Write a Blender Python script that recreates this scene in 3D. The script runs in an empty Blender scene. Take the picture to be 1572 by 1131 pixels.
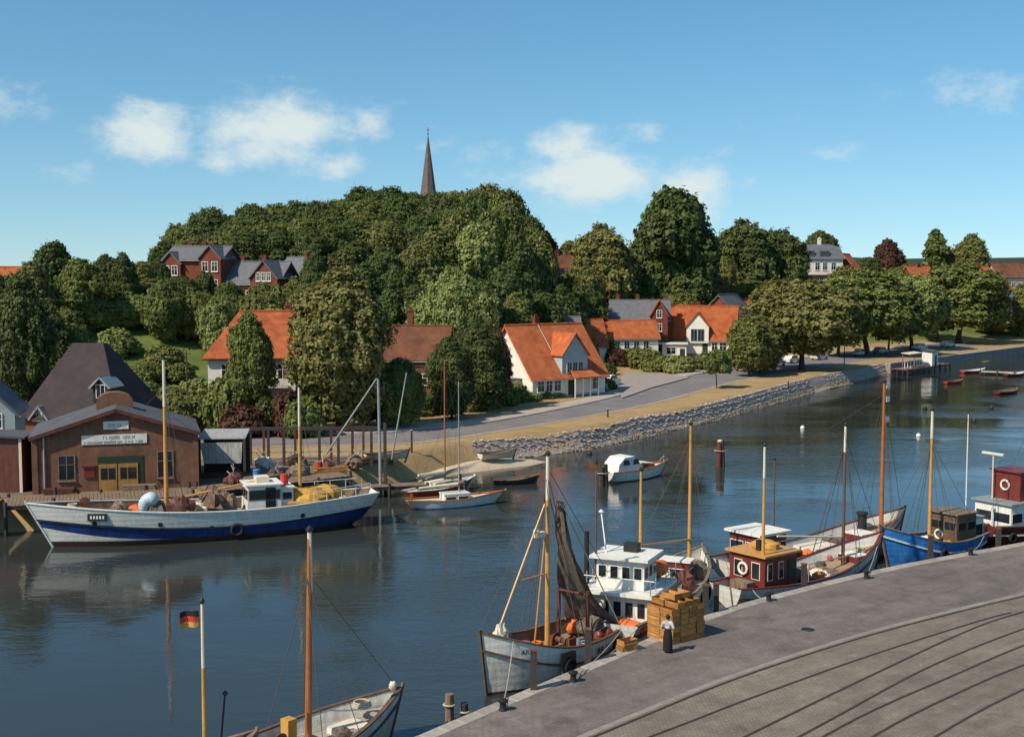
import bpy, bmesh, math, random
import numpy as np
from mathutils import Vector, Matrix, noise as mnoise
random.seed(7); np.random.seed(7)
SC = bpy.context.scene
COL = SC.collection
R = math.radians

# ------------------------------------------------------------------ camera, sky, sun, exposure
F_PX, C_X, C_Y, CAM_Z, HORIZON = 1898.0, 786.0, 565.5, 18.0, 425.0
PITCH = math.atan((C_Y - HORIZON) / F_PX)
cam_data = bpy.data.cameras.new('camera')
cam_data.sensor_width = 36.0
cam_data.lens = 36.0 * F_PX / 1572.0
cam_data.clip_start = 0.5
cam_data.clip_end = 9000.0
cam = bpy.data.objects.new('camera', cam_data)
COL.objects.link(cam)
cam.location = (0, 0, CAM_Z)
cam.rotation_euler = (math.pi / 2 - PITCH, 0, 0)
SC.camera = cam

SUN_EL, SUN_AZ = 45.0, -127.0          # azimuth from +Y (the view) clockwise; the sun stands to the left, a little behind
to_sun = Vector((math.sin(R(SUN_AZ)) * math.cos(R(SUN_EL)), math.cos(R(SUN_AZ)) * math.cos(R(SUN_EL)), math.sin(R(SUN_EL))))
sun_data = bpy.data.lights.new('sun', 'SUN')
sun_data.energy = 5.0
sun_data.angle = R(0.6)
sun_data.color = (1.0, 0.91, 0.75)
sun = bpy.data.objects.new('sun', sun_data)
COL.objects.link(sun)
sun.location = (-60, -20, 80)
sun.rotation_euler = to_sun.to_track_quat('Z', 'Y').to_euler()

SC.view_settings.view_transform = 'Standard'
SC.view_settings.look = 'None'
SC.view_settings.gamma = 1.0
SC.view_settings.use_curve_mapping = False
SC.view_settings.exposure = 0.0
SC.cycles.max_bounces = 6
SC.cycles.diffuse_bounces = 2
SC.cycles.glossy_bounces = 3
SC.cycles.transparent_max_bounces = 6
SC.cycles.use_denoising = True
SC.cycles.caustics_reflective = False
SC.cycles.caustics_refractive = False

world = bpy.data.worlds.new('World')
SC.world = world
world.use_nodes = True
wt = world.node_tree
for n in list(wt.nodes): wt.nodes.remove(n)
def wn(t, **kw):
    n = wt.nodes.new(t)
    for k, v in kw.items(): setattr(n, k, v)
    return n
def wmath(op, a, b=None, c=None, clamp=False):
    n = wn('ShaderNodeMath', operation=op, use_clamp=clamp)
    for i, v in enumerate((a, b, c)):
        if v is None: continue
        if isinstance(v, (int, float)): n.inputs[i].default_value = v
        else: wt.links.new(v, n.inputs[i])
    return n.outputs[0]
w_out = wn('ShaderNodeOutputWorld')
w_bg = wn('ShaderNodeBackground')
w_bg.inputs['Strength'].default_value = 0.135
sky = wn('ShaderNodeTexSky', sky_type='NISHITA')
sky.sun_disc = False
sky.sun_elevation = R(SUN_EL)
sky.sun_rotation = R(SUN_AZ)
sky.altitude = 0.0
sky.air_density = 1.0
sky.dust_density = 0.4
sky.ozone_density = 3.2
hsv = wn('ShaderNodeHueSaturation')
hsv.inputs['Hue'].default_value = 0.484
hsv.inputs['Saturation'].default_value = 1.2
hsv.inputs['Value'].default_value = 0.98
skc = wn('ShaderNodeTexCoord'); skv = wn('ShaderNodeVectorMath', operation='ADD'); skv.inputs[1].default_value = (0, 0, 0.06)   # clear washed air: no yellow band at the horizon
skn = wn('ShaderNodeVectorMath', operation='NORMALIZE')
wt.links.new(skc.outputs['Generated'], skv.inputs[0]); wt.links.new(skv.outputs[0], skn.inputs[0]); wt.links.new(skn.outputs[0], sky.inputs[0])
wt.links.new(sky.outputs[0], hsv.inputs['Color'])
# fair-weather clouds: puffs in a low band, the same band all round the horizon
geo = wn('ShaderNodeTexCoord')
sep = wn('ShaderNodeSeparateXYZ')
wt.links.new(geo.outputs['Generated'], sep.inputs[0])
az = wmath('DEGREES', wmath('ARCTAN2', sep.outputs[0], sep.outputs[1]))
el = wmath('DEGREES', wmath('ARCSINE', sep.outputs[2]))
nz = wn('ShaderNodeTexNoise'); nz.inputs['Scale'].default_value = 19.0; nz.inputs['Detail'].default_value = 12.0; nz.inputs['Roughness'].default_value = 0.68
mp = wn('ShaderNodeMapping'); mp.inputs['Scale'].default_value = (1, 1, 1.9)
wt.links.new(geo.outputs['Generated'], mp.inputs[0]); wt.links.new(mp.outputs[0], nz.inputs[0])
nz2 = wn('ShaderNodeTexNoise'); nz2.inputs['Scale'].default_value = 5.0; nz2.inputs['Detail'].default_value = 5.0
wt.links.new(mp.outputs[0], nz2.inputs[0])
azw = wmath('WRAP', az, 26.0, -26.0)                 # the same puffs come round again every 52 degrees
# every cloud: azimuth, elevation, half width, half height, strength
CLOUDS = [(-23.2, 7.6, 2.9, 2.0, .62), (-16.2, 6.2, 2.5, 1.6, 1.0), (-10.8, 6.4, 4.0, 2.1, 1.0), (-8.3, 5.1, 2.2, 1.0, .75), (-13.0, 5.0, 1.8, 0.9, .6), (-6.4, 6.9, 1.3, 1.3, .6),
          (-1.0, 5.1, 1.7, 1.8, .62), (2.5, 5.9, 2.0, 1.2, .85), (3.6, 4.5, 3.3, 1.5, 1.1), (8.3, 4.0, 2.2, 1.6, .85), (12.0, 7.0, 2.6, 1.1, .36), (17.0, 7.8, 1.8, 1.1, .34), (20.3, 7.9, 3.2, 1.2, .52), (23.5, 5.0, 3.0, 1.5, .42), (-19.8, 4.6, 2.0, .8, .5), (-3.4, 6.2, 1.4, 1.0, .45), (6.2, 6.6, 1.6, .9, .5), (14.6, 5.6, 2.4, .8, .42), (10.6, 4.2, 1.6, .8, .5)]
total = None
for ca, ce, hw, hh, k in CLOUDS:
    dx = wmath('DIVIDE', wmath('SUBTRACT', azw, ca), hw)
    dy = wmath('DIVIDE', wmath('SUBTRACT', el, ce), hh)
    r2 = wmath('ADD', wmath('MULTIPLY', dx, dx), wmath('MULTIPLY', dy, dy))
    g = wmath('MULTIPLY', wmath('POWER', 2.718, wmath('MULTIPLY', r2, -1.0)), k)
    total = g if total is None else wmath('MAXIMUM', total, g)
nn = wmath('ADD', wmath('MULTIPLY', nz.outputs['Fac'], .72), wmath('MULTIPLY', nz2.outputs['Fac'], .28))
cl = wmath('ADD', wmath('MULTIPLY', wmath('SUBTRACT', nn, 0.5), 2.6), wmath('SUBTRACT', wmath('MULTIPLY', total, 1.15), 0.34))
ramp = wn('ShaderNodeMapRange', interpolation_type='SMOOTHSTEP')
ramp.inputs['From Min'].default_value = 0.0; ramp.inputs['From Max'].default_value = 0.85
ramp.inputs['To Max'].default_value = 0.92
wt.links.new(cl, ramp.inputs['Value'])
mixc = wn('ShaderNodeMix', data_type='RGBA')
mixc.inputs['B'].default_value = (5.6, 6.2, 6.1, 1)
wt.links.new(ramp.outputs[0], mixc.inputs['Factor'])
wt.links.new(hsv.outputs[0], mixc.inputs['A'])
wt.links.new(mixc.outputs['Result'], w_bg.inputs['Color'])
wt.links.new(w_bg.outputs[0], w_out.inputs[0])

# ------------------------------------------------------------------ survey helpers (points of the photograph turned into points of the place)
_c, _s = math.cos(PITCH), math.sin(PITCH)
def ray(px, py):
    u = (px - C_X) / F_PX; v = (C_Y - py) / F_PX
    return Vector((u, _c + v * _s, -_s + v * _c))
def on_level(px, py, z):
    d = ray(px, py); t = (z - CAM_Z) / d.z
    return Vector((d.x * t, d.y * t, z))
def at_depth(px, py, y):
    d = ray(px, py); t = y / d.y
    return Vector((d.x * t, y, CAM_Z + d.z * t))

# ------------------------------------------------------------------ materials
def mat(name, col, rough=0.75, var=0.25, scale=2.0, bump=0.15, bscale=None, metal=0.0, spec=0.35, streak=0.0, coord='Object', hue=None, wave=None, rnd=0.0, rust=0.0):
    """a procedural surface: base colour mottled by noise, optional rain streaks, optional tile/board relief"""
    m = bpy.data.materials.new(name); m.use_nodes = True
    nt = m.node_tree; N = nt.nodes; L = nt.links
    b = N['Principled BSDF']
    b.inputs['Roughness'].default_value = rough; b.inputs['Metallic'].default_value = metal
    b.inputs['Specular IOR Level'].default_value = spec
    tc = N.new('ShaderNodeTexCoord')
    n1 = N.new('ShaderNodeTexNoise'); n1.inputs['Scale'].default_value = scale; n1.inputs['Detail'].default_value = 6; n1.inputs['Roughness'].default_value = .65
    L.new(tc.outputs[coord], n1.inputs['Vector'])
    mr = N.new('ShaderNodeMapRange'); mr.inputs[1].default_value = .25; mr.inputs[2].default_value = .75
    mr.inputs[3].default_value = 1 - var; mr.inputs[4].default_value = 1 + var
    L.new(n1.outputs['Fac'], mr.inputs[0])
    fac = mr.outputs[0]
    if streak:
        mp_ = N.new('ShaderNodeMapping'); mp_.inputs['Scale'].default_value = (5, 5, .35)
        L.new(tc.outputs[coord], mp_.inputs[0])
        n2 = N.new('ShaderNodeTexNoise'); n2.inputs['Scale'].default_value = 1.4; n2.inputs['Detail'].default_value = 5
        L.new(mp_.outputs[0], n2.inputs[0])
        m2 = N.new('ShaderNodeMapRange'); m2.inputs[1].default_value = .42; m2.inputs[2].default_value = .72; m2.inputs[3].default_value = 1; m2.inputs[4].default_value = 1 - streak
        L.new(n2.outputs['Fac'], m2.inputs[0])
        mu = N.new('ShaderNodeMath'); mu.operation = 'MULTIPLY'; L.new(fac, mu.inputs[0]); L.new(m2.outputs[0], mu.inputs[1]); fac = mu.outputs[0]
    if rnd:
        oi = N.new('ShaderNodeObjectInfo'); m3 = N.new('ShaderNodeMapRange'); m3.inputs[3].default_value = 1 - rnd; m3.inputs[4].default_value = 1 + rnd
        L.new(oi.outputs['Random'], m3.inputs[0])
        mu = N.new('ShaderNodeMath'); mu.operation = 'MULTIPLY'; L.new(fac, mu.inputs[0]); L.new(m3.outputs[0], mu.inputs[1]); fac = mu.outputs[0]
    vm = N.new('ShaderNodeVectorMath'); vm.operation = 'SCALE'
    if hue is not None:                                   # a second colour in patches
        mx = N.new('ShaderNodeMix'); mx.data_type = 'RGBA'
        n4 = N.new('ShaderNodeTexNoise'); n4.inputs['Scale'].default_value = scale * .45; n4.inputs['Detail'].default_value = 7; n4.inputs['Roughness'].default_value = .7
        L.new(tc.outputs[coord], n4.inputs['Vector'])
        r4 = N.new('ShaderNodeMapRange'); r4.inputs[1].default_value = .45; r4.inputs[2].default_value = .66
        L.new(n4.outputs['Fac'], r4.inputs[0]); L.new(r4.outputs[0], mx.inputs['Factor'])
        mx.inputs['A'].default_value = (*col, 1); mx.inputs['B'].default_value = (*hue, 1)
        L.new(mx.outputs['Result'], vm.inputs[0])
    else:
        vm.inputs[0].default_value = col
    if wave:
        w0 = N.new('ShaderNodeTexWave'); w0.bands_direction = wave[0]; w0.inputs['Scale'].default_value = wave[1]; w0.inputs['Distortion'].default_value = .6; w0.inputs['Detail'].default_value = 2
        L.new(tc.outputs[coord], w0.inputs['Vector']); m5 = N.new('ShaderNodeMapRange'); m5.inputs[3].default_value = 1 - .22 * min(1, wave[2]); m5.inputs[4].default_value = 1 + .12 * min(1, wave[2]); L.new(w0.outputs['Fac'], m5.inputs[0])
        mu = N.new('ShaderNodeMath'); mu.operation = 'MULTIPLY'; L.new(fac, mu.inputs[0]); L.new(m5.outputs[0], mu.inputs[1]); fac = mu.outputs[0]
    L.new(fac, vm.inputs['Scale'])
    if rust:
        mp6 = N.new('ShaderNodeMapping'); mp6.inputs['Scale'].default_value = (3.2, 3.2, .5); L.new(tc.outputs[coord], mp6.inputs[0])
        n6 = N.new('ShaderNodeTexNoise'); n6.inputs['Scale'].default_value = 1.6; n6.inputs['Detail'].default_value = 8; n6.inputs['Roughness'].default_value = .75; L.new(mp6.outputs[0], n6.inputs[0])
        r6 = N.new('ShaderNodeMapRange'); r6.inputs[1].default_value = .55; r6.inputs[2].default_value = .72; r6.inputs[4].default_value = rust; L.new(n6.outputs['Fac'], r6.inputs[0])
        x6 = N.new('ShaderNodeMix'); x6.data_type = 'RGBA'; x6.inputs['B'].default_value = (.16, .075, .035, 1); L.new(r6.outputs[0], x6.inputs['Factor']); L.new(vm.outputs[0], x6.inputs['A']); L.new(x6.outputs['Result'], b.inputs['Base Color'])
    else: L.new(vm.outputs[0], b.inputs['Base Color'])
    if bump or wave:
        bp = N.new('ShaderNodeBump'); bp.inputs['Strength'].default_value = bump if bump else .3; bp.inputs['Distance'].default_value = .05
        n5 = N.new('ShaderNodeTexNoise'); n5.inputs['Scale'].default_value = bscale or scale * 6; n5.inputs['Detail'].default_value = 4
        L.new(tc.outputs[coord], n5.inputs['Vector'])
        hgt = n5.outputs['Fac']
        if wave:                                          # (direction, scale, strength)
            wv = N.new('ShaderNodeTexWave'); wv.bands_direction = wave[0]; wv.inputs['Scale'].default_value = wave[1]; wv.inputs['Distortion'].default_value = .4
            L.new(tc.outputs[coord], wv.inputs['Vector'])
            ad = N.new('ShaderNodeMath'); ad.operation = 'MULTIPLY_ADD'; ad.inputs[1].default_value = wave[2]
            L.new(wv.outputs['Fac'], ad.inputs[0]); L.new(hgt, ad.inputs[2]); hgt = ad.outputs[0]
        L.new(hgt, bp.inputs['Height']); L.new(bp.outputs[0], b.inputs['Normal'])
    return m

def foliage(name, a, b_, warm):
    """leaf colour from dark a to lighter b_, a different tint for every plant"""
    m = bpy.data.materials.new(name); m.use_nodes = True
    nt = m.node_tree; N = nt.nodes; L = nt.links
    b = N['Principled BSDF']; b.inputs['Roughness'].default_value = .6; b.inputs['Specular IOR Level'].default_value = .22
    g = N.new('ShaderNodeNewGeometry')
    oi = N.new('ShaderNodeObjectInfo')
    n1 = N.new('ShaderNodeTexNoise'); n1.inputs['Scale'].default_value = .55; n1.inputs['Detail'].default_value = 3
    L.new(g.outputs['Position'], n1.inputs['Vector'])
    ad = N.new('ShaderNodeMath'); ad.operation = 'MULTIPLY_ADD'; ad.inputs[1].default_value = .34
    L.new(g.outputs['Random Per Island'], ad.inputs[0]); L.new(n1.outputs['Fac'], ad.inputs[2])
    mr = N.new('ShaderNodeMapRange'); mr.inputs[1].default_value = .36; mr.inputs[2].default_value = .92
    L.new(ad.outputs[0], mr.inputs[0])
    mx = N.new('ShaderNodeMix'); mx.data_type = 'RGBA'; mx.inputs['A'].default_value = (*a, 1); mx.inputs['B'].default_value = (*b_, 1)
    L.new(mr.outputs[0], mx.inputs['Factor'])
    m2 = N.new('ShaderNodeMix'); m2.data_type = 'RGBA'; m2.inputs['B'].default_value = (*warm, 1)
    mr2 = N.new('ShaderNodeMapRange'); mr2.inputs[3].default_value = 0; mr2.inputs[4].default_value = .8
    L.new(oi.outputs['Random'], mr2.inputs[0]); L.new(mr2.outputs[0], m2.inputs['Factor'])
    L.new(mx.outputs['Result'], m2.inputs['A']); L.new(m2.outputs['Result'], b.inputs['Base Color'])
    tr = N.new('ShaderNodeBsdfTranslucent'); ms = N.new('ShaderNodeMixShader'); ms.inputs[0].default_value = .24
    L.new(m2.outputs['Result'], tr.inputs['Color'])
    L.new(b.outputs[0], ms.inputs[1]); L.new(tr.outputs[0], ms.inputs[2]); L.new(ms.outputs[0], N['Material Output'].inputs[0])
    return m

# ------------------------------------------------------------------ mesh and object helpers
class MB:
    """collects shapes for ONE mesh"""
    def __init__(s): s.v = []; s.f = []
    def add(s, v, f):
        o = len(s.v); s.v += [tuple(p) for p in v]; s.f += [tuple(i + o for i in q) for q in f]; return s
    def box(s, c, d, rz=0.0, rx=0.0, ry=0.0):
        M_ = Matrix.Translation(c) @ Matrix.Rotation(rz, 4, 'Z') @ Matrix.Rotation(ry, 4, 'Y') @ Matrix.Rotation(rx, 4, 'X')
        x, y, z = d[0] / 2, d[1] / 2, d[2] / 2
        v = [M_ @ Vector(p) for p in ((-x, -y, -z), (x, -y, -z), (x, y, -z), (-x, y, -z), (-x, -y, z), (x, -y, z), (x, y, z), (-x, y, z))]
        return s.add(v, ((0, 3, 2, 1), (4, 5, 6, 7), (0, 1, 5, 4), (1, 2, 6, 5), (2, 3, 7, 6), (3, 0, 4, 7)))
    def b2(s, x0, x1, y0, y1, z0, z1): return s.box(((x0 + x1) / 2, (y0 + y1) / 2, (z0 + z1) / 2), (x1 - x0, y1 - y0, z1 - z0))
    def tube(s, a, b, r0, r1=None, n=8, caps=True):
        a, b = Vector(a), Vector(b); r1 = r0 if r1 is None else r1
        d = (b - a).normalized(); u = d.orthogonal().normalized(); w = d.cross(u)
        v = []
        for p, r in ((a, r0), (b, r1)):
            for i in range(n):
                t = 2 * math.pi * i / n; v.append(p + u * (r * math.cos(t)) + w * (r * math.sin(t)))
        f = [(i, (i + 1) % n, n + (i + 1) % n, n + i) for i in range(n)]
        if caps: f += [tuple(range(n - 1, -1, -1)), tuple(range(n, 2 * n))]
        return s.add(v, f)
    def path(s, pts, r, n=6):
        for a, b in zip(pts, pts[1:]): s.tube(a, b, r, n=n)
        return s
    def lathe(s, c, prof, n=14, ax='Z'):
        v = []
        for r, h in prof:
            for i in range(n):
                t = 2 * math.pi * i / n; p = (r * math.cos(t), r * math.sin(t), h)
                if ax == 'Y': p = (p[0], p[2], p[1])
                if ax == 'X': p = (p[2], p[0], p[1])
                v.append((c[0] + p[0], c[1] + p[1], c[2] + p[2]))
        f = []
        for k in range(len(prof) - 1):
            for i in range(n): f.append((k * n + i, k * n + (i + 1) % n, (k + 1) * n + (i + 1) % n, (k + 1) * n + i))
        f += [tuple(range(n - 1, -1, -1)), tuple(range((len(prof) - 1) * n, len(prof) * n))]
        return s.add(v, f)
    def torus(s, c, R_, r, ax='Y', n=16, m=6):
        v = []; f = []
        for i in range(n):
            t = 2 * math.pi * i / n
            for j in range(m):
                q = 2 * math.pi * j / m; rr = R_ + r * math.cos(q); h = r * math.sin(q)
                p = {'Z': (rr * math.cos(t), rr * math.sin(t), h), 'Y': (rr * math.cos(t), h, rr * math.sin(t)), 'X': (h, rr * math.cos(t), rr * math.sin(t))}[ax]
                v.append((c[0] + p[0], c[1] + p[1], c[2] + p[2]))
                f.append((i * m + j, ((i + 1) % n) * m + j, ((i + 1) % n) * m + (j + 1) % m, i * m + (j + 1) % m))
        return s.add(v, f)
    def prism(s, poly, y0, y1, ax='Y'):
        """an outline in x,z pushed from y0 to y1 (ax Y), or in y,z along x (ax X)"""
        n = len(poly)
        P_ = (lambda p, t: (p[0], t, p[1])) if ax == 'Y' else ((lambda p, t: (t, p[0], p[1])) if ax == 'X' else (lambda p, t: (p[0], p[1], t)))
        v = [P_(p, y0) for p in poly] + [P_(p, y1) for p in poly]
        f = [tuple(range(n)), tuple(range(2 * n - 1, n - 1, -1))] + [(i, n + i, n + (i + 1) % n, (i + 1) % n) for i in range(n)]
        return s.add(v, f)
    def slab(s, a, b, c, d, th):
        """a quad given thickness th along its normal (downwards)"""
        a, b, c, d = map(Vector, (a, b, c, d)); nrm = (b - a).cross(d - a).normalized() * th
        v = [a, b, c, d, a - nrm, b - nrm, c - nrm, d - nrm]
        return s.add(v, ((0, 1, 2, 3), (7, 6, 5, 4), (0, 4, 5, 1), (1, 5, 6, 2), (2, 6, 7, 3), (3, 7, 4, 0)))
    def blob(s, c, r, seed=0, amp=.25, n=10, m=7):
        v = []; f = []
        for j in range(m + 1):
            ph = math.pi * j / m
            for i in range(n):
                t = 2 * math.pi * i / n
                d = Vector((math.sin(ph) * math.cos(t), math.sin(ph) * math.sin(t), math.cos(ph)))
                k = 1 + amp * mnoise.noise(d * 1.7 + Vector((seed * 3.1, seed, 0)))
                v.append((c[0] + d.x * r[0] * k, c[1] + d.y * r[1] * k, c[2] + d.z * r[2] * k))
        for j in range(m):
            for i in range(n): f.append((j * n + i, (j + 1) * n + i, (j + 1) * n + (i + 1) % n, j * n + (i + 1) % n))
        return s.add(v, f)
    def mesh(s, name, smooth=False):
        me = bpy.data.meshes.new(name); me.from_pydata(s.v, [], s.f)
        bm_ = bmesh.new(); bm_.from_mesh(me); bmesh.ops.recalc_face_normals(bm_, faces=bm_.faces); bm_.to_mesh(me); bm_.free()
        if smooth: me.shade_smooth()
        me.update(); return me

def obj(name, mb, material, parent=None, smooth=False, loc=None, rot=None):
    me = mb.mesh(name, smooth) if isinstance(mb, MB) else mb
    o = bpy.data.objects.new(name, me); COL.objects.link(o)
    if material and not me.materials: me.materials.append(material)
    if parent: o.parent = parent
    if loc is not None: o.location = loc
    if rot is not None: o.rotation_euler = rot
    return o
def tag(o, label=None, cat=None, group=None, kind=None):
    if label: o['label'] = label
    if cat: o['category'] = cat
    if group: o['group'] = group
    if kind: o['kind'] = kind
    return o
def thing(name, label, cat, loc=(0, 0, 0), rz=0.0, group=None):
    o = bpy.data.objects.new(name, None); COL.objects.link(o)
    o.empty_display_size = .3
    o.location = loc; o.rotation_euler = (0, 0, rz)
    return tag(o, label, cat, group)
def copy_tree(o, parent=None):
    c = o.copy(); COL.objects.link(c)
    if parent: c.parent = parent
    for ch in list(o.children): copy_tree(ch, c)
    return c
def structure(name, mb, m): return tag(obj(name, mb, m), kind='structure')

# ------------------------------------------------------------------ palette
M = {}
M['white'] = mat('white_paint', (.76, .73, .65), .55, .10, 1.2, .08, streak=.16, rust=.16)
M['hull_white'] = mat('worn_white_hull_paint', (.76, .73, .65), .5, .10, 1.6, .25, streak=.16, wave=('Z', .9, .3), rust=.45)
M['hull_scruffy'] = mat('scuffed_white_hull_paint', (.72, .70, .63), .55, .16, 2.2, .25, streak=.22, hue=(.54, .47, .40), wave=('Z', .9, .3), rust=.75)
M['blue'] = mat('deep_blue_hull_paint', (.014, .045, .175), .42, .4, 1.3, .06, streak=.35, hue=(.022, .062, .21), wave=('Z', .9, .4), rust=.25)
M['bright_blue'] = mat('bright_blue_hull_paint', (.045, .24, .62), .45, .28, 1.5, .2, streak=.3, wave=('Z', .9, .4), rust=.3)
M['oxide'] = mat('red_oxide_paint', (.13, .045, .032), .6, .35, 2.0, .1, streak=.3)
M['dark_oxide'] = mat('dark_antifouling_paint', (.055, .028, .024), .6, .4, 2.0, .1, streak=.3)
M['maroon'] = mat('maroon_varnished_wood', (.17, .032, .024), .42, .3, 2.0, .05, streak=.2)
M['varnish'] = mat('varnished_pine', (.55, .27, .07), .38, .2, 3.0, .03)
M['varnish_red'] = mat('varnished_redwood', (.36, .12, .035), .4, .2, 3.0, .03)
M['mast_dark'] = mat('dark_oiled_wood', (.13, .075, .045), .6, .3, 3.0, .06)
M['timber'] = mat('weathered_timber', (.22, .15, .10), .85, .35, 2.2, .25, streak=.3)
M['dark_timber'] = mat('tarred_timber', (.055, .042, .036), .8, .4, 2.0, .3)
M['deck'] = mat('deck_planking', (.30, .20, .13), .8, .3, 1.4, .12, wave=('Y', 3.2, .5))
M['deck_grey'] = mat('grey_deck_paint', (.30, .27, .24), .75, .3, 1.6, .1)
M['glass'] = mat('dark_window_glass', (.018, .022, .026), .08, .2, 1.0, 0, spec=.6)
M['rope'] = mat('tarred_rope', (.10, .085, .07), .9, .2, 4, .1)
M['pale_rope'] = mat('pale_rope', (.42, .36, .27), .9, .2, 4, .1)
M['net'] = mat('brown_fishing_net', (.155, .118, .092), .95, .35, 5, .5, bscale=28)
M['canvas'] = mat('ochre_canvas', (.50, .27, .06), .85, .3, 2.6, .3)
M['sailcloth'] = mat('cream_sailcloth', (.66, .58, .44), .85, .15, 2.0, .25)
M['orange'] = mat('orange_paint', (.72, .15, .03), .55, .25, 3, .1)
M['red'] = mat('red_paint', (.48, .05, .03), .5, .25, 3, .08)
M['grey_metal'] = mat('galvanised_metal', (.38, .39, .39), .45, .2, 2.5, .08, metal=.3, streak=.3)
M['black'] = mat('black_paint', (.02, .02, .02), .55, .3, 3, .08)
M['rubber'] = mat('black_rubber', (.018, .017, .016), .85, .3, 4, .15)
M['rust'] = mat('rusted_iron', (.16, .065, .03), .85, .45, 4, .3)
M['tile'] = mat('orange_clay_tiles', (.62, .165, .050), .8, .34, 1.1, .8, bscale=9, wave=('X', 5.5, 1.1), hue=(.46, .105, .034))
M['tile_old'] = mat('old_brown_clay_tiles', (.20, .075, .035), .85, .35, 1.0, .5, bscale=9, wave=('X', 5.5, 1.1), hue=(.12, .05, .03))
M['tile_dull'] = mat('dull_red_clay_tiles', (.46, .12, .042), .85, .3, .9, .5, bscale=9, wave=('X', 5.5, 1.1), hue=(.24, .06, .03))
M['slate'] = mat('grey_slate', (.135, .135, .145), .65, .28, 1.2, .4, bscale=10, wave=('Y', 6, .6))
M['felt'] = mat('grey_roofing_felt', (.088, .090, .096), .85, .25, .8, .2, wave=('Y', 1.2, .5))
M['dark_roof'] = mat('dark_brown_roof_tiles', (.048, .034, .034), .8, .35, .9, .4, bscale=8, wave=('X', 6, .6))
M['render'] = mat('white_lime_render', (.78, .74, .64), .85, .10, .7, .12, streak=.10)
M['render_grey_shade'] = mat('grey_boarding_with_shade', (.34, .41, .41), .75, .12, .8, .1, wave=('X', 4, .6))  # grey boarding tone with the orange house gable's shade mixed into it
M['render_cream'] = mat('cream_render', (.66, .58, .42), .85, .12, .7, .12, streak=.12)
M['brick_red'] = mat('dark_red_brick', (.20, .050, .026), .85, .3, 1.6, .3, bscale=14, hue=(.12, .038, .026))
M['brick_brown'] = mat('weathered_brown_brick', (.215, .098, .056), .85, .28, 1.3, .35, bscale=14, hue=(.14, .070, .046), streak=.2)
M['yellow_door'] = mat('ochre_painted_boards', (.38, .19, .055), .7, .25, 2, .12, wave=('X', 5, .5), streak=.3)
M['green_paint'] = mat('dark_green_paint', (.022, .04, .025), .6, .3, 2, .1)
M['corrugated'] = mat('white_corrugated_sheet', (.60, .58, .54), .6, .2, 1.5, .6, wave=('X', 9, 1.5), streak=.45)
M['crate'] = mat('yellow_brown_crate_wood', (.42, .19, .054), .8, .4, 3.0, .25, rnd=.4)
M['stone'] = mat('granite_blocks', (.30, .25, .23), .85, .35, 3, .3, hue=(.20, .16, .15))
M['concrete'] = mat('worn_concrete', (.30, .275, .25), .9, .2, 1.2, .2)
M['bark'] = mat('tree_bark', (.075, .055, .04), .95, .35, 2.5, .5)
M['stucco_pink'] = mat('pinkish_render', (.50, .36, .29), .85, .2, .8, .15)  # pinkish wall colour, mottled by noise
M['skin'] = mat('skin', (.50, .29, .20), .6, .06, 4, 0)
M['leaf_dark'] = foliage('dark_green_leaves', (.036, .056, .014), (.130, .180, .046), (.100, .112, .036))
M['leaf_mid'] = foliage('olive_green_leaves', (.062, .078, .020), (.220, .262, .066), (.205, .185, .056))
M['leaf_light'] = foliage('fresh_green_leaves', (.075, .115, .026), (.330, .395, .120), (.270, .285, .090))
M['leaf_olive'] = foliage('brownish_olive_leaves', (.066, .070, .020), (.255, .250, .074), (.235, .205, .064))
M['leaf_copper'] = foliage('copper_leaves', (.050, .022, .016), (.15, .068, .040), (.110, .055, .032))

def hnoise(x, y, s=1.0): return mnoise.noise(Vector((x * s, y * s, 3.7)))
# ------------------------------------------------------------------ ground: one sheet from the harbour to the horizon
SHORE = [(-3000, 40), (-120, 71), (-60, 80.5), (-37, 86), (-24, 90), (-15, 97.5), (-9.5, 108), (-3.5, 118.3), (7.8, 128.3), (15.9, 140), (25.8, 154.8), (47.3, 192.7), (60, 212), (69.7, 227.7), (82.5, 243), (100, 262), (118, 284), (160, 296), (300, 312), (3000, 520)]
FOOT = [(-3000, 118), (-120, 122), (-60, 131), (-40, 143), (-15, 160), (2, 178), (16, 210), (38, 250), (65, 262), (90, 284), (140, 322), (300, 350), (3000, 640)]
def sdist(X, Y, line):
    best = np.full(X.shape, 1e9); sgn = np.ones(X.shape)
    for (x0, y0), (x1, y1) in zip(line, line[1:]):
        dx, dy = x1 - x0, y1 - y0; L2 = dx * dx + dy * dy
        t = np.clip(((X - x0) * dx + (Y - y0) * dy) / L2, 0, 1)
        ex, ey = X - (x0 + t * dx), Y - (y0 + t * dy)
        d = np.hypot(ex, ey); c = dx * ey - dy * ex
        m = d < best - 1e-9
        best = np.where(m, d, best); sgn = np.where(m, np.where(c >= 0, 1.0, -1.0), sgn)
    return best * sgn
def sm(t): t = np.clip(t, 0, 1); return t * t * (3 - 2 * t)
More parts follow.
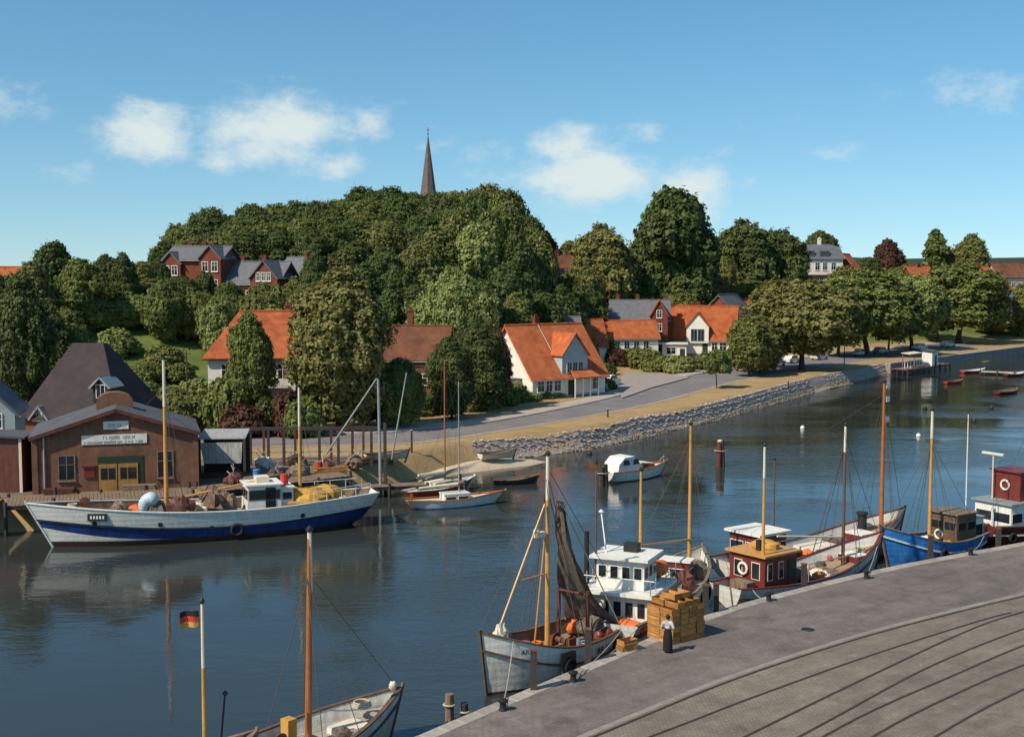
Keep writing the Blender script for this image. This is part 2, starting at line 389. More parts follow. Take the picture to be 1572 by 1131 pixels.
def height(X, Y):
    d = sdist(X, Y, SHORE); e = sdist(X, Y, FOOT)
    z = np.where(d < 0, np.maximum(d * .6, -2.5), 2.0 * sm(d / 1.55))
    z = z + 14.5 * sm(e / 58.0)
    z = z + 6.5 * np.exp(-((X + 18) / 50) ** 2 - ((Y - 255) / 48) ** 2) * sm(e / 40)
    z = z + np.where(X < -45, -4.0 * sm((-45 - X) / 40), 0) * sm(e / 40)
    z = z + 17 * sm((Y - 520) / 500.0) * sm((Y - 520) / 100.0)
    bump = np.sin(X * .11 + 1.3) * np.cos(Y * .09) * .5 + np.sin(X * .31) * np.sin(Y * .27 + 2) * .22
    return z + bump * sm(e / 12.0) + np.where(Y > 560, 3.5 * np.sin(X * .006 + 1.0) + 2.2 * np.sin(X * .017), 0) * sm((Y - 560) / 200)
def hz(x, y): return float(height(np.array([float(x)]), np.array([float(y)]))[0])
def on_ground(px, py):
    d = ray(px, py); t = 60.0
    while t < 900:
        p = Vector((0, 0, CAM_Z)) + d * t
        if p.z <= hz(p.x, p.y): return Vector((p.x, p.y, hz(p.x, p.y)))
        t += .5
    return p
def axis(a, b, step, far0, far1):
    mid = np.arange(a, b + 1e-6, step)
    lo = a - np.cumsum(step * 1.35 ** np.arange(1, 40)); lo = lo[lo > far0][::-1]
    hi = b + np.cumsum(step * 1.35 ** np.arange(1, 40)); hi = hi[hi < far1]
    return np.concatenate(([far0], lo, mid, hi, [far1]))
gx = axis(-110, 190, 1.25, -4000, 4000); gy = axis(72, 360, 1.25, 20, 6000)
XX, YY = np.meshgrid(gx, gy); ZZ = height(XX, YY)
nx, ny = len(gx), len(gy)
gv = np.stack([XX.ravel(), YY.ravel(), ZZ.ravel()], 1)
ii, jj = np.meshgrid(np.arange(nx - 1), np.arange(ny - 1)); k0 = (jj * nx + ii).ravel()
gf = np.stack([k0, k0 + 1, k0 + nx + 1, k0 + nx], 1)
gme = bpy.data.meshes.new('ground'); gme.from_pydata(gv.tolist(), [], gf.tolist()); gme.shade_smooth()
def ground_material():
    m = bpy.data.materials.new('grass_and_dry_verge'); m.use_nodes = True
    N = m.node_tree.nodes; L = m.node_tree.links; b = N['Principled BSDF']; b.inputs['Roughness'].default_value = .95; b.inputs['Specular IOR Level'].default_value = .1
    g = N.new('ShaderNodeNewGeometry'); s = N.new('ShaderNodeSeparateXYZ'); L.new(g.outputs['Position'], s.inputs[0])
    def no(sc, det=6):
        n = N.new('ShaderNodeTexNoise'); n.inputs['Scale'].default_value = sc; n.inputs['Detail'].default_value = det; n.inputs['Roughness'].default_value = .7; L.new(g.outputs['Position'], n.inputs[0]); return n.outputs['Fac']
    def mixc_(f, a, b_):
        x = N.new('ShaderNodeMix'); x.data_type = 'RGBA'; L.new(f, x.inputs['Factor'])
        for k, c in (('A', a), ('B', b_)):
            if isinstance(c, tuple): x.inputs[k].default_value = (*c, 1)
            else: L.new(c, x.inputs[k])
        return x.outputs['Result']
    def mr(f, a, b_):
        x = N.new('ShaderNodeMapRange'); x.inputs[1].default_value = a; x.inputs[2].default_value = b_; L.new(f, x.inputs[0]); return x.outputs[0]
    dry = mixc_(mr(no(.35), .4, .65), (.41, .27, .135), (.30, .205, .095))
    dry = mixc_(mr(no(1.7), .56, .74), dry, (.17, .15, .05))
    green = mixc_(mr(no(.22), .4, .62), (.095, .125, .032), (.16, .195, .055))
    green = mixc_(mr(no(2.5), .5, .75), green, (.07, .085, .025))
    zz = N.new('ShaderNodeMath'); zz.operation = 'ADD'; L.new(s.outputs[2], zz.inputs[0])
    n_ = N.new('ShaderNodeMath'); n_.operation = 'MULTIPLY_ADD'; n_.inputs[1].default_value = 1.2; n_.inputs[2].default_value = -.6; L.new(no(.3), n_.inputs[0]); L.new(n_.outputs[0], zz.inputs[1])
    col = mixc_(mr(zz.outputs[0], 2.2, 2.9), dry, green)
    far = mixc_(mr(s.outputs[1], 420, 620), col, (.035, .055, .035))
    L.new(far, b.inputs['Base Color'])
    bp = N.new('ShaderNodeBump'); bp.inputs['Strength'].default_value = .5; bp.inputs['Distance'].default_value = .12; L.new(no(4.0), bp.inputs['Height']); L.new(bp.outputs[0], b.inputs['Normal'])
    return m
tag(obj('ground', gme, ground_material()), kind='structure')

# ------------------------------------------------------------------ water
def water_material():
    m = bpy.data.materials.new('harbour_water'); m.use_nodes = True
    N = m.node_tree.nodes; L = m.node_tree.links; b = N['Principled BSDF']
    b.inputs['Base Color'].default_value = (.032, .037, .033, 1); b.inputs['Roughness'].default_value = .035; b.inputs['IOR'].default_value = 1.40
    g = N.new('ShaderNodeNewGeometry')
    def no(scale, det=3, rough=.55, rz=0):
        mp_ = N.new('ShaderNodeMapping'); mp_.inputs['Scale'].default_value = scale; mp_.inputs['Rotation'].default_value = (0, 0, rz); L.new(g.outputs['Position'], mp_.inputs[0])
        n = N.new('ShaderNodeTexNoise'); n.inputs['Scale'].default_value = 1; n.inputs['Detail'].default_value = det; n.inputs['Roughness'].default_value = rough; L.new(mp_.outputs[0], n.inputs[0]); return n.outputs['Fac']
    big = N.new('ShaderNodeMapRange'); big.inputs[1].default_value = .42; big.inputs[2].default_value = .60; big.inputs[3].default_value = .14; big.inputs[4].default_value = 1.25
    L.new(no((.030, .055, 1), 3, .6, .5), big.inputs[0])
    a = N.new('ShaderNodeMath'); a.operation = 'MULTIPLY_ADD'; a.inputs[1].default_value = .40; L.new(no((2.6, 4.6, 1), 3, .5, .25), a.inputs[0]); L.new(no((.55, 1.25, 1), 3, .5, -.2), a.inputs[2])
    h = N.new('ShaderNodeMath'); h.operation = 'MULTIPLY'; L.new(a.outputs[0], h.inputs[0]); L.new(big.outputs[0], h.inputs[1])
    bp = N.new('ShaderNodeBump'); bp.inputs['Strength'].default_value = 1.0; bp.inputs['Distance'].default_value = .040; L.new(h.outputs[0], bp.inputs['Height']); L.new(bp.outputs[0], b.inputs['Normal'])
    return m
wb = MB(); wb.add([(-1500, -200, 0), (3000, -200, 0), (3000, 560, 0), (-1500, 560, 0)], [(0, 1, 2, 3)])
structure('water', wb, water_material())

# ------------------------------------------------------------------ near quay with coping, apron and rails
def resample(pts, step):
    out = [Vector((*pts[0], 0))]
    # Catmull-Rom through the points, then even steps
    P_ = [Vector((*p, 0)) for p in pts]; dense = []
    for i in range(len(P_) - 1):
        p0 = P_[max(i - 1, 0)]; p1 = P_[i]; p2 = P_[i + 1]; p3 = P_[min(i + 2, len(P_) - 1)]
        for k in range(24):
            t = k / 24; dense.append(.5 * ((2 * p1) + (p2 - p0) * t + (2 * p0 - 5 * p1 + 4 * p2 - p3) * t * t + (-p0 + 3 * p1 - 3 * p2 + p3) * t ** 3))
    dense.append(P_[-1]); out = [dense[0]]; acc = 0
    for a, b in zip(dense, dense[1:]):
        seg = (b - a).length; 
        while acc + seg >= step:
            a = a + (b - a).normalized() * (step - acc); out.append(a.copy()); seg = (b - a).length; acc = 0
        acc += seg
    return out
def offset(line, d):
    """shift a polyline to its right by d"""
    out = []
    for i, p in enumerate(line):
        a = line[max(i - 1, 0)]; b = line[min(i + 1, len(line) - 1)]; t = (b - a).normalized(); out.append(p + Vector((t.y, -t.x, 0)) * d)
    return out
def ribbon(mb, A, B, z, z2=None):
    n = len(A); v = [(p.x, p.y, z) for p in A] + [(p.x, p.y, z if z2 is None else z2) for p in B]
    mb.add(v, [(i, n + i, n + i + 1, i + 1) for i in range(n - 1)]); return mb
QZ = 1.6
EDGE = resample([(-60, -20), (-36, 4), (-14, 30), (-2.3, 44.6), (4.2, 52.7), (9.7, 59.4), (14.6, 63.8), (21.6, 69.2), (31.8, 75.7), (48, 85.5), (75, 100), (110, 118)], 1.0)
inner = offset(EDGE, .62)
def quay_material(name, c1, c2, sett, con=1.0):
    m = bpy.data.materials.new(name); m.use_nodes = True
    N = m.node_tree.nodes; L = m.node_tree.links; b = N['Principled BSDF']; b.inputs['Roughness'].default_value = .88; b.inputs['Specular IOR Level'].default_value = .25
    g = N.new('ShaderNodeNewGeometry')
    mp_ = N.new('ShaderNodeMapping'); mp_.inputs['Rotation'].default_value = (0, 0, R(-40)); L.new(g.outputs['Position'], mp_.inputs[0])
    def no(sc, det=6, v=None, ro=.7):
        n = N.new('ShaderNodeTexNoise'); n.inputs['Scale'].default_value = sc; n.inputs['Detail'].default_value = det; n.inputs['Roughness'].default_value = ro; L.new(v or g.outputs['Position'], n.inputs[0]); return n.outputs['Fac']
    def mr(f, a, b_, c=0, d=1):
        x = N.new('ShaderNodeMapRange'); x.inputs[1].default_value = a; x.inputs[2].default_value = b_; x.inputs[3].default_value = c; x.inputs[4].default_value = d; L.new(f, x.inputs[0]); return x.outputs[0]
    def mul(a, b_):
        x = N.new('ShaderNodeMath'); x.operation = 'MULTIPLY'; L.new(a, x.inputs[0]); L.new(b_, x.inputs[1]); return x.outputs[0]
    mx = N.new('ShaderNodeMix'); mx.data_type = 'RGBA'; mx.inputs['A'].default_value = (*c1, 1); mx.inputs['B'].default_value = (*c2, 1); L.new(mr(no(.16), .35, .65), mx.inputs['Factor'])
    bt = N.new('ShaderNodeTexBrick'); bt.inputs['Scale'].default_value = 1.0; bt.inputs['Brick Width'].default_value = sett; bt.inputs['Row Height'].default_value = sett * .62; bt.inputs['Mortar Size'].default_value = .016; bt.inputs['Mortar Smooth'].default_value = .4
    bt.inputs['Color1'].default_value = (1 + .12 * con, 1 + .11 * con, 1 + .09 * con, 1); bt.inputs['Color2'].default_value = (1 - .14 * con, 1 - .13 * con, 1 - .12 * con, 1); bt.inputs['Mortar'].default_value = (1 - .42 * con, 1 - .43 * con, 1 - .45 * con, 1)
    L.new(mp_.outputs[0], bt.inputs['Vector'])
    st = N.new('ShaderNodeMapping'); st.inputs['Scale'].default_value = (.12, 1.4, 1); L.new(mp_.outputs[0], st.inputs[0])
    f = mul(mul(mr(no(9, 3), .2, .8, .80, 1.2), mr(no(.7), .3, .7, .76, 1.2)), mr(no(1, 5, st.outputs[0]), .3, .7, .84, 1.12))
    sp = mr(no(3.1, 2), .66, .74, 1.0, .68)
    f = mul(mul(f, sp), mr(no(.38, 4, None, .6), .57, .60, 1.0, .84))
    f = mul(f, mr(no(1.3, 3, None, .5), .64, .68, 1.0, 1.13))
    vm = N.new('ShaderNodeVectorMath'); vm.operation = 'SCALE'; L.new(mx.outputs['Result'], vm.inputs[0]); L.new(f, vm.inputs['Scale'])
    v2 = N.new('ShaderNodeVectorMath'); v2.operation = 'MULTIPLY'; L.new(vm.outputs[0], v2.inputs[0]); L.new(bt.outputs['Color'], v2.inputs[1]); L.new(v2.outputs[0], b.inputs['Base Color'])
    bp = N.new('ShaderNodeBump'); bp.inputs['Strength'].default_value = .6; bp.inputs['Distance'].default_value = .02
    ad = N.new('ShaderNodeMath'); ad.operation = 'ADD'; L.new(bt.outputs['Fac'], ad.inputs[0]); ad.use_clamp = False
    inv = N.new('ShaderNodeMath'); inv.operation = 'SUBTRACT'; L.new(no(6), inv.inputs[0]); L.new(bt.outputs['Fac'], inv.inputs[1])
    L.new(inv.outputs[0], bp.inputs['Height']); L.new(bp.outputs[0], b.inputs['Normal'])
    return m
qb = MB()
ribbon(qb, inner, [Vector((p.x + 60, p.y - 60, 0)) for p in inner], QZ)
quay = structure('quay', qb, quay_material('quay_apron_paving', (.205, .168, .148), (.142, .117, .105), .34, .35))
qw = MB(); back = offset(EDGE, .5)
ribbon(qw, offset(EDGE, .05), offset(EDGE, .05), QZ - .28, -3)
obj('quay_wall', qw, M['concrete'], quay)
# coping stones along the edge, each a block of its own
cop_me = {}
for i in range(24, len(EDGE) - 22):
    a, b = EDGE[i], EDGE[i + 1]; t = (b - a).normalized(); mid = (a + b) / 2 + Vector((t.y, -t.x, 0)) * .31
    key = i % 5
    if key not in cop_me:
        w = MB().box((0, 0, 0), (.985, .62, .34)); me = w.mesh('coping_stone'); bm_ = bmesh.new(); bm_.from_mesh(me); bmesh.ops.bevel(bm_, geom=bm_.edges[:], offset=.03, segments=1, affect='EDGES')
        bm_.to_mesh(me); bm_.free(); me.materials.append(mat('pale_coping_granite', (.36 - .02 * key, .315 - .018 * key, .27 - .016 * key), .85, .22, 2.5, .25)); cop_me[key] = me
    obj('coping_stone', cop_me[key], None, quay, loc=(mid.x, mid.y, QZ - .135 + random.uniform(-.008, .008)), rot=(0, 0, math.atan2(t.y, t.x)))
# railway tracks sunk in the paving
def line_px(pts): return resample([tuple(on_level(x, y, QZ).xy) for x, y in pts], .8)
RAILS = [[(640, 1248), (800, 1178), (971, 1106), (1137, 1039), (1321, 979), (1460, 942), (1572, 915), (1700, 886), (1850, 854)],
         [(740, 1232), (900, 1168), (1055, 1109), (1148, 1073), (1306, 1016), (1425, 977), (1520, 948), (1567, 937)],
         [(950, 1226), (1187, 1109), (1338, 1036), (1484, 968.5), (1567, 940), (1700, 905), (1850, 870)],
         [(1050, 1226), (1270, 1107), (1425, 1024), (1567, 966.5), (1700, 925), (1850, 886)],
         [(1120, 1215), (1314, 1103), (1464.5, 1036), (1567, 992), (1700, 942), (1850, 898)],
         [(1200, 1215), (1377, 1109), (1504, 1048), (1567, 1022), (1700, 970), (1850, 920)],
         [(1300, 1215), (1468, 1111), (1567, 1059.5), (1700, 1000), (1850, 942)]]
rails = [line_px(p) for p in RAILS]
sb = MB()
strip_in = offset(rails[0], -.42)
ribbon(sb, strip_in, [Vector((p.x + 40, p.y - 40, 0)) for p in strip_in], QZ + .006)
setts = structure('sett_paving', sb, quay_material('granite_setts', (.235, .192, .150), (.190, .158, .125), .20, .6))
kb = MB(); ribbon(kb, offset(rails[0], -.46), offset(rails[0], -.16), QZ + .014)
kerb = obj('kerb_strip', kb, mat('worn_kerb_stone', (.25, .215, .185), .9, .3, 1.5, .25), setts)
M['rail'] = mat('rusty_rail_steel', (.11, .075, .056), .5, .4, 3, .1, metal=.4)
M['groove'] = mat('dark_flangeway', (.075, .058, .046), .95, .3, 5, .3)  # dark brown strip laid flat beside each rail
for k, r in enumerate(rails):
    t = thing('rail', ['curved rail nearest the quay edge beside a pale kerb', 'second rail from the quay edge, running into the switch', 'third rail from the quay edge, closing on the second at the switch', 'fourth rail from the quay edge, inner rail of the middle track', 'fifth rail from the quay edge, outer rail of the third track', 'sixth rail from the quay edge, set in granite setts', 'rail farthest from the quay edge in the lower right corner'][k], 'rail', (r[0].x, r[0].y, QZ), 0, 'harbour rails set in the quay')
    o0 = Vector((r[0].x, r[0].y, 0)); rr = [p - o0 for p in r]
    h = MB(); ribbon(h, offset(rr, -.035), offset(rr, .035), .034); ribbon(h, offset(rr, -.035), offset(rr, -.035), .034, .0); ribbon(h, offset(rr, .035), offset(rr, .035), .034, .0)
    obj('rail_head', h, M['rail'], t)
    h = MB(); ribbon(h, offset(rr, .037), offset(rr, .085), .0105 + .001 * k); obj('flangeway', h, M['groove'], t)
    if k == 9: h = MB(); ribbon(h, offset(rr, -.16), offset(rr, -.10), .0115 + .001 * k); obj('check_rail', h, M['rail'], t)

# ------------------------------------------------------------------ road, pavement, stone embankment on the far shore
def strip(name, near, far, z, m, thick=None):
    A_ = resample(near, 2.0); B_ = resample(far, 2.0); n = min(len(A_), len(B_))
    idx = lambda L_, n_: [L_[round(i * (len(L_) - 1) / (n_ - 1))] for i in range(n_)]
    A_, B_ = idx(A_, n), idx(B_, n); b = MB(); ribbon(b, A_, B_, z)
    if thick: ribbon(b, A_, A_, z, z - thick)
    return structure(name, b, m)
M['asphalt'] = mat('grey_road_surface', (.175, .158, .155), .9, .2, .35, .1, hue=(.21, .185, .175))
M['path'] = mat('pale_gravel_path', (.40, .33, .27), .95, .18, .8, .15)
NEAR = [tuple(on_level(x, y, 2.05).xy) for x, y in [(560, 681), (646, 677), (761, 661), (922, 634), (1000, 618), (1070, 600), (1135, 583), (1200, 572), (1300, 557), (1420, 540), (1500, 531)]]
FARE = [tuple(on_level(x, y, 2.05).xy) for x, y in [(560, 666), (646, 659), (761, 647), (922, 615), (1000, 592), (1070, 575), (1140, 561), (1200, 553), (1300, 543), (1420, 530), (1500, 522)]]
NEAR = [(-60, 117), (-36, 115)] + NEAR; FARE = [(-60, 124.5), (-36, 123.5)] + FARE
strip('road', NEAR, FARE, 2.05, M['asphalt'])
WALK = [(x - .6 * 3.2, y + .8 * 3.2) for x, y in FARE]
strip('pavement', FARE, WALK, 2.17, M['path'], .14)
strip('road_side_path', [(x + .35, y - .5) for x, y in NEAR], NEAR, 2.035, M['path'])
# side square in front of the row of houses
pl = MB(); pq = [on_level(x, y, 2.06) for x, y in [(955, 612), (945, 590), (962, 572), (1010, 574), (1060, 580), (1000, 596)]]
pl.add([(p.x, p.y, 2.185) for p in pq], [tuple(range(len(pq)))]); structure('square', pl, mat('cobbled_square', (.30, .255, .225), .95, .22, .8, .2))
# granite embankment: pieces of a few pixels, joined
emb = thing('stone_embankment', 'long sloping granite boulder embankment along the far shore', 'embankment', (25, 155, 0))
bank = resample([(-3.2, 118.6), (7.8, 128.3), (15.9, 140), (25.8, 154.8), (47.3, 192.7), (60, 212), (69.7, 227.7)], .34)
E0 = Vector((25, 155, 0)); rows = 6
cb = MB()
for k_ in range(4):
    A_ = [p_ + Vector((-(bank[min(i_ + 1, len(bank) - 1)] - bank[max(i_ - 1, 0)]).normalized().y, (bank[min(i_ + 1, len(bank) - 1)] - bank[max(i_ - 1, 0)]).normalized().x, 0)) * (-.3 + .52 * k_) for i_, p_ in enumerate(bank)]
    if k_: cb.add([(p_.x - E0.x, p_.y - E0.y, hz(p_.x, p_.y) + .12) for p_ in last_] + [(p_.x - E0.x, p_.y - E0.y, hz(p_.x, p_.y) + .12) for p_ in A_], [(i_, i_ + 1, len(A_) + i_ + 1, len(A_) + i_) for i_ in range(len(A_) - 1)])
    last_ = A_
obj('bedding', cb, mat('stony_bedding', (.34, .265, .225), .95, .4, 2.5, .4), emb)
rb = [MB(), MB(), MB()]
for i, p in enumerate(bank):
    t = (bank[min(i + 1, len(bank) - 1)] - bank[max(i - 1, 0)]).normalized(); n_ = Vector((-t.y, t.x, 0))
    if 47.5 < p.x < 51: continue
    for k in range(rows):
        q = p + n_ * (-.2 + .31 * k + random.uniform(-.1, .1)) + t * random.uniform(-.2, .2) + t * (.31 if k % 2 else 0)
        s = random.uniform(.12, .25)
        rb[2 if k < 2 else int(random.random() < .35)].blob((q.x - E0.x, q.y - E0.y, hz(q.x, q.y) + .10), (s, s, s * .30), seed=random.random() * 50, amp=.6, n=6, m=4)
tag(obj('granite_stones', rb[0], mat('pinkish_granite', (.43, .335, .285), .9, .35, 1.5, .3), emb), kind='stuff')
tag(obj('wet_weedy_stones', rb[2], mat('wet_weedy_granite', (.075, .070, .048), .55, .4, 1.5, .3), emb), kind='stuff')
tag(obj('pale_granite_stones', rb[1], mat('pale_granite', (.52, .43, .37), .9, .3, 1.5, .3), emb), kind='stuff')
# ------------------------------------------------------------------ trees: leaf-sized faces spread over lobed crowns
def leaf_mesh(name, lobes, n_leaves, size, rng, droop=0.0, up=0.25):
    """lobes: (centre, radius xyz).  Leaves sit on the shells of the lobes, facing roughly outwards."""
    C = np.array([l[0] for l in lobes]); S = np.array([l[1] for l in lobes])
    w = (S[:, 0] * S[:, 2]); w = w / w.sum()
    P = []; Nn = []
    need = n_leaves
    while need > 0:
        k = rng.choice(len(lobes), size=need * 2, p=w)
        d = rng.normal(size=(need * 2, 3)); d /= np.linalg.norm(d, axis=1)[:, None]
        d[:, 2] = np.where(d[:, 2] < -.72, -d[:, 2], d[:, 2])
        rad = 1 - np.abs(rng.normal(0, .18, size=need * 2)) + .06 + np.where(rng.random(need * 2) < .07, rng.uniform(0, .28, need * 2), 0)
        wob = 1 + .22 * np.sin(d[:, 0] * 7 + k) * np.cos(d[:, 1] * 6 + 2 * k) + .12 * np.sin(d[:, 2] * 11 + 3 * k)
        p = C[k] + S[k] * d * (rad * wob)[:, None]
        inside = np.zeros(len(p), bool)
        for j in range(len(lobes)):
            q = (p - C[j]) / S[j]; inside |= ((q ** 2).sum(1) < .55) & (k != j)
        keep = ~inside
        P.append(p[keep][:need]); Nn.append(d[keep][:need]); need -= min(need, int(keep.sum()))
    P = np.concatenate(P)[:n_leaves]; D = np.concatenate(Nn)[:n_leaves]
    n = D + rng.normal(0, .42, size=D.shape); n[:, 2] += up; n /= np.linalg.norm(n, axis=1)[:, None]
    a = np.cross(n, rng.normal(size=n.shape)); a /= np.linalg.norm(a, axis=1)[:, None]
    b = np.cross(n, a)
    s = size * rng.uniform(.6, 1.5, size=len(P))[:, None]
    a = a * s; b = b * s * rng.uniform(.5, .9, size=len(P))[:, None]
    bend = n * s * .25
    V = np.stack([P - a, P - b + bend, P + a, P + b + bend], 1).reshape(-1, 3)
    me = bpy.data.meshes.new(name); m = len(P)
    me.vertices.add(4 * m); me.vertices.foreach_set('co', V.astype(np.float32).ravel())
    me.loops.add(4 * m); me.loops.foreach_set('vertex_index', np.arange(4 * m, dtype=np.int32))
    me.polygons.add(m); me.polygons.foreach_set('loop_start', np.arange(0, 4 * m, 4, dtype=np.int32))
    me.update(calc_edges=True); me.validate()
    return me
def crown_lobes(rng, Rr, z0, z1, n, shape):
    L_ = []
    for i in range(n):
        t = (i + rng.uniform(0, 1)) / n; z = z0 + (z1 - z0) * t
        prof = {'round': math.sqrt(max(.04, 1 - (2 * t - .86) ** 2 * .9)), 'oval': math.sin(math.pi * min(.97, .12 + .86 * t)) ** .7, 'cone': 1.02 - .92 * t, 'bush': math.sqrt(max(.05, 1 - t * t * .9))}[shape]
        a = i * 2.39996 + rng.uniform(-.5, .5); rr = Rr * prof * rng.uniform(.35, .84)
        s = Rr * {'round': .33, 'oval': .38, 'cone': .34, 'bush': .42}[shape] * rng.uniform(.6, 1.35) * (.55 + .45 * prof)
        L_.append(((rr * math.cos(a), rr * math.sin(a), z), (s, s, s * rng.uniform(.85, 1.25))))
    L_.append(((0, 0, z0 + (z1 - z0) * .5), (Rr * .55, Rr * .55, (z1 - z0) * .42)))
    return L_
def trunk_mesh(name, rng, h, zc, r, limbs):
    b = MB(); pts = [Vector((0, 0, -.6))]
    for k in range(1, 5): pts.append(Vector((rng.normal(0, .10) * k * r * 1.5, rng.normal(0, .10) * k * r * 1.5, zc * k / 4 * 1.25)))
    for k in range(4): b.tube(pts[k], pts[k + 1], r * (1.35 if k == 0 else 1 - .14 * k), r * (1 - .14 * (k + 1)), 9, caps=False)
    for k in range(limbs):
        a = k * 2.4 + rng.uniform(-.4, .4); st = pts[2].lerp(pts[4], rng.uniform(.2, 1)); L_ = h * rng.uniform(.22, .38)
        mid = st + Vector((math.cos(a) * L_ * .45, math.sin(a) * L_ * .45, L_ * .5)); en = mid + Vector((math.cos(a + .3) * L_ * .4, math.sin(a + .3) * L_ * .4, L_ * .5))
        b.tube(st, mid, r * .5, r * .3, 6, caps=False); b.tube(mid, en, r * .3, r * .1, 6, caps=False)
    return b.mesh(name, True)
rng = np.random.default_rng(11)
ARCH = {}
def archetype(key, Rr, h, zb, n, shape, leaves, size, trunk_r, limbs, up=.25):
    cm = leaf_mesh('crown', crown_lobes(rng, Rr, zb, h - Rr * .25, n, shape), leaves, size, rng, up=up)
    ARCH[key] = (cm, trunk_mesh('trunk', rng, h, zb, trunk_r, limbs), Rr, h)
archetype('round_a', 5.0, 12.0, 2.2, 60, 'round', 30000, .205, .32, 7)
archetype('round_b', 5.0, 11.0, 2.0, 76, 'round', 30000, .20, .30, 7)
archetype('round_c', 5.0, 13.0, 2.4, 52, 'round', 30000, .21, .34, 8)
archetype('avenue_a', 5.0, 12.0, 3.6, 60, 'round', 28000, .20, .32, 7)
archetype('avenue_b', 5.0, 13.0, 3.9, 50, 'round', 28000, .20, .34, 7)
archetype('oval_a', 3.6, 14.0, 2.0, 66, 'oval', 25000, .19, .28, 6)
archetype('oval_b', 3.4, 12.0, 2.2, 56, 'oval', 24000, .19, .26, 6)
archetype('fine_a', 5.0, 11.5, 2.0, 70, 'round', 46000, .145, .30, 7)
archetype('fine_b', 5.0, 11.0, 1.6, 84, 'round', 46000, .14, .30, 7)
archetype('fine_oval', 3.4, 12.0, 1.6, 70, 'oval', 36000, .14, .26, 6)
archetype('villa', 4.2, 12.0, 6.2, 50, 'round', 26000, .15, .24, 7)
archetype('dome_a', 5.0, 10.0, 1.2, 90, 'bush', 34000, .20, .32, 7)
archetype('dome_b', 5.0, 9.5, 1.0, 76, 'bush', 34000, .20, .32, 7)
archetype('willow', 5.4, 10.5, 1.8, 84, 'round', 44000, .135, .34, 8, up=.1)
archetype('poplar', 2.2, 14.0, 1.6, 34, 'oval', 12000, .24, .22, 5)
archetype('young', 1.6, 4.2, 1.7, 16, 'round', 3500, .13, .06, 4)
archetype('bush_a', 2.0, 2.6, .5, 22, 'bush', 4500, .16, .07, 5)
archetype('bush_b', 2.2, 2.2, .4, 26, 'bush', 5000, .15, .07, 5)
def plant(name, label, cat, key, x, y, r, h, leaf, group=None, z=None, zoff=-.1):
    cm, tm, R0, H0 = ARCH[key]
    if not cm.materials: cm.materials.append(M[leaf])
    if not tm.materials: tm.materials.append(M['bark'])
    o = thing(name, label, cat, (x, y, (hz(x, y) if z is None else z) + zoff), random.uniform(0, 6.28), group)
    o.scale = (r / R0, r / R0, h / H0)
    c = bpy.data.objects.new('crown' if cat == 'tree' else 'foliage', cm); COL.objects.link(c); c.parent = o; c.material_slots[0].link = 'OBJECT'; c.material_slots[0].material = M[leaf]
    t = bpy.data.objects.new('trunk' if cat == 'tree' else 'stem', tm); COL.objects.link(t); t.parent = o
    return o
def tree(px, top, D, wpx, leaf, label, key=None, group=None, name='broadleaf_tree', minh=5.0):
    x = (px - C_X) / F_PX * D; r = wpx / 2 / F_PX * D
    zt = at_depth(px, top, D).z; g = hz(x, D); h = max(minh, zt - g)
    r *= .98
    q = h / max(r, .1)
    if key and key.startswith('dome'): pass
    elif D < 160 and key not in ('willow', 'young', 'villa'):
        key = 'fine_oval' if q > 2.9 else ('fine_a', 'fine_b')[int(px * 3 + D) % 2]
    elif key is None or (key.startswith('round') and q > 3.1):
        key = 'poplar' if q > 5.2 else ('oval_a', 'oval_b')[int(px) % 2] if q > 3.1 else ('round_a', 'round_b', 'round_c')[int(px * 7 + D) % 3]
    return plant(name, label, 'tree', key, x, D, r, h * 1.02, leaf, group)

def interp(x, pts):
    for (x0, y0), (x1, y1) in zip(pts, pts[1:]):
        if x <= x1: return y0 + (y1 - y0) * (x - x0) / (x1 - x0)
    return pts[-1][1]
# wood on the church hill: outline of its top in the photograph
TOPS = [(235, 372), (262, 343), (300, 328), (350, 324), (420, 312), (500, 304), (570, 297), (640, 297), (690, 290), (740, 288), (775, 293), (800, 316), (822, 350), (840, 380)]
G_W = 'trees of the wood on the church hill'
for D, dy, step, off in ((262, 0, 36, 0), (248, 12, 42, 18), (236, 32, 46, 5), (224, 60, 50, 26)):
    row = 'on the skyline' if D > 240 else 'on the lower edge'
    px = 258 + off
    while px < 820:
        top = interp(px, TOPS) + dy * random.uniform(.6, 1.2) + random.uniform(0, 13)
        w = random.uniform(62, 92)
        if px - w / 2 < 243: px = 243 + w / 2
        leaf = 'leaf_dark' if random.random() < .62 else 'leaf_mid'
        left = px < 640
        tree(px, top, D + random.uniform(-4, 4), w, leaf, key=('dome_a', 'dome_b')[int(px) % 2], label=f'dense dark tree {row} of the hilltop wood, left of the church spire' if left else f'dense dark tree {row} of the hilltop wood, right of the church spire', group=G_W + (', left of the spire ' if left else ', right of the spire ') + row)
        px += step * random.uniform(.85, 1.15)
for px, top, D, w in [(262, 372, 216, 60), (300, 366, 214, 66), (342, 360, 216, 66), (385, 356, 214, 70), (430, 352, 215, 70), (478, 350, 214, 70), (520, 350, 216, 70), (470, 392, 206, 50)]:
    tree(px, top, D, w, 'leaf_dark' if int(px) % 3 else 'leaf_mid', 'dark tree directly behind the slate roofs of the brick villas', group='trees behind the brick villas')
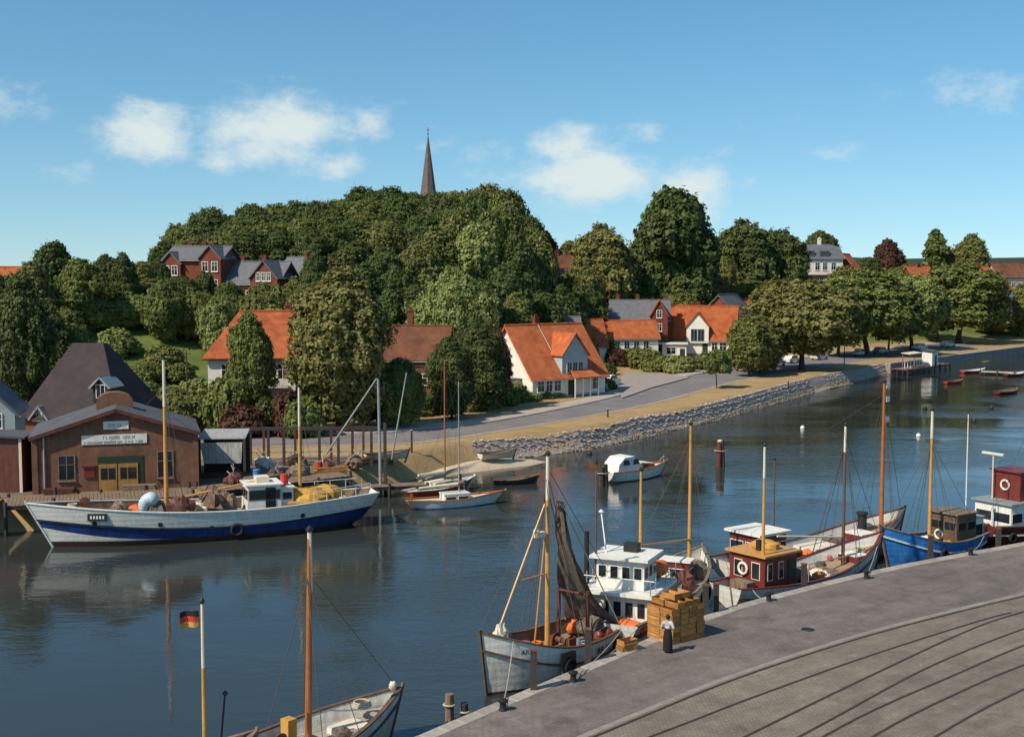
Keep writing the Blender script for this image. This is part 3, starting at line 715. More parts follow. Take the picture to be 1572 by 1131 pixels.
# lower slope of the hill below the wood, behind the waterside houses
SLOPE = ['dark tree just right of the brick villas', 'dark tree above the little brick slope house', 'dark tree high on the slope left of the olive pair', 'olive tree high on the slope under the church spire', 'olive tree highest on the slope right under the spire', 'fresh green tree high on the slope under the wood', 'dark tree at the right end of the upper slope', 'dark tree directly above the brown roofed house', 'dark tree above the large chestnut crown', 'dark tree right of the bright willow top', 'dark narrow tree at the right border of the slope', 'dark low tree behind the chimney of the brown roof', 'olive low tree above the orange house ridge, left', 'dark low tree above the orange house ridge, right', 'dark tree directly behind the bright willow', 'dark tree above the narrow tall white house', 'dark tree squeezed between chestnut and brown roof']
G_S = 'trees on the slope between the hilltop wood and the orange roofs'
for px, top, D, w, leaf in [(480, 415, 192, 60, 'leaf_dark'), (545, 372, 212, 84, 'leaf_dark'), (590, 385, 205, 76, 'leaf_dark'), (640, 378, 208, 84, 'leaf_mid'), (668, 352, 214, 80, 'leaf_mid'), (735, 345, 215, 90, 'leaf_light'), (790, 362, 216, 80, 'leaf_dark'),
                            (610, 410, 196, 70, 'leaf_dark'), (560, 408, 190, 70, 'leaf_dark'), (775, 410, 200, 80, 'leaf_dark'), (815, 395, 218, 60, 'leaf_dark'), (640, 440, 186, 70, 'leaf_dark'), (790, 452, 192, 70, 'leaf_mid'), (835, 450, 206, 64, 'leaf_dark'), (745, 432, 186, 70, 'leaf_dark'), (860, 440, 218, 70, 'leaf_dark'), (600, 440, 176, 70, 'leaf_dark')]:
    tree(px, top, D, w, leaf, SLOPE.pop(0), group=G_S)
for px, top, D, w, leaf, lab in [(283, 424, 186, 44, 'leaf_dark', 'dark tree before the left wing of the left brick villa'), (316, 418, 188, 34, 'leaf_dark', 'dark tree between the two gables of the left brick villa'), (352, 432, 184, 46, 'leaf_mid', 'olive tree between the two brick villas'), (405, 434, 182, 50, 'leaf_mid', 'olive tree before the right brick villa'), (452, 426, 184, 44, 'leaf_mid', 'olive tree at the right corner of the right brick villa'), (246, 400, 190, 36, 'leaf_dark', 'dark tree at the left corner of the left brick villa'), (484, 388, 196, 44, 'leaf_dark', 'dark pointed tree beside the small grey slate roof')]:
    tree(px, top, D, w, leaf, lab, minh=3.5)
# trees that stand out
tree(520, 418, 128, 146, 'leaf_olive', 'large olive green chestnut tree in front of the white villa', 'round_b')
tree(380, 484, 127, 74, 'leaf_mid', 'tree with olive crown hiding the middle of the white villa roof', 'round_a')
tree(698, 420, 172, 138, 'leaf_light', 'bright fresh green willow beside the road left of the orange gabled house', 'willow')
tree(692, 520, 139, 70, 'leaf_dark', 'dark green tree under the bright willow behind the yacht masts', 'round_b')
tree(735, 500, 147, 84, 'leaf_dark', 'dark tree hiding the left corner of the orange gabled house', 'round_a')
tree(762, 508, 152, 44, 'leaf_copper', 'small rust tinged tree against the left gable of the orange house', 'oval_b')
tree(612, 552, 131, 84, 'leaf_mid', 'low spreading olive tree below the brown roofed house', 'round_c')
tree(562, 545, 133, 54, 'leaf_mid', 'olive tree right of the large chestnut tree', 'round_a')
tree(548, 480, 165, 70, 'leaf_dark', 'dark tree behind the chestnut, left of the brown roofed house', 'round_b')
for px, D, r_, h_, leaf, lab in [(346, 126, 2.3, 5.6, 'leaf_mid', 'bushy tree against the left corner of the white villa'), (412, 125, 1.9, 3.6, 'leaf_dark', 'dark bush before the villa ground floor, left of the door'), (440, 124, 2.0, 4.4, 'leaf_copper', 'reddish bush by the villa entrance'), (462, 123, 2.0, 3.8, 'leaf_mid', 'olive bush at the right end of the villa front'), (372, 123, 2.2, 3.2, 'leaf_copper', 'low rusty bush in the villa garden')]:
    plant('shrub', lab, 'shrub', 'bush_a', at_depth(px, 600, D).x, D, r_, h_, leaf)
# left flank
G_L = 'trees on the left flank of the hill'
for px, top, D, w, leaf in [(85, 372, 176, 66, 'leaf_dark'), (50, 405, 168, 70, 'leaf_mid'), (125, 398, 172, 74, 'leaf_mid'), (165, 392, 182, 60, 'leaf_dark'), (192, 390, 178, 44, 'leaf_dark'), (218, 402, 186, 50, 'leaf_mid'), (236, 398, 190, 40, 'leaf_dark'), (10, 425, 158, 80, 'leaf_mid'), (100, 420, 178, 80, 'leaf_dark'), (165, 432, 180, 84, 'leaf_mid'), (215, 436, 184, 74, 'leaf_mid'), (255, 430, 172, 70, 'leaf_mid'), (300, 445, 174, 74, 'leaf_mid'), (340, 458, 168, 70, 'leaf_light'), (395, 448, 172, 76, 'leaf_mid'), (440, 440, 176, 70, 'leaf_mid'), (285, 474, 176, 74, 'leaf_mid'), (350, 478, 172, 76, 'leaf_mid'), (420, 470, 170, 60, 'leaf_light'), (470, 440, 164, 80, 'leaf_mid'), (150, 476, 174, 74, 'leaf_light'), (205, 476, 176, 66, 'leaf_light'), (-25, 410, 150, 90, 'leaf_dark')]:
    tree(px, top, D, w, leaf, 'bushy tree on the left flank of the hill below the brick villas' if px > 235 else 'bushy tree in the grove at the left edge of the hill', group=G_L + (' below the brick villas' if px > 235 else ' at the left edge'))
tree(28, 430, 118, 96, 'leaf_dark', 'tall dark tree at the left edge behind the grey house', 'round_a')
tree(72, 470, 128, 80, 'leaf_dark', 'dark tree rising left of the steep barn roof', 'oval_a')
tree(100, 480, 132, 90, 'leaf_mid', 'pale olive tree above the ridge of the steep dark barn', 'round_b')
# upper right
tree(925, 352, 258, 122, 'leaf_olive', 'rounded brown green tree left of the tallest tree', 'round_a')
tree(872, 372, 262, 56, 'leaf_mid', 'autumn tinged tree beside the pale house on the ridge', 'round_b')
tree(838, 356, 268, 40, 'leaf_copper', 'small brownish tree at the right foot of the hilltop wood', 'round_c')
tree(1033, 292, 268, 128, 'leaf_dark', 'tallest dark tree standing high above the row of houses', 'round_c')
tree(1004, 330, 266, 74, 'leaf_dark', 'dark tree grown into the left side of the tallest tree', 'oval_a')
tree(1066, 345, 266, 60, 'leaf_dark', 'dark tree grown into the right side of the tallest tree', 'oval_b')
tree(1142, 344, 300, 112, 'leaf_dark', 'dark round tree left of the hotel, higher of the pair', 'round_a')
tree(1196, 356, 306, 90, 'leaf_dark', 'dark tree touching the left end of the slate roofed hotel', 'round_b')
tree(1258, 356, 350, 62, 'leaf_dark', 'round treetop showing above the hotel roof', 'round_c')
tree(1360, 368, 345, 42, 'leaf_copper', 'dark copper coloured tree alone on the ridge right of the hotel', 'oval_b')
tree(1433, 352, 350, 42, 'leaf_mid', 'slim tall tree alone on the skyline at the right', 'poplar')
tree(1486, 362, 352, 62, 'leaf_mid', 'spreading tree on the skyline above the far red roofs', 'round_a')
tree(1455, 385, 355, 50, 'leaf_mid', 'low tree between the two skyline trees at the right', 'round_b')
G_R = 'trees on the bank behind the row of houses'
for px, top, D, w, leaf in [(890, 405, 244, 80, 'leaf_mid'), (950, 400, 262, 84, 'leaf_dark'), (1010, 408, 264, 84, 'leaf_dark'), (1065, 412, 264, 80, 'leaf_dark'), (1110, 395, 290, 60, 'leaf_mid'), (1100, 425, 280, 70, 'leaf_mid'), (1150, 428, 284, 76, 'leaf_mid'), (1195, 432, 276, 70, 'leaf_mid'), (900, 440, 232, 70, 'leaf_dark'), (962, 436, 260, 80, 'leaf_dark'), (1035, 436, 262, 80, 'leaf_mid'), (1330, 396, 340, 60, 'leaf_dark'), (1385, 402, 345, 60, 'leaf_mid'), (1300, 410, 318, 60, 'leaf_mid'), (1240, 428, 312, 60, 'leaf_mid'), (1425, 418, 335, 60, 'leaf_mid'), (1375, 412, 325, 70, 'leaf_mid'), (1500, 415, 345, 50, 'leaf_mid'), (1525, 452, 322, 60, 'leaf_mid'), (1565, 440, 325, 70, 'leaf_mid'), (1600, 425, 335, 80, 'leaf_dark')]:
    tree(px, top, D, w, leaf, 'leafy tree on the bank right of the hotel and above the quayside trees' if px > 1215 else 'leafy tree on the bank behind the row of orange roofed houses', group=G_R + (' near the hotel' if px > 1215 else ''), minh=4)
# quayside avenue at the right
tree(1232, 432, 212, 156, 'leaf_olive', 'broad olive quayside tree, leftmost large one of the avenue', 'avenue_a')
tree(1168, 490, 206, 76, 'leaf_olive', 'smaller autumn tinged quayside tree beside the last house', 'round_a')
tree(1330, 416, 250, 150, 'leaf_mid', 'large quayside tree in the middle of the avenue', 'avenue_b')
tree(1288, 440, 246, 96, 'leaf_dark', 'darker quayside tree between the two largest of the avenue', 'avenue_a')
tree(1400, 424, 272, 108, 'leaf_light', 'fresh green quayside tree between two olive ones', 'avenue_a')
tree(1474, 408, 298, 150, 'leaf_mid', 'large rounded quayside tree at the far end of the avenue', 'avenue_b')
tree(1440, 440, 300, 70, 'leaf_dark', 'dark tree squeezed between the last trees of the avenue', 'avenue_a')
tree(1365, 440, 262, 60, 'leaf_dark', 'dark crowned tree right of the middle avenue tree', 'avenue_a')
p = on_level(1100, 596, 2.0)
plant('broadleaf_tree', 'young staked tree with a small crown alone on the grass verge', 'tree', 'young', p.x, p.y, 2.6, 6.0, 'leaf_mid')
p = on_level(1150, 578, 2.0)
plant('broadleaf_tree', 'slim roadside tree with a dark trunk beside the parked red van', 'tree', 'oval_b', p.x, p.y, 3.4, 10.0, 'leaf_mid')
# garden shrubs
def shrub(px, py, w, h, leaf, label, group, D=None, key=None, z=2.0):
    p = on_level(px, py, z) if D is None else Vector(((px - C_X) / F_PX * D, D, hz((px - C_X) / F_PX * D, D)))
    return plant('shrub', label, 'shrub', key or ('bush_a', 'bush_b')[int(px) % 2], p.x, p.y, w, h, leaf, group)
for i, (px, py, w, h, leaf) in enumerate([(905, 562, 2.6, 4.5, 'leaf_mid'), (925, 560, 3, 4.6, 'leaf_mid'), (948, 562, 3, 4.0, 'leaf_copper'), (972, 562, 3.2, 4.4, 'leaf_mid'), (995, 566, 3.2, 4.2, 'leaf_mid'), (1018, 570, 3.2, 3.6, 'leaf_mid'), (1040, 572, 3.0, 3.8, 'leaf_light'), (1060, 568, 2.8, 3.2, 'leaf_mid'), (1085, 564, 2.8, 3.2, 'leaf_mid'), (1110, 560, 2.6, 3.4, 'leaf_mid'), (1130, 555, 2.6, 3.6, 'leaf_mid'), (960, 548, 2.4, 4.4, 'leaf_mid'), (1030, 553, 2.4, 4.2, 'leaf_mid'), (930, 575, 2.2, 2.6, 'leaf_dark'), (912, 575, 2.0, 2.8, 'leaf_light')]):
    shrub(px, py, w * .9, h * .72, leaf, 'dense garden shrub in the hedge before the row of houses', 'shrubs of the hedge before the row of houses')
for px, py, w, h, leaf in [(770, 622, 2.0, 3.0, 'leaf_mid'), (752, 624, 1.8, 2.4, 'leaf_mid'), (735, 628, 1.8, 2.2, 'leaf_light'), (715, 631, 1.8, 2.0, 'leaf_mid'), (792, 618, 1.6, 2.4, 'leaf_mid'), (812, 615, 1.4, 1.2, 'leaf_light'), (832, 612, 1.4, 1.1, 'leaf_mid'), (852, 610, 1.4, 1.0, 'leaf_light'), (872, 608, 1.3, 1.0, 'leaf_mid'), (892, 604, 1.4, 1.3, 'leaf_mid'), (912, 600, 1.6, 1.5, 'leaf_mid'), (930, 597, 1.5, 1.6, 'leaf_mid')]:
    shrub(px, py, w, h, leaf, 'low shrub in the front garden of the orange gabled house', 'front garden shrubs of the orange gabled house')
for px, py, w, h, leaf in [(330, 658, 1.6, 1.6, 'leaf_mid'), (352, 656, 1.6, 1.4, 'leaf_copper'), (376, 654, 1.6, 1.8, 'leaf_mid'), (400, 652, 1.5, 1.6, 'leaf_dark'), (425, 650, 1.6, 2.0, 'leaf_mid'), (452, 648, 1.6, 1.5, 'leaf_dark'), (482, 646, 1.8, 2.4, 'leaf_dark'), (512, 644, 1.8, 2.0, 'leaf_dark'), (545, 643, 1.8, 1.6, 'leaf_mid'), (578, 642, 2, 2.4, 'leaf_mid'), (604, 640, 2, 2.8, 'leaf_mid'), (632, 638, 2, 2.4, 'leaf_mid'), (655, 636, 1.8, 2.0, 'leaf_dark'), (680, 634, 1.6, 2.0, 'leaf_dark')]:
    shrub(px, py, w, h, leaf, 'rough shrub in the hedge along the road below the villa', 'shrubs along the road below the villa')
G_B = 'bushes on the lawn slope above the barn'
for px, D, w, h, leaf in [(196, 152, 1.8, 2.0, 'leaf_mid'), (226, 158, 2.2, 2.4, 'leaf_mid'), (180, 166, 2.6, 3.2, 'leaf_light'), (212, 150, 2.0, 2.2, 'leaf_light'), (250, 164, 2.4, 2.8, 'leaf_mid'), (296, 152, 2.2, 2.8, 'leaf_light'), (272, 160, 2.0, 2.2, 'leaf_mid'), (168, 156, 2.4, 2.6, 'leaf_mid'), (262, 150, 1.8, 2.0, 'leaf_mid'), (284, 138, 2.0, 2.6, 'leaf_mid'), (236, 128, 2.2, 3.0, 'leaf_mid'), (262, 125, 2.4, 3.8, 'leaf_mid'), (300, 128, 1.8, 3.4, 'leaf_mid'), (140, 152, 2.6, 3.0, 'leaf_light'), (110, 148, 2.6, 3.2, 'leaf_light')]:
    shrub(px, 0, w, h, leaf, 'bush on the sunny lawn slope above the barn', G_B, D)
# ------------------------------------------------------------------ buildings
def win(parent, x, y, z, w, h, face, frame='white', mull=True, sill=True):
    """a window: frame with bars, its pane a sub-part; face f/b/l/r of a box, x,y on that wall"""
    t = .09; d = .07
    o = MB()
    def bar(u0, u1, v0, v1, dep=d):
        if face in 'fb': o.b2(x + u0, x + u1, y - dep, y + dep, z + v0, z + v1)
        else: o.b2(x - dep, x + dep, y + u0, y + u1, z + v0, z + v1)
    bar(-w / 2 - t, w / 2 + t, -t, .0); bar(-w / 2 - t, w / 2 + t, h, h + t); bar(-w / 2 - t, -w / 2, 0, h); bar(w / 2, w / 2 + t, 0, h)
    if mull: bar(-.03, .03, 0, h, .06); bar(-w / 2, -.03, h * .62, h * .62 + .05, .06); bar(.03, w / 2, h * .62, h * .62 + .05, .06)
    if sill: bar(-w / 2 - t * 1.6, w / 2 + t * 1.6, -t - .08, -t, d + .08)
    fo = obj('window', o, M[frame], parent)
    p_ = MB()
    if face in 'fb': p_.b2(x - w / 2, x + w / 2, y - .035, y + .035, z, z + h)
    else: p_.b2(x - .035, x + .035, y - w / 2, y + w / 2, z, z + h)
    obj('pane', p_, M['glass'], fo)
    return fo
def chimney(parent, x, y, z0, z1, s=.7, m='brick_red'):
    c = MB(); c.b2(x - s / 2, x + s / 2, y - s / 2, y + s / 2, z0, z1); c.b2(x - s / 2 - .08, x + s / 2 + .08, y - s / 2 - .08, y + s / 2 + .08, z1, z1 + .18)
    c.tube((x - .12, y, z1 + .18), (x - .12, y, z1 + .5), .1); c.tube((x + .14, y, z1 + .18), (x + .14, y, z1 + .45), .1)
    return obj('chimney', c, M[m], parent)
def gable_body(w, d, e, r, m_over=.0):
    """walls of a house w long (x), d deep (y), eaves e, ridge r along x"""
    b = MB(); b.prism([(-d / 2, 0), (d / 2, 0), (d / 2, e), (0, r), (-d / 2, e)], -w / 2, w / 2, 'X'); return b
def gable_roof(w, d, e, r, ov=.4, th=.22, hip=0.0):
    b = MB(); x = w / 2 + ov; k = (r - e) / (d / 2); yo = d / 2 + ov; ze = e - ov * k; up = .16
    for s in (-1, 1):
        q = [(-x, s * yo, ze + up), (x, s * yo, ze + up), (x - hip, 0, r + up), (-x + hip, 0, r + up)]
        if s < 0: b.slab(q[0], q[1], q[2], q[3], th)
        else: b.slab(q[1], q[0], q[3], q[2], th)
    if hip:
        for s in (-1, 1):
            v = [(s * x, -yo, ze + up), (s * x, yo, ze + up), (s * (x - hip), 0, r + up)]
            b.add(v, [(0, 1, 2)])
    b.tube((-x + hip, 0, r + up + .02), (x - hip, 0, r + up + .02), .13, n=6)
    return b
def house(name, label, x, y, rz, w, d, e, r, wall, roof, wins=(), chim=(), door=None, hip=0.0, z=None, frame='white', ov=.4, cat='house', base=True, group=None):
    t = thing(name, label, cat, (x, y, hz(x, y) if z is None else z), rz, group)
    obj('wall', gable_body(w, d, e, r) if not hip else MB().b2(-w / 2, w / 2, -d / 2, d / 2, 0, e + .02), M[wall], t)
    if base: obj('plinth', MB().b2(-w / 2 - .06, w / 2 + .06, -d / 2 - .06, d / 2 + .06, -2.5, .35), M['stone'], t)
    rf = obj('roof', gable_roof(w, d, e, r, ov, hip=hip), M[roof], t)
    if not hip:
        for s_ in (-1, 1): obj('gutter', MB().tube((-w / 2 - ov, s_ * (d / 2 + ov + .05), e - ov * (r - e) / (d / 2) + .02), (w / 2 + ov, s_ * (d / 2 + ov + .05), e - ov * (r - e) / (d / 2) + .02), .07, n=6), M['grey_metal'], rf)
    for cx, cy, top in chim: chimney(rf, cx, cy, r - 1.2 - abs(cy) * (r - e) / (d / 2), r + top)
    for f, u, zz, ww, hh in wins:
        px_, py_ = {'f': (u, -d / 2), 'b': (u, d / 2), 'l': (-w / 2, u), 'r': (w / 2, u)}[f]
        win(t, px_, py_, zz, ww, hh, f, frame)
    if door:
        f, u, ww, hh, dm = door
        px_, py_ = {'f': (u, -d / 2), 'b': (u, d / 2), 'l': (-w / 2, u), 'r': (w / 2, u)}[f]
        o = MB()
        if f in 'fb': o.b2(px_ - ww / 2, px_ + ww / 2, py_ - .05, py_ + .05, .3, .3 + hh)
        else: o.b2(px_ - .05, px_ + .05, py_ - ww / 2, py_ + ww / 2, .3, .3 + hh)
        do = obj('door', o, M[dm], t)
        hb = MB()
        if f in 'fb': hb.b2(px_ + ww * .3, px_ + ww * .38, py_ - .12, py_ - .05, 1.2, 1.32)
        else: hb.b2(px_ - .12 if f == 'l' else px_ + .05, px_ - .05 if f == 'l' else px_ + .12, py_ + ww * .3, py_ + ww * .38, 1.2, 1.32)
        obj('handle', hb, M['black'], do)
    return t
def dormer(parent, x, y0, z0, w, h, rise, dep, wall, roof, pane_w=None, n=1, trim='white', hgt=None):
    """a gabled dormer: front at y0 facing -y, running back dep"""
    b = MB(); b.prism([(x - w / 2, z0), (x + w / 2, z0), (x + w / 2, z0 + h), (x, z0 + h + rise), (x - w / 2, z0 + h)], y0, y0 + dep)
    d_ = obj('dormer', b, M[wall], parent)
    r_ = MB(); ov = .3; k = rise / (w / 2)
    for s in (-1, 1):
        a = (x + s * (w / 2 + ov), y0 - ov, z0 + h - ov * k + .1); b2 = (x + s * (w / 2 + ov), y0 + dep, z0 + h - ov * k + .1); c = (x, y0 + dep, z0 + h + rise + .1); e = (x, y0 - ov, z0 + h + rise + .1)
        (r_.slab(a, e, c, b2, .16) if s < 0 else r_.slab(a, b2, c, e, .16))
    obj('dormer_roof', r_, M[roof], d_)
    pw = pane_w or w * .5; hgt = hgt or h * .75
    for i in range(n):
        u = x + (i - (n - 1) / 2) * (pw + .22)
        o = MB(); o.b2(u - pw / 2 - .07, u + pw / 2 + .07, y0 - .06, y0 + .02, z0 + .35, z0 + .35 + hgt + .14); obj('dormer_frame', o, M[trim], d_)
        o = MB(); o.b2(u - pw / 2, u - .03, y0 - .075, y0, z0 + .42, z0 + .35 + hgt + .07); o.b2(u + .03, u + pw / 2, y0 - .075, y0, z0 + .42, z0 + .35 + hgt + .07); obj('dormer_pane', o, M['glass'], d_)
    return d_
def at_px(px, D): return (px - C_X) / F_PX * D

# --- the orange house with the shade-toned boarded gable, ridge running away to the left rear
hx, hy = at_px(836, 166), 168.5
t = house('gabled_house', 'large orange tiled house with shade-toned boarded gable by the road', hx, hy, R(37), 12.5, 11.0, 3.0, 9.4, 'render', 'tile',
          [('f', -4.9, 1.0, 1.0, 1.4), ('f', -3.5, 1.0, 1.0, 1.4), ('f', -2.1, 1.0, 1.0, 1.4), ('f', 4.6, 1.0, 1.1, 1.4), ('l', -1.6, 1.0, 1.1, 1.3), ('l', 1.4, 1.0, 1.1, 1.3), ('l', 0, 4.6, 1.1, 1.3), ('r', -2, 1, 1.1, 1.3), ('r', 2, 1, 1.1, 1.3)],
          [(-1.0, .6, 1.0)], ('f', .3, 1.1, 2.1, 'green_paint'), z=2.0, ov=.5)
dormer(t, .9, -5.5, 2.9, 4.4, 2.9, 2.7, 5.2, 'render_grey_shade', 'tile', .75, 3, 'white', 1.35)  # gable wall coloured grey to carry its shade
o = MB(); o.slab((-.6, -7.4, 2.75), (4.2, -7.4, 2.75), (3.4, -5.4, 3.7), (.2, -5.4, 3.7), .15); o.slab((4.2, -7.4, 2.75), (5.0, -5.4, 2.75), (3.4, -5.4, 3.7), (3.4, -5.4, 3.7), .1)
pr = obj('porch_roof', o, M['tile'], t)
o = MB()
for u in (-.4, .9, 2.2, 3.6): o.b2(u - .07, u + .07, -7.25, -7.11, 0, 2.7)
o.b2(-.4, 3.6, -7.22, -7.14, .9, 1.0); obj('porch_post', o, M['white'], pr)
o = MB(); o.b2(-7.8, -6.25, -3.0, 3.4, 0, 2.5); an = obj('annexe', o, M['render'], t)
obj('annexe_roof', MB().b2(-8.1, -6.25, -3.3, 3.7, 2.5, 2.66), M['felt'], an)
obj('lightning_rod', MB().tube((-1.2, -.2, 9.4), (-1.2, -.2, 6.3 + .1), .04).tube((-1.2, -.2, 9.5), (-1.2, -3.1, 6.2), .05), M['grey_metal'], t)
# garden walls
for px0, py0, px1, py1, h, m, lab in [(912, 604, 952, 590, .8, 'render', 'low white garden wall right of the orange gabled house'), (735, 602, 790, 596, 2.2, 'render', 'white garden wall left of the orange gabled house')]:
    a, b = on_level(px0, py0, 2.1), on_level(px1, py1, 2.1); d_ = b - a; t = thing('garden_wall', lab, 'wall', ((a + b) / 2).to_tuple()[:2] + (2.0,), math.atan2(d_.y, d_.x))
    obj('wall_body', MB().b2(-d_.length / 2, d_.length / 2, -.12, .12, -.3, h), M[m], t); obj('wall_cap', MB().b2(-d_.length / 2 - .05, d_.length / 2 + .05, -.17, .17, h, h + .1), M['concrete'], t)
# red brick shed with white windows by the road, left of the orange house
house('brick_outhouse', 'small red brick outhouse among shrubs left of the orange gabled house', at_px(742, 152), 153.5, R(20), 4.6, 4.0, 2.5, 4.0, 'brick_red', 'tile_dull', [('f', -1, .9, .9, 1.1), ('f', .9, .9, .9, 1.1)], z=2.0, base=False)

# --- the row of houses behind the hedge
G_H = 'row of houses behind the hedge'
house('end_house', 'dull orange roofed house directly behind the shade-toned gable', at_px(893, 222), 224, R(12), 7.5, 7.5, 3.2, 7.6, 'render', 'tile_dull', [('f', -2, 1, 1, 1.3), ('f', 1.5, 1, 1, 1.3)], [(-3.6, 0, .9)], z=2.6)
house('tall_white_house', 'narrow tall white house end showing behind the orange gabled house', at_px(868, 206), 208, R(4), 5.0, 4.6, 6.4, 8.6, 'render', 'slate', [('f', -1, 4.0, .9, 1.2), ('f', 1, 4, .9, 1.2)], z=2.6, ov=.2)
t = house('long_cottage', 'long low cottage with orange roof and pale gabled dormer', at_px(945, 226), 229, R(8), 15.0, 7.0, 3.9, 6.8, 'render', 'tile', [('f', u, 1.9, .9, 1.3) for u in (-5.5, -.2, 1.6, 3.4, 5.2)], [(-7.0, 0, .7)], z=3.0)
dormer(t, -4.2, -3.7, 3.1, 3.4, 1.4, 1.9, 3.4, 'render', 'tile', .7, 1)
house('back_cottage', 'small orange roof with white gable behind the long cottage', at_px(925, 240), 243, R(3), 7.4, 6.0, 5.2, 7.8, 'render', 'tile', [('l', 0, 3.4, .8, 1.1)], [(1.5, 0, .6)], z=3.6)
t = house('slate_villa', 'red brick villa with blue grey slate roof in the row', at_px(985, 234), 238, R(-6), 11.0, 9.0, 7.0, 10.4, 'brick_red', 'slate', [('f', u, zz, .9, 1.5) for u in (.6, 2.2) for zz in (1.4, 4.6)], [(-4.2, .8, .9), (-.4, .8, .9), (5.2, .8, .7)], z=3.0)
dormer(t, 3.7, -5.6, .0, 3.2, 8.0, 2.7, 6.0, 'brick_red', 'tile_dull', .8, 1, 'white', 1.5)
for zz in (4.9, 7.4): win(t, 3.7, -5.62, zz, .9, 1.3, 'f')
obj('bay_parapet', MB().b2(1.8, 5.8, -6.3, -5.62, .0, 1.0), M['brick_red'], t)
t = house('white_gable_house', 'orange roofed house with tall bright white front gable', at_px(1090, 236), 240.5, R(-14), 11.5, 9.0, 3.2, 9.2, 'render', 'tile', [('f', -3.8, 1, 1, 1.4), ('f', 3.6, 1, 1.2, 1.4), ('f', 2.0, 1, 1.0, 1.4)], [(-1.6, .6, .6)], z=3.0, door=('f', .2, 1.0, 2.1, 'green_paint'))
dormer(t, -1.2, -5.0, 2.4, 4.2, 3.3, 2.5, 5.0, 'render', 'tile', 1.1, 2, 'render_grey_shade', 2.2)
house('wing_house', 'orange mansard roof between the slate villa and the white gable', at_px(1050, 236), 242, R(-8), 8.0, 8.4, 3.2, 9.0, 'render', 'tile', [('f', -1.5, 1.2, 1, 1.4)], [], z=3.0)
house('grey_roof_house', 'brick house with long grey slate roof behind the white gable', at_px(1122, 258), 262, R(62), 12.0, 9.5, 6.0, 10.8, 'brick_red', 'slate', [('l', -1.5, 6.6, .8, 1.1), ('l', 1.2, 6.6, .8, 1.1)], [], z=3.4)
house('last_house', 'dull red roof peeping out beside the quayside tree', at_px(1152, 264), 268, R(10), 8.0, 8.0, 5.6, 9.6, 'render', 'tile_dull', [], [(-2, 0, .8), (2.5, 0, .8)], z=3.4)
t = thing('garden_kiosk', 'small white kiosk with flat roof in front of the slate villa', 'kiosk', (at_px(1037, 228), 229.5, 2.6), R(-6))
obj('wall', MB().b2(-2.2, 2.2, -1.6, 1.6, -.5, 3.0), M['render'], t); obj('flat_roof', MB().b2(-3.4, 2.5, -2.0, 1.9, 3.0, 3.2), M['white'], t); win(t, -.6, -1.6, 1.2, 1.6, 1.2, 'f'); obj('door', MB().b2(1.0, 1.9, -1.66, -1.58, .1, 2.2), M['green_paint'], t)

# --- white villa half hidden by trees
vx, vy = at_px(398, 134), 139.0
t = house('white_villa', 'white villa with bright orange hipped roof behind garden trees', vx, vy, R(7), 12.4, 9.0, 7.2, 11.6, 'render', 'tile', [('f', u, zz, 1.0, 1.6) for u in (-4.2, -2.2, -.2, 1.8, 3.8) for zz in (1.3, 4.5)] + [('l', u, zz, 1, 1.5) for u in (-2, 2) for zz in (1.3, 4.5)], [(2.2, .8, .7)], ('f', .8, 1.2, 2.2, 'maroon'), hip=3.6, z=2.4, ov=.6)
obj('balcony', MB().b2(-2.0, 2.4, -5.7, -4.55, 3.6, 3.8).b2(-2.0, 2.4, -5.72, -5.62, 3.8, 4.6), M['white'], t)
obj('sun_porch', MB().b2(5.8, 8.4, -3.2, 3.0, -.3, 3.2), M['render'], t); obj('sun_porch_roof', MB().b2(5.85, 8.7, -3.5, 3.3, 3.2, 3.4), M['white'], t)
# --- brown roofed house
house('brown_roof_house', 'old house with sagging brown tile roof and tall chimney', at_px(628, 154), 158, R(-4), 9.6, 8.5, 5.2, 9.0, 'brick_brown', 'tile_old', [('f', -2, 2, 1, 1.3), ('f', 2, 2, 1, 1.3)], [(-.2, .3, 2.0)], z=2.6)
# --- brick villas on the hill
t = house('brick_villa', 'left dark red brick villa with slate roof and white windows on the hill', at_px(306, 196), 199, R(-12), 9.6, 7.5, 5.6, 7.6, 'brick_red', 'slate', [('f', u, zz, 1.0, 1.4) for u in (-4.0, -2.6, 3.0, 4.2) for zz in (.9, 3.5)] + [('l', 0, 3.4, .9, 1.3), ('r', 0, 3.4, .9, 1.3)], [(-2.4, .8, .6), (0, .8, .6), (1.4, .8, .6)], z=hz(at_px(306, 196), 199) - 2.2)
dormer(t, 3.4, -4.6, -1.5, 3.6, 7.4, 1.9, 5.4, 'brick_red', 'slate', .9, 2, 'white', .1)
dormer(t, -3.4, -4.4, -1.5, 3.4, 6.6, 1.7, 5.4, 'brick_red', 'slate', .9, 2, 'white', .1)
for u in (2.6, 4.2): 
    for zz in (1.0, 3.8): win(t, u, -4.62, zz, .9, 1.4, 'f')
for u in (-4.1, -2.7): win(t, u, -4.42, 3.2, .9, 1.4, 'f')
t = house('brick_villa', 'right dark red brick villa, lower, with large slate roof on the hill', at_px(396, 194), 197, R(-16), 9.8, 8.0, 3.8, 7.0, 'brick_red', 'slate', [('f', u, 1.2, 1.0, 1.4) for u in (-3.6, -1.8, 0)], [(-3.4, .6, .8), (.4, .6, .9)], z=hz(at_px(396, 194), 197) - 2.2)
dormer(t, 3.0, -5.0, -1.5, 4.6, 6.2, 2.6, 6.0, 'brick_red', 'slate', .6, 1, 'white', .1)
for u in (2.1, 3.0, 3.9): win(t, u, -5.02, 4.2, .55, 1.2, 'f')
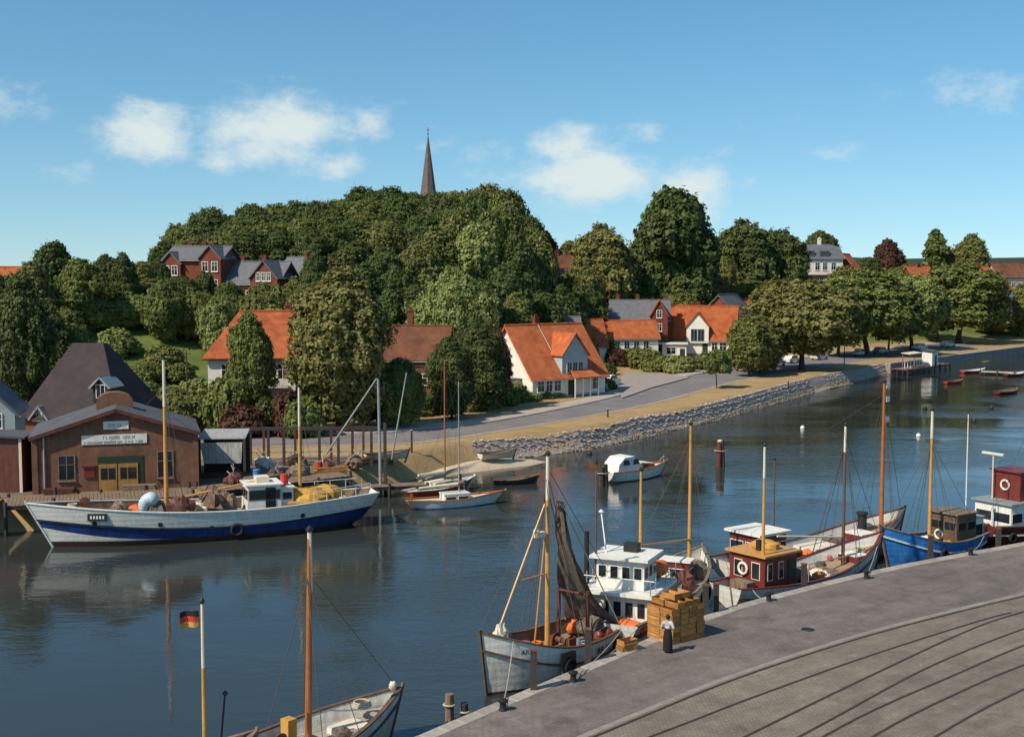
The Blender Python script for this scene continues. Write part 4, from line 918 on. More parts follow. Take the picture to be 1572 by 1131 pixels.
win(t, 2.2, -5.02, 1.0, .9, 1.4, 'f'); win(t, 4.0, -5.02, 1.0, .9, 1.4, 'f')
house('grey_gable_house', 'small grey slate roof right of the brick villas', at_px(462, 202), 204, R(-30), 5.6, 6.4, 4.2, 7.0, 'brick_red', 'slate', [], [(1, 0, .6)], z=hz(at_px(462, 202), 204) - 2.0)
house('slope_house', 'little brick house with red roof half buried in the slope trees', at_px(530, 196), 196, R(25), 4.0, 4.0, 3.0, 4.8, 'brick_red', 'tile_dull', [('f', -.8, 1.2, .7, 1)], [(0, 0, .5)])
# --- hotel on the ridge
HX, HY = at_px(1255, 324), 330.0
t = thing('hotel', 'white three storey hotel with grey mansard roof and red rear wing on the ridge', 'hotel', (HX, HY, 13.6), R(4))
obj('wall', MB().b2(-6.4, 6.4, -5, 5, -3, 9.0), M['render'], t)
o = MB(); o.add([(-6.9, -5.5, 9.0), (6.9, -5.5, 9.0), (6.9, 5.5, 9.0), (-6.9, 5.5, 9.0), (-6.0, -3.6, 12.2), (6.0, -3.6, 12.2), (6.0, 3.6, 12.2), (-6.0, 3.6, 12.2), (-4.5, 0, 13.0), (4.5, 0, 13.0)], [(3, 2, 1, 0), (0, 1, 5, 4), (1, 2, 6, 5), (2, 3, 7, 6), (3, 0, 4, 7), (4, 5, 9, 8), (6, 7, 8, 9), (5, 6, 9), (7, 4, 8)])
rf = obj('roof', o, M['slate'], t); chimney(rf, -5.0, 0, 11.5, 14.6, .8, 'render'); chimney(rf, 1.6, 0, 12, 14.4, .8, 'render')
for u in (-2.6, 1.4): 
    o = MB().b2(u - 1.3, u + 1.3, -5.2, -3, 9.9, 11.3); d_ = obj('roof_dormer', o, M['slate'], t); obj('dormer_pane', MB().b2(u - 1.1, u + 1.1, -5.24, -5.1, 10.2, 11.0), M['glass'], d_)
for u in (-5.0, -2.9, -.4, 1.6, 3.9): win(t, u, -5, 6.2, 1.1, 1.9, 'f')
for u in (-5.0, -3.2, -1.4, .4, 2.2, 4.0): win(t, u, -6.2, 2.4, .9, 1.7, 'f')
obj('veranda', MB().b2(-6.6, 5.6, -6.2, -5.02, -3, 4.6), M['stucco_pink'], t); obj('veranda_roof', MB().b2(-7.0, 6.0, -6.7, -5.02, 4.6, 4.95), M['oxide'], t)
wg = obj('rear_wing', gable_body(9, 8, 6, 10.6), M['brick_red'], t, loc=(10.2, 3.5, -.2), rot=(0, 0, R(60))); obj('wing_roof', gable_roof(9, 8, 6, 10.6), M['tile'], wg)
obj('side_block', MB().b2(-9.4, -6.42, -4, 2, -3, 5.2), M['render'], t)
house('ridge_house', 'pale house fragment between the dark trees left of the hotel', at_px(1112, 296), 296, R(10), 7, 6, 4.0, 6.6, 'stucco_pink', 'slate', [('f', -1.5, 1.4, .9, 1.3), ('f', 1.5, 1.4, .9, 1.3)], [], z=hz(at_px(1112, 296), 296) + .5)
house('low_white_house', 'low white house glimpsed under the dark trees left of the hotel', at_px(1180, 292), 292, R(2), 9.0, 5, 3.6, 5.4, 'render', 'slate', [('f', u, 1.4, 1, 1.3) for u in (-3, -1, 1, 3)], [], z=hz(at_px(1180, 292), 292) + 1.5)
house('pale_ridge_house', 'pale house with white windows at the right foot of the hilltop wood', at_px(848, 252), 254, R(12), 7.0, 6.0, 5.6, 8.4, 'stucco_pink', 'tile_old', [('f', u, 1.2, 1.1, 1.4) for u in (-2.4, -.4, 1.8)] + [('f', .5, 3.6, .8, 1.2)], [(1, 0, .7)], z=14.0)
# --- far right houses
G_F = 'far houses on the right shore'
house('far_house', 'far red gabled house just above the quayside trees', at_px(1418, 322), 328, R(30), 8, 7, 4.5, 8.2, 'brick_red', 'tile', [('f', -1.5, 1.5, .9, 1.3)], [(0, 0, .7)], z=12.5)
house('far_house', 'far white gabled house with red roof at the right edge', at_px(1540, 306), 315, R(38), 8.5, 7.5, 4.4, 8.4, 'render', 'tile_dull', [('l', -1.2, 1.6, .9, 1.3), ('l', 1.2, 1.6, .9, 1.3), ('f', 0, 1.6, .9, 1.3)], [(0, 0, .8)], z=10.5)
house('far_house', 'far dark roofed house behind the white gable at the right edge', at_px(1565, 330), 336, R(10), 12, 8, 4.6, 8.0, 'stucco_pink', 'tile_old', [('f', -2, 1.6, .9, 1.3)], [], z=13.6)
house('far_house', 'far red roof beside the spreading skyline tree', at_px(1506, 328), 334, R(5), 7, 7, 4.0, 7.6, 'brick_red', 'tile_dull', [], [(1, 0, 1.0)], z=13.0)
house('far_house', 'orange tiled roof at the left edge behind the grove', at_px(15, 190), 196, R(-10), 9.5, 8, 4.6, 8.4, 'brick_red', 'tile', [('f', -2, 1.4, 1, 1.3)], [(1.5, 0, .5)], z=11.0)
# --- church spire above the wood
CX_, CY_ = at_px(658.5, 292), 292.0
t = thing('church', 'church with slender pointed grey spire rising above the hilltop wood', 'church', (CX_, CY_, hz(CX_, CY_)), R(20))
z0 = t.location.z
obj('tower', MB().b2(-2.4, 2.4, -2.4, 2.4, -1, 33.5 - z0), M['brick_brown'], t)
zt = at_depth(658.5, 210, 292).z - z0; zb = 34.5 - z0
sp = MB(); n = 8; ring = lambda r_, z_: [(r_ * math.cos(2 * math.pi * (i + .5) / n), r_ * math.sin(2 * math.pi * (i + .5) / n), z_) for i in range(n)]
rr_ = [(2.75, zb - 1.2), (2.2, zb + .8), (1.65, zb + 4.5), (.12, zt)]
v = sum([ring(*q) for q in rr_], []); sp.add(v, [(k * n + i, k * n + (i + 1) % n, (k + 1) * n + (i + 1) % n, (k + 1) * n + i) for k in range(3) for i in range(n)])
so = obj('spire', sp, mat('weathered_spire_slate', (.13, .105, .09), .7, .35, 1.2, .4, wave=('Z', 4, .5)), t)
obj('finial', MB().tube((0, 0, zt - .3), (0, 0, zt + 2.2), .06).lathe((0, 0, zt + .6), [(.05, -.2), (.22, 0), (.05, .2)]).b2(-.35, .35, -.03, .03, zt + 1.5, zt + 1.6), M['black'], so)
nv = obj('nave', gable_body(20, 9, 7, 13), M['brick_brown'], t, loc=(12.4, 0, -.5)); obj('nave_roof', gable_roof(20, 9, 7, 13), M['tile_old'], nv)

# --- boatyard workshop
SHX, SHY = at_px(176, 92.5) - 1.15, 96.0
t = thing('boatyard_workshop', 'brown brick boatyard workshop with low grey felt roof and white name boards', 'workshop', (SHX, SHY, 1.5), R(17))
W_ = 11.8; D_ = 8.5; e_ = 4.7; r_ = 6.6; TILT = 0
b = MB(); b.prism([(-W_ / 2, -1.5), (W_ / 2, -1.5), (W_ / 2, e_), (0, r_), (-W_ / 2, e_)], -D_ / 2, D_ / 2); obj('wall', b, M['brick_brown'], t)
o = MB(); x = W_ / 2 + .25; k = (r_ - e_) / (W_ / 2); zo = e_ - .25 * k + .14; y0, y1 = -D_ / 2 - .35, D_ / 2 + .3
o.slab((-x, y0, zo), (0, y0, r_ + .14), (0, y1, r_ + .14), (-x, y1, zo), .14); o.slab((0, y0, r_ + .14), (x, y0, zo), (x, y1, zo), (0, y1, r_ + .14), .14)
rf = obj('roof', o, M['felt'], t)
o = MB(); o.slab((-x, y0 - .05, zo - .02), (0, y0 - .05, r_ + .12), (0, y0 - .003, r_ + .12), (-x, y0 - .003, zo - .02), .26); o.slab((0, y0 - .05, r_ + .12), (x, y0 - .05, zo - .02), (x, y0 - .003, zo - .02), (0, y0 - .003, r_ + .12), .26); obj('barge_board', o, M['oxide'], rf)
o = MB(); pts = [(-1.35, 0)] + [(1.35 * math.cos(a), .55 + .75 * math.sin(a)) for a in [math.pi - i * math.pi / 10 for i in range(11)]] + [(1.35, 0)]
o.prism([(p[0] - .1, p[1] + r_ - .25) for p in pts], -1.2, .2); vo = obj('roof_ventilator', o, M['brick_brown'], rf)
o = MB(); o.b2(-.9, .9, -D_ / 2 - .06, -D_ / 2 - .0, 5.15, 5.75); s1 = obj('name_board', o, M['white'], t)
o = MB(); o.b2(-2.45, 2.2, -D_ / 2 - .07, -D_ / 2 - .0, 4.05, 4.75); s2 = obj('name_board', o, M['white'], t)
M['letter'] = mat('faded_sign_paint', (.30, .32, .27), .7, .3, 4, 0)
def letters(parent, x0, x1, z, h, y, seed, m='letter'):
    """the boards' lettering is too blurred in the photograph to be read: strokes of that size and spacing"""
    rg = random.Random(seed); b = MB(); u = x0
    while u < x1 - h * .5:
        w_ = h * rg.uniform(.5, .75)
        if rg.random() < .14: u += h * .5; continue
        b.b2(u, u + h * .16, y - .012, y, z, z + h)
        if rg.random() < .7: b.b2(u + w_ - h * .16, u + w_, y - .012, y, z, z + h)
        zz = rg.choice((0, .42, .84)); b.b2(u + h * .16, u + w_ - h * .16, y - .012, y, z + h * zz, z + h * (zz + .16)); u += w_ + h * .22
    obj('lettering', b, M[m], parent)
letters(s1, -.6, .6, 5.3, .28, -D_ / 2 - .062, 3); letters(s2, -.95, 1.35, 4.42, .24, -D_ / 2 - .072, 5); letters(s2, -2.3, 2.0, 4.12, .17, -D_ / 2 - .072, 8)
win(t, -3.55, -D_ / 2, 1.5, 1.05, 1.75, 'f', 'timber'); win(t, 3.5, -D_ / 2, 1.4, 1.05, 1.9, 'f', 'timber')
o = MB().b2(-1.35, 1.9, -D_ / 2 - .05, -D_ / 2, 0, 3.1); dr = obj('door_opening', o, M['green_paint'], t)
for u0, u1 in ((-1.3, .0), (.08, 1.5)):
    lf = obj('door', MB().b2(u0, u1, -D_ / 2 - .12, -D_ / 2 - .055, 0, 2.55), M['yellow_door'], t); obj('door_pane', MB().b2(u0 + .15, u0 + .62, -D_ / 2 - .135, -D_ / 2 - .1, 1.4, 2.25).b2(u0 + .7, u1 - .12, -D_ / 2 - .135, -D_ / 2 - .1, 1.4, 2.25), M['glass'], lf)
obj('notice_board', MB().b2(-2.35, -1.6, -D_ / 2 - .1, -D_ / 2, 1.6, 2.4).b2(-2.5, -1.45, -D_ / 2 - .2, -D_ / 2, 2.4, 2.5), M['maroon'], t)
obj('downpipe', MB().tube((-5.1, -D_ / 2 - .1, -.5), (-5.1, -D_ / 2 - .1, 4.7), .07), M['grey_metal'], t)
for xx in (-5.75, 5.75): obj('corner_pier', MB().b2(xx - .2, xx + .2, -D_ / 2 - .1, -D_ / 2 - .003, -1.5, e_ - .1), M['brick_brown'], t)
# --- steep dark barn behind it
BX, BY = at_px(112, 110), 116.0
t = thing('steep_roofed_barn', 'barn with very steep dark brown hipped roof behind the workshop', 'barn', (BX, BY, 2.0), R(-8))
obj('wall', MB().b2(-4.8, 4.2, -4.6, 4.6, -.5, 3.4), M['brick_brown'], t)
o = MB(); o.add([(-5.3, -5.1, 3.2), (4.7, -5.1, 3.2), (4.7, 5.1, 3.2), (-5.3, 5.1, 3.2), (-2.2, -.4, 9.8), (.9, -.4, 9.8), (.9, .4, 9.8), (-2.2, .4, 9.8)], [(3, 2, 1, 0), (0, 1, 5, 4), (1, 2, 6, 5), (2, 3, 7, 6), (3, 0, 4, 7), (4, 5, 6, 7)])
rf = obj('roof', o, M['dark_roof'], t)
dormer(rf, 2.4, -4.15, 4.7, 1.5, 1.5, .75, 2.6, 'dark_roof', 'grey_metal', .75, 1, 'white', 1.1)
dormer(rf, -3.2, -4.9, 2.9, 1.4, .5, .9, 2.0, 'render_cream', 'grey_metal', .4, 1, 'white', .3)
# --- grey house at the left edge
house('grey_house', 'pale grey boarded house cut by the left edge of the picture', at_px(-42, 101), 104, R(104), 6.0, 4.6, 4.9, 7.2, 'render_grey_shade', 'slate', [('l', .8, 1.2, .9, 1.3), ('l', .8, 3.6, .9, 1.1), ('l', -.8, 3.6, .9, 1.1)], [], z=2.0)
t = thing('red_shed', 'dark red wooden shed with open side at the left edge', 'shed', (at_px(-4, 90), 92.5, 1.5), R(4))
obj('wall', MB().b2(-1.6, 1.0, -1.5, 1.5, -1.2, 4.6), M['oxide'], t); obj('roof', MB().slab((-1.9, -1.8, 4.9), (1.3, -1.8, 4.7), (1.3, 1.8, 4.7), (-1.9, 1.8, 4.9), .15), M['felt'], t)
obj('corner_post', MB().b2(.78, .98, -1.62, -1.52, -1.2, 4.6), M['sailcloth'], t)
t = thing('lean_to', 'tarred lean-to boat shelter between the red shed and the workshop', 'shelter', (at_px(33, 92), 95.0, 1.5), R(6))
obj('roof', MB().slab((-1.2, -2, 3.0), (.1, -2, 4.2), (.1, 2, 4.2), (-1.2, 2, 3.0), .12).slab((.1, -2, 4.2), (1.3, -2, 3.0), (1.3, 2, 3.0), (.1, 2, 4.2), .12), M['tile_old'], t); obj('wall', MB().b2(-1.05, 1.15, -1.6, 1.9, -1.2, 3.0), M['dark_timber'], t)
# --- corrugated boat shed
t = thing('sheet_metal_shed', 'open boat shed clad in pale corrugated sheet right of the workshop', 'shed', (at_px(333, 97), 99, 1.5), R(6))
obj('front_sheet', MB().slab((-1.75, -1.6, 3.4), (-1.45, -1.75, 1.75), (1.45, -1.75, 1.75), (1.55, -1.6, 3.4), .06), M['corrugated'], t)
obj('roof', MB().slab((-1.9, -1.7, 3.75), (1.8, -1.7, 3.75), (1.8, 1.8, 4.1), (-1.9, 1.8, 4.1), .08), M['corrugated'], t)
for u in (-1.8, 1.7):
    for v_ in (-1.55, 1.6): obj('post', MB().b2(u - .1, u + .1, v_ - .1, v_ + .1, -1, 3.7), M['dark_timber'], t)
obj('back_wall', MB().b2(-1.7, 1.6, 1.55, 1.65, -.5, 3.7), M['dark_timber'], t); obj('low_partition', MB().b2(-1.7, 1.6, -1.3, -1.22, -.5, .9), M['oxide'], t)
# ------------------------------------------------------------------ boats
class Hull:
    def __init__(s, L, B, st, md, bw, draft, rake=.9, over=.3, k_st=.55, p_mid=.26, bow_p=.75, full=2.4, st_p=.5):
        s.L, s.B, s.st, s.md, s.bw, s.draft, s.rake, s.over, s.k, s.pm, s.bp, s.full, s.sp = L, B, st, md, bw, draft, rake, over, k_st, p_mid, bow_p, full, st_p
    def b(s, u):
        if u < .38: v = s.k + (1 - s.k) * math.sin(math.pi / 2 * u / .38)
        else: v = 1.0
        if u > .46: v *= max(0.0, 1 - ((u - .46) / .54) ** s.full)
        return s.B / 2 * v
    def sheer(s, u):
        t = .40
        return s.md + (s.st - s.md) * ((t - u) / t) ** 2 if u < t else s.md + (s.bw - s.md) * ((u - t) / (1 - t)) ** 2
    def keel(s, u):
        z = -s.draft
        if u > .8: z += (s.draft - .02) * ((u - .8) / .2) ** 2 * .6
        if u < .16: z += (s.draft + s.over * .5) * ((.16 - u) / .16) ** 1.6
        return z
    def p(s, u):
        v = s.pm
        if u > .5: v += (s.bp - s.pm) * ((u - .5) / .5) ** 1.5
        if u < .3: v += (s.sp - s.pm) * ((.3 - u) / .3) ** 1.3
        return v
    def pt(s, u, z, side=1, inset=0.0):
        S, K = s.sheer(u), s.keel(u); f = min(1.0, max(0.0, (z - K) / (S - K)))
        y = max(0.0, s.b(u) * f ** s.p(u) - inset)
        fx = max(0.0, (u - .7) / .3) ** 1.6; fs = max(0.0, (.16 - u) / .16)
        x = (u - .5) * s.L + s.rake * fx * (z / s.bw) - s.over * fs * max(0, z) / s.st
        return (x - inset * .8 * (fx - fs), side * y, z)
    NU = 30
    def band(s, zlo, zhi, n=3, out=0.0):
        m = MB(); U = [i / s.NU for i in range(s.NU + 1)]
        for side in (-1, 1):
            rows_ = []
            for j in range(n + 1):
                rows_.append([s.pt(u, zlo(u) + (zhi(u) - zlo(u)) * j / n, side, -out) for u in U])
            v = sum(rows_, []); w = len(U)
            m.add(v, [(j * w + i, j * w + i + 1, (j + 1) * w + i + 1, (j + 1) * w + i) for j in range(n) for i in range(s.NU)])
        # transom
        a = [s.pt(0, zlo(0) + (zhi(0) - zlo(0)) * j / n, -1, -out) for j in range(n + 1)]; b = [s.pt(0, zlo(0) + (zhi(0) - zlo(0)) * j / n, 1, -out) for j in range(n + 1)]
        m.add(a + b, [(j, j + 1, n + 2 + j, n + 1 + j) for j in range(n)])
        return m
    def rail(s, zf, w, h, inset=0.0):
        """a moulding that runs round the hull at height zf"""
        m = MB(); U = [i / s.NU for i in range(s.NU + 1)]
        for side in (-1, 1):
            o = [s.pt(u, zf(u), side, inset) for u in U]; i_ = [s.pt(u, zf(u), side, inset + w) for u in U]; n = len(U)
            v = [(p[0], p[1], p[2] + h) for p in o] + [(p[0], p[1], p[2] + h) for p in i_] + [(p[0], p[1], p[2] - h) for p in o] + [(p[0], p[1], p[2] - h) for p in i_]
            f = []
            for i in range(n - 1): f += [(i, i + 1, n + i + 1, n + i), (2 * n + i, 3 * n + i, 3 * n + i + 1, 2 * n + i + 1), (i, 2 * n + i, 2 * n + i + 1, i + 1), (n + i, n + i + 1, 3 * n + i + 1, 3 * n + i)]
            m.add(v, f)
        return m
    def deck(s, zf, inset=.1):
        m = MB(); U = [i / s.NU for i in range(s.NU + 1)]; n = len(U)
        l = [s.pt(u, zf(u), -1, inset) for u in U]; r = [s.pt(u, zf(u), 1, inset) for u in U]
        m.add(l + r, [(i, i + 1, n + i + 1, n + i) for i in range(n - 1)]); return m
    def inner(s, zf, inset=.1):
        m = MB(); U = [i / s.NU for i in range(s.NU + 1)]; n = len(U)
        for side in (-1, 1):
            a = [s.pt(u, zf(u), side, inset) for u in U]; b = [s.pt(u, s.sheer(u), side, inset) for u in U]
            m.add(a + b, [(i, i + 1, n + i + 1, n + i) for i in range(n - 1)])
        return m
def boat(name, label, cat, a, b, H, bands, deck_drop=.55, deck_m='deck', cap='timber', inner_m=None, rub=None, group=None, z=0.0):
    """a: stern x,y  b: bow x,y.  bands: (name, lower height, upper height, material)"""
    ax, bx = Vector(a), Vector(b); mid = (ax + bx) / 2; d = bx - ax
    t = thing(name, label, cat, (mid.x, mid.y, z), math.atan2(d.y, d.x), group)
    F_ = lambda q: q if callable(q) else (lambda u, q=q: q)
    for nm, lo, hi, m in bands: obj(nm, H.band(F_(lo), F_(hi)), M[m], t, smooth=True)
    dk = lambda u: max(.12, H.sheer(u) - deck_drop)
    obj('deck', H.deck(dk), M[deck_m], t); obj('bulwark_lining', H.inner(dk), M[inner_m or cap], t, smooth=True)
    obj('cap_rail', H.rail(lambda u: H.sheer(u) + .03, .17, .035, -.04), M[cap], t)
    if rub: 
        for k, (zf, m) in enumerate(rub): obj('rubbing_strake', H.rail(F_(zf), .07, .05, -.06), M[m], t)
    st = MB(); st.path([H.pt(1.0, z_, 1) for z_ in [-.4 + (H.bw + .55) * k / 6 for k in range(7)]], .085, 6); obj('stem', st, M[cap], t)
    t['deck_mid'] = dk(.45)
    return t, dk
def mast(parent, x, y, z0, z1, r, m='varnish', top=None, name='mast', lean=0.0, bands=()):
    b = MB().tube((x, y, z0), (x - lean, y, z1), r, r * .55, 10); o = obj(name, b, M[m], parent)
    if top: obj('mast_top', MB().tube((x - lean * .985, y, z1 - (z1 - z0) * top), (x - lean, y, z1 + .02), r * .72, r * .59, 10), M['sailcloth'], o)
    obj('mast_fitting', MB().lathe((x - lean, y, z1), [(r * .4, -.05), (r * 1.0, 0), (r * 1.0, .1), (.02, .2)], 8), M['black'], o)
    return o
def rig(parent, lines, r=.014, m='rope', name='rigging'):
    b = MB()
    for q in lines: b.path([Vector(p) for p in q], r, 4)
    return obj(name, b, M[m], parent)
def deckhouse(parent, x0, x1, w, z0, z1, wall, roof, name='wheelhouse', wz=None, wh=.6, nf=3, ns=2, nb=0, ov=.18, rake=.0, frame='white', roof_th=.1, y=0.0, door=None, pw=1.0):
    """a deck house from x0 (aft) to x1 (forward); windows as panes in frames on front, sides and back"""
    b = MB(); b.prism([(x0, z0), (x1, z0), (x1 - rake, z1), (x0 + rake * .3, z1)], y - w / 2, y + w / 2); h = obj(name, b, M[wall], parent)
    obj('house_roof', MB().b2(x0 - ov, x1 + ov - rake * .6, y - w / 2 - ov, y + w / 2 + ov, z1 + .003, z1 + roof_th), M[roof], h)
    wz = wz if wz is not None else z1 - wh - .25
    def pane(c, dx, dy): 
        fr = MB().box(c, (dx + (.1 if dx > .1 else 0), dy + (.1 if dy > .1 else 0), wh + .1)); obj('window_frame', fr, M[frame], h)
        obj('window_pane', MB().box(c, (dx + (.03 if dx < .1 else 0), dy + (.03 if dy < .1 else 0), wh)), M['glass'], h)
    zc = wz + wh / 2; fx = x1 - rake * (zc - z0) / (z1 - z0)
    for i in range(nf): pane((fx, y + (i - (nf - 1) / 2) * w / nf, zc), .05, (w / nf - .22) * pw)
    for i in range(nb): pane((x0 + .02, y + (i - (nb - 1) / 2) * w / nb, zc), .05, (w / nb - .24) * pw)
    for s in (-1, 1):
        for i in range(ns): pane((x0 + (x1 - rake * .6 - x0) * (i + .5) / ns, y + s * w / 2, zc), ((x1 - x0 - rake * .6) / ns - .24) * pw, .05)
    if door: 
        for s in (-1, 1): obj('house_door', MB().b2(door[0], door[1], y + s * (w / 2 + .03) - .03, y + s * (w / 2 + .03) + .03, z0 + .05, z0 + door[2]), M[door[3]], h)
    return h
def tyre(parent, c, ax='Y', r=.34): return obj('tyre_fender', MB().torus(c, r, .12, ax), M['rubber'], parent, smooth=True)
def lifebuoy(parent, c, ax='Y', r=.3):
    o = obj('lifebuoy', MB().torus(c, r, .075, ax), M['white'], parent, smooth=True); return o
def winch(parent, x, y, z, s=1.0):
    b = MB().lathe((x, y, z + .38 * s), [(.34 * s, -.5 * s), (.34 * s, -.46 * s), (.15 * s, -.44 * s), (.15 * s, .44 * s), (.34 * s, .46 * s), (.34 * s, .5 * s)], 12, 'Y').b2(x - .3 * s, x + .3 * s, y - .62 * s, y - .52 * s, z, z + .6 * s).b2(x - .3 * s, x + .3 * s, y + .52 * s, y + .62 * s, z, z + .6 * s)
    return obj('winch', b, M['rust'], parent)
def coil(parent, x, y, z, r=.35, m='pale_rope'):
    b = MB()
    for k in range(3): b.torus((x, y, z + .05 + .07 * k), r - .03 * k, .05, 'Z', 14, 5)
    return obj('rope_coil', b, M[m], parent, smooth=True)
def heap(parent, c, r, m, name, seed=1, amp=.5):
    b = MB(); rg = random.Random(seed)
    for k in range(9):
        a = rg.uniform(0, 6.28); q = rg.uniform(0, .6); s = rg.uniform(.35, .6)
        b.blob((c[0] + math.cos(a) * q * r[0], c[1] + math.sin(a) * q * r[1], c[2] + r[2] * (s * .5 + (1 - q) * .35)), (r[0] * s, r[1] * s, r[2] * s), seed + k, amp, 10, 6)
    return obj(name, b, M[m], parent)
def fishbox(parent, x, y, z, rz=0, m='crate', name='fish_box'):
    b = MB(); l, w, h, t = .8, .48, .24, .03
    for c, d in (((0, 0, t / 2), (l, w, t)), ((0, w / 2 - t / 2, h / 2 + .02), (l, t, h - .04)), ((0, -w / 2 + t / 2, h / 2 + .02), (l, t, h - .04)), ((l / 2 - t / 2, 0, h / 2 + .02), (t, w - 2 * t - .004, h - .04)), ((-l / 2 + t / 2, 0, h / 2 + .02), (t, w - 2 * t - .004, h - .04))): b.box(c, d)
    return obj(name, b, M[m], parent, loc=(x, y, z), rot=(0, 0, rz))
def hatch(parent, x, y, z, l, w, h, m='timber', cover='canvas'):
    o = obj('hatch_coaming', MB().b2(x - l / 2, x + l / 2, y - w / 2, y + w / 2, z - .1, z + h), M[m], parent)
    b = MB(); n = max(3, int(l / .35))
    for i in range(n): b.b2(x - l / 2 + l * i / n + .015, x - l / 2 + l * (i + 1) / n - .015, y - w / 2 + .03, y + w / 2 - .03, z + h + .002, z + h + .06)
    obj('hatch_board', b, M[cover], o); return o
def text_on(parent, body, loc, rot, size, m, name='hull_number'):
    cu = bpy.data.curves.new(name, 'FONT'); cu.body = body; cu.size = size; cu.extrude = .006; cu.align_x = 'CENTER'
    tmp = bpy.data.objects.new(name, cu); COL.objects.link(tmp)
    dg = bpy.context.evaluated_depsgraph_get(); me = bpy.data.meshes.new_from_object(tmp.evaluated_get(dg)); bpy.data.objects.remove(tmp)
    me.materials.clear(); me.materials.append(M[m]); o = bpy.data.objects.new(name, me); COL.objects.link(o); o.parent = parent; o.location = loc; o.rotation_euler = rot; o['kind'] = 'stuff'; return o

def dress(t, H, dk, seed, mx=None, mz=None, n_box=4, tyres=(.25, .5, .72), moor=(), sides=(1, -1)):
    """shrouds with ratlines, coils, floats, boxes, hanging tyres and mooring lines"""
    rg = random.Random(seed)
    if mx is not None:
        for s in (-1, 1):
            b = MB(); feet = [Vector(H.pt(.5 + (mx + dx) / H.L, H.sheer(.5 + (mx + dx) / H.L), s, .05)) for dx in (-.75, -.3)]; top = Vector((mx, 0, mz))
            for f in feet: b.tube(f, top, .016, n=4)
            for k in range(1, 9): q = k / 11; b.tube(feet[0].lerp(top, q), feet[1].lerp(top, q), .011, n=4)
            obj('shrouds', b, M['rope'], t)
    for k in range(n_box):
        u = rg.uniform(.25, .7); y_ = rg.uniform(-.6, .6) * H.b(u); fishbox(t, (u - .5) * H.L, y_, dk(u) + .01, rg.uniform(0, 3), rg.choice(('crate', 'timber', 'sailcloth', 'bright_blue')))
    for k in range(3):
        u = rg.uniform(.2, .85); y_ = rg.choice((-1, 1)) * H.b(u) * .62; coil(t, (u - .5) * H.L, y_, dk(u), .28, rg.choice(('pale_rope', 'rope', 'orange')))
    for k in range(4):
        u = rg.uniform(.2, .8); y_ = rg.choice((-1, 1)) * H.b(u) * .7; obj('net_float', MB().blob(((u - .5) * H.L, y_, dk(u) + .16), (.17, .17, .17), k, .03, 10, 6), M[rg.choice(('orange', 'sailcloth', 'red', 'black'))], t, smooth=True)
    for u in tyres:
        for s in sides:
            p = H.pt(u, H.sheer(u) - .75, s); tyre(t, (p[0], p[1] + s * .13, p[2]), 'Y', .26); obj('fender_line', MB().tube((p[0], p[1] + s * .1, p[2] + .26), (p[0], H.pt(u, H.sheer(u), s)[1], H.sheer(u)), .012, n=4), M['rope'], t)
    inv = Matrix.Rotation(-t.rotation_euler.z, 2)
    for u, s, wx, wy in moor:
        a = Vector(H.pt(u, H.sheer(u), s, .05)); q = inv @ (Vector((wx, wy)) - t.location.xy); e = Vector((q.x, q.y, QZ + .2)); mid_ = a.lerp(e, .5) - Vector((0, 0, .25)); obj('mooring_line', MB().path([a, a.lerp(mid_, .5) - Vector((0, 0, .06)), mid_, mid_.lerp(e, .5) - Vector((0, 0, .06)), e], .022, 5), M['pale_rope'], t)
BOL = [on_level(x, y, QZ) for x, y in ((880, 1046), (1180, 922), (1330, 888), (1490, 852), (772, 1090))]
# ---- blue and white coaster by the workshop (bow to the left)
H1 = Hull(21.0, 5.4, 2.4, 2.05, 3.05, 1.6, rake=1.6, over=1.2, k_st=.45, bow_p=.62, full=3.2)
blue_lo = lambda u: .38 + (.0 if u < .62 else 1.0 * ((u - .62) / .38) ** 2.2)
blue_hi = lambda u: H1.sheer(u) - (1.02 + .12 * u)
t, dk = boat('coaster', 'blue and white wooden coaster with laden deck moored before the workshop', 'ship', (-11.2, 89.4), (-30.7, 81.6), H1,
     [('bottom', lambda u: H1.keel(u), .38, 'dark_oxide'), ('bow_flash', .38, lambda u: blue_lo(u) + .001, 'hull_white'), ('hull', blue_lo, blue_hi, 'blue'), ('bulwark', blue_hi, H1.sheer, 'hull_white')], .72, 'deck', 'white', 'timber', [(blue_hi, 'black')])
DZ = .5
mast(t, 3.1, 0, .8, 12.4, .17, 'varnish', .28, 'foremast', .0); mast(t, -6.2, 0, .8, 10.2, .14, 'canvas', .30, 'aftermast', .0)
obj('derrick_boom', MB().tube((2.8, 0, 2.2), (-3.2, 0, 3.2), .09, .06), M['varnish'], t)
rig(t, [[(3.1, 0, 10.5), (10.6, 0, 3.0)], [(3.1, 0, 10.3), (1.6, 2.5, 1.7)], [(3.1, 0, 10.3), (1.6, -2.5, 1.7)], [(3.1, 0, 10.3), (2.6, 2.55, 1.7)], [(3.1, 0, 10.3), (2.6, -2.55, 1.7)], [(3.1, 0, 11.5), (-6.2, 0, 9.6)], [(-6.2, 0, 9.0), (-10.6, 0, 2.1)], [(-6.2, 0, 8.8), (-7.2, 2.2, 2)], [(-6.2, 0, 8.8), (-7.2, -2.2, 2)], [(3.1, 0, 9.0), (-3.2, 0, 3.2)]], .016)
wh = deckhouse(t, -4.6, -2.2, 2.4, .9, 3.0, 'white', 'white', 'wheelhouse', 2.05, .6, 3, 1, 1, .14, .1, 'timber', door=None)
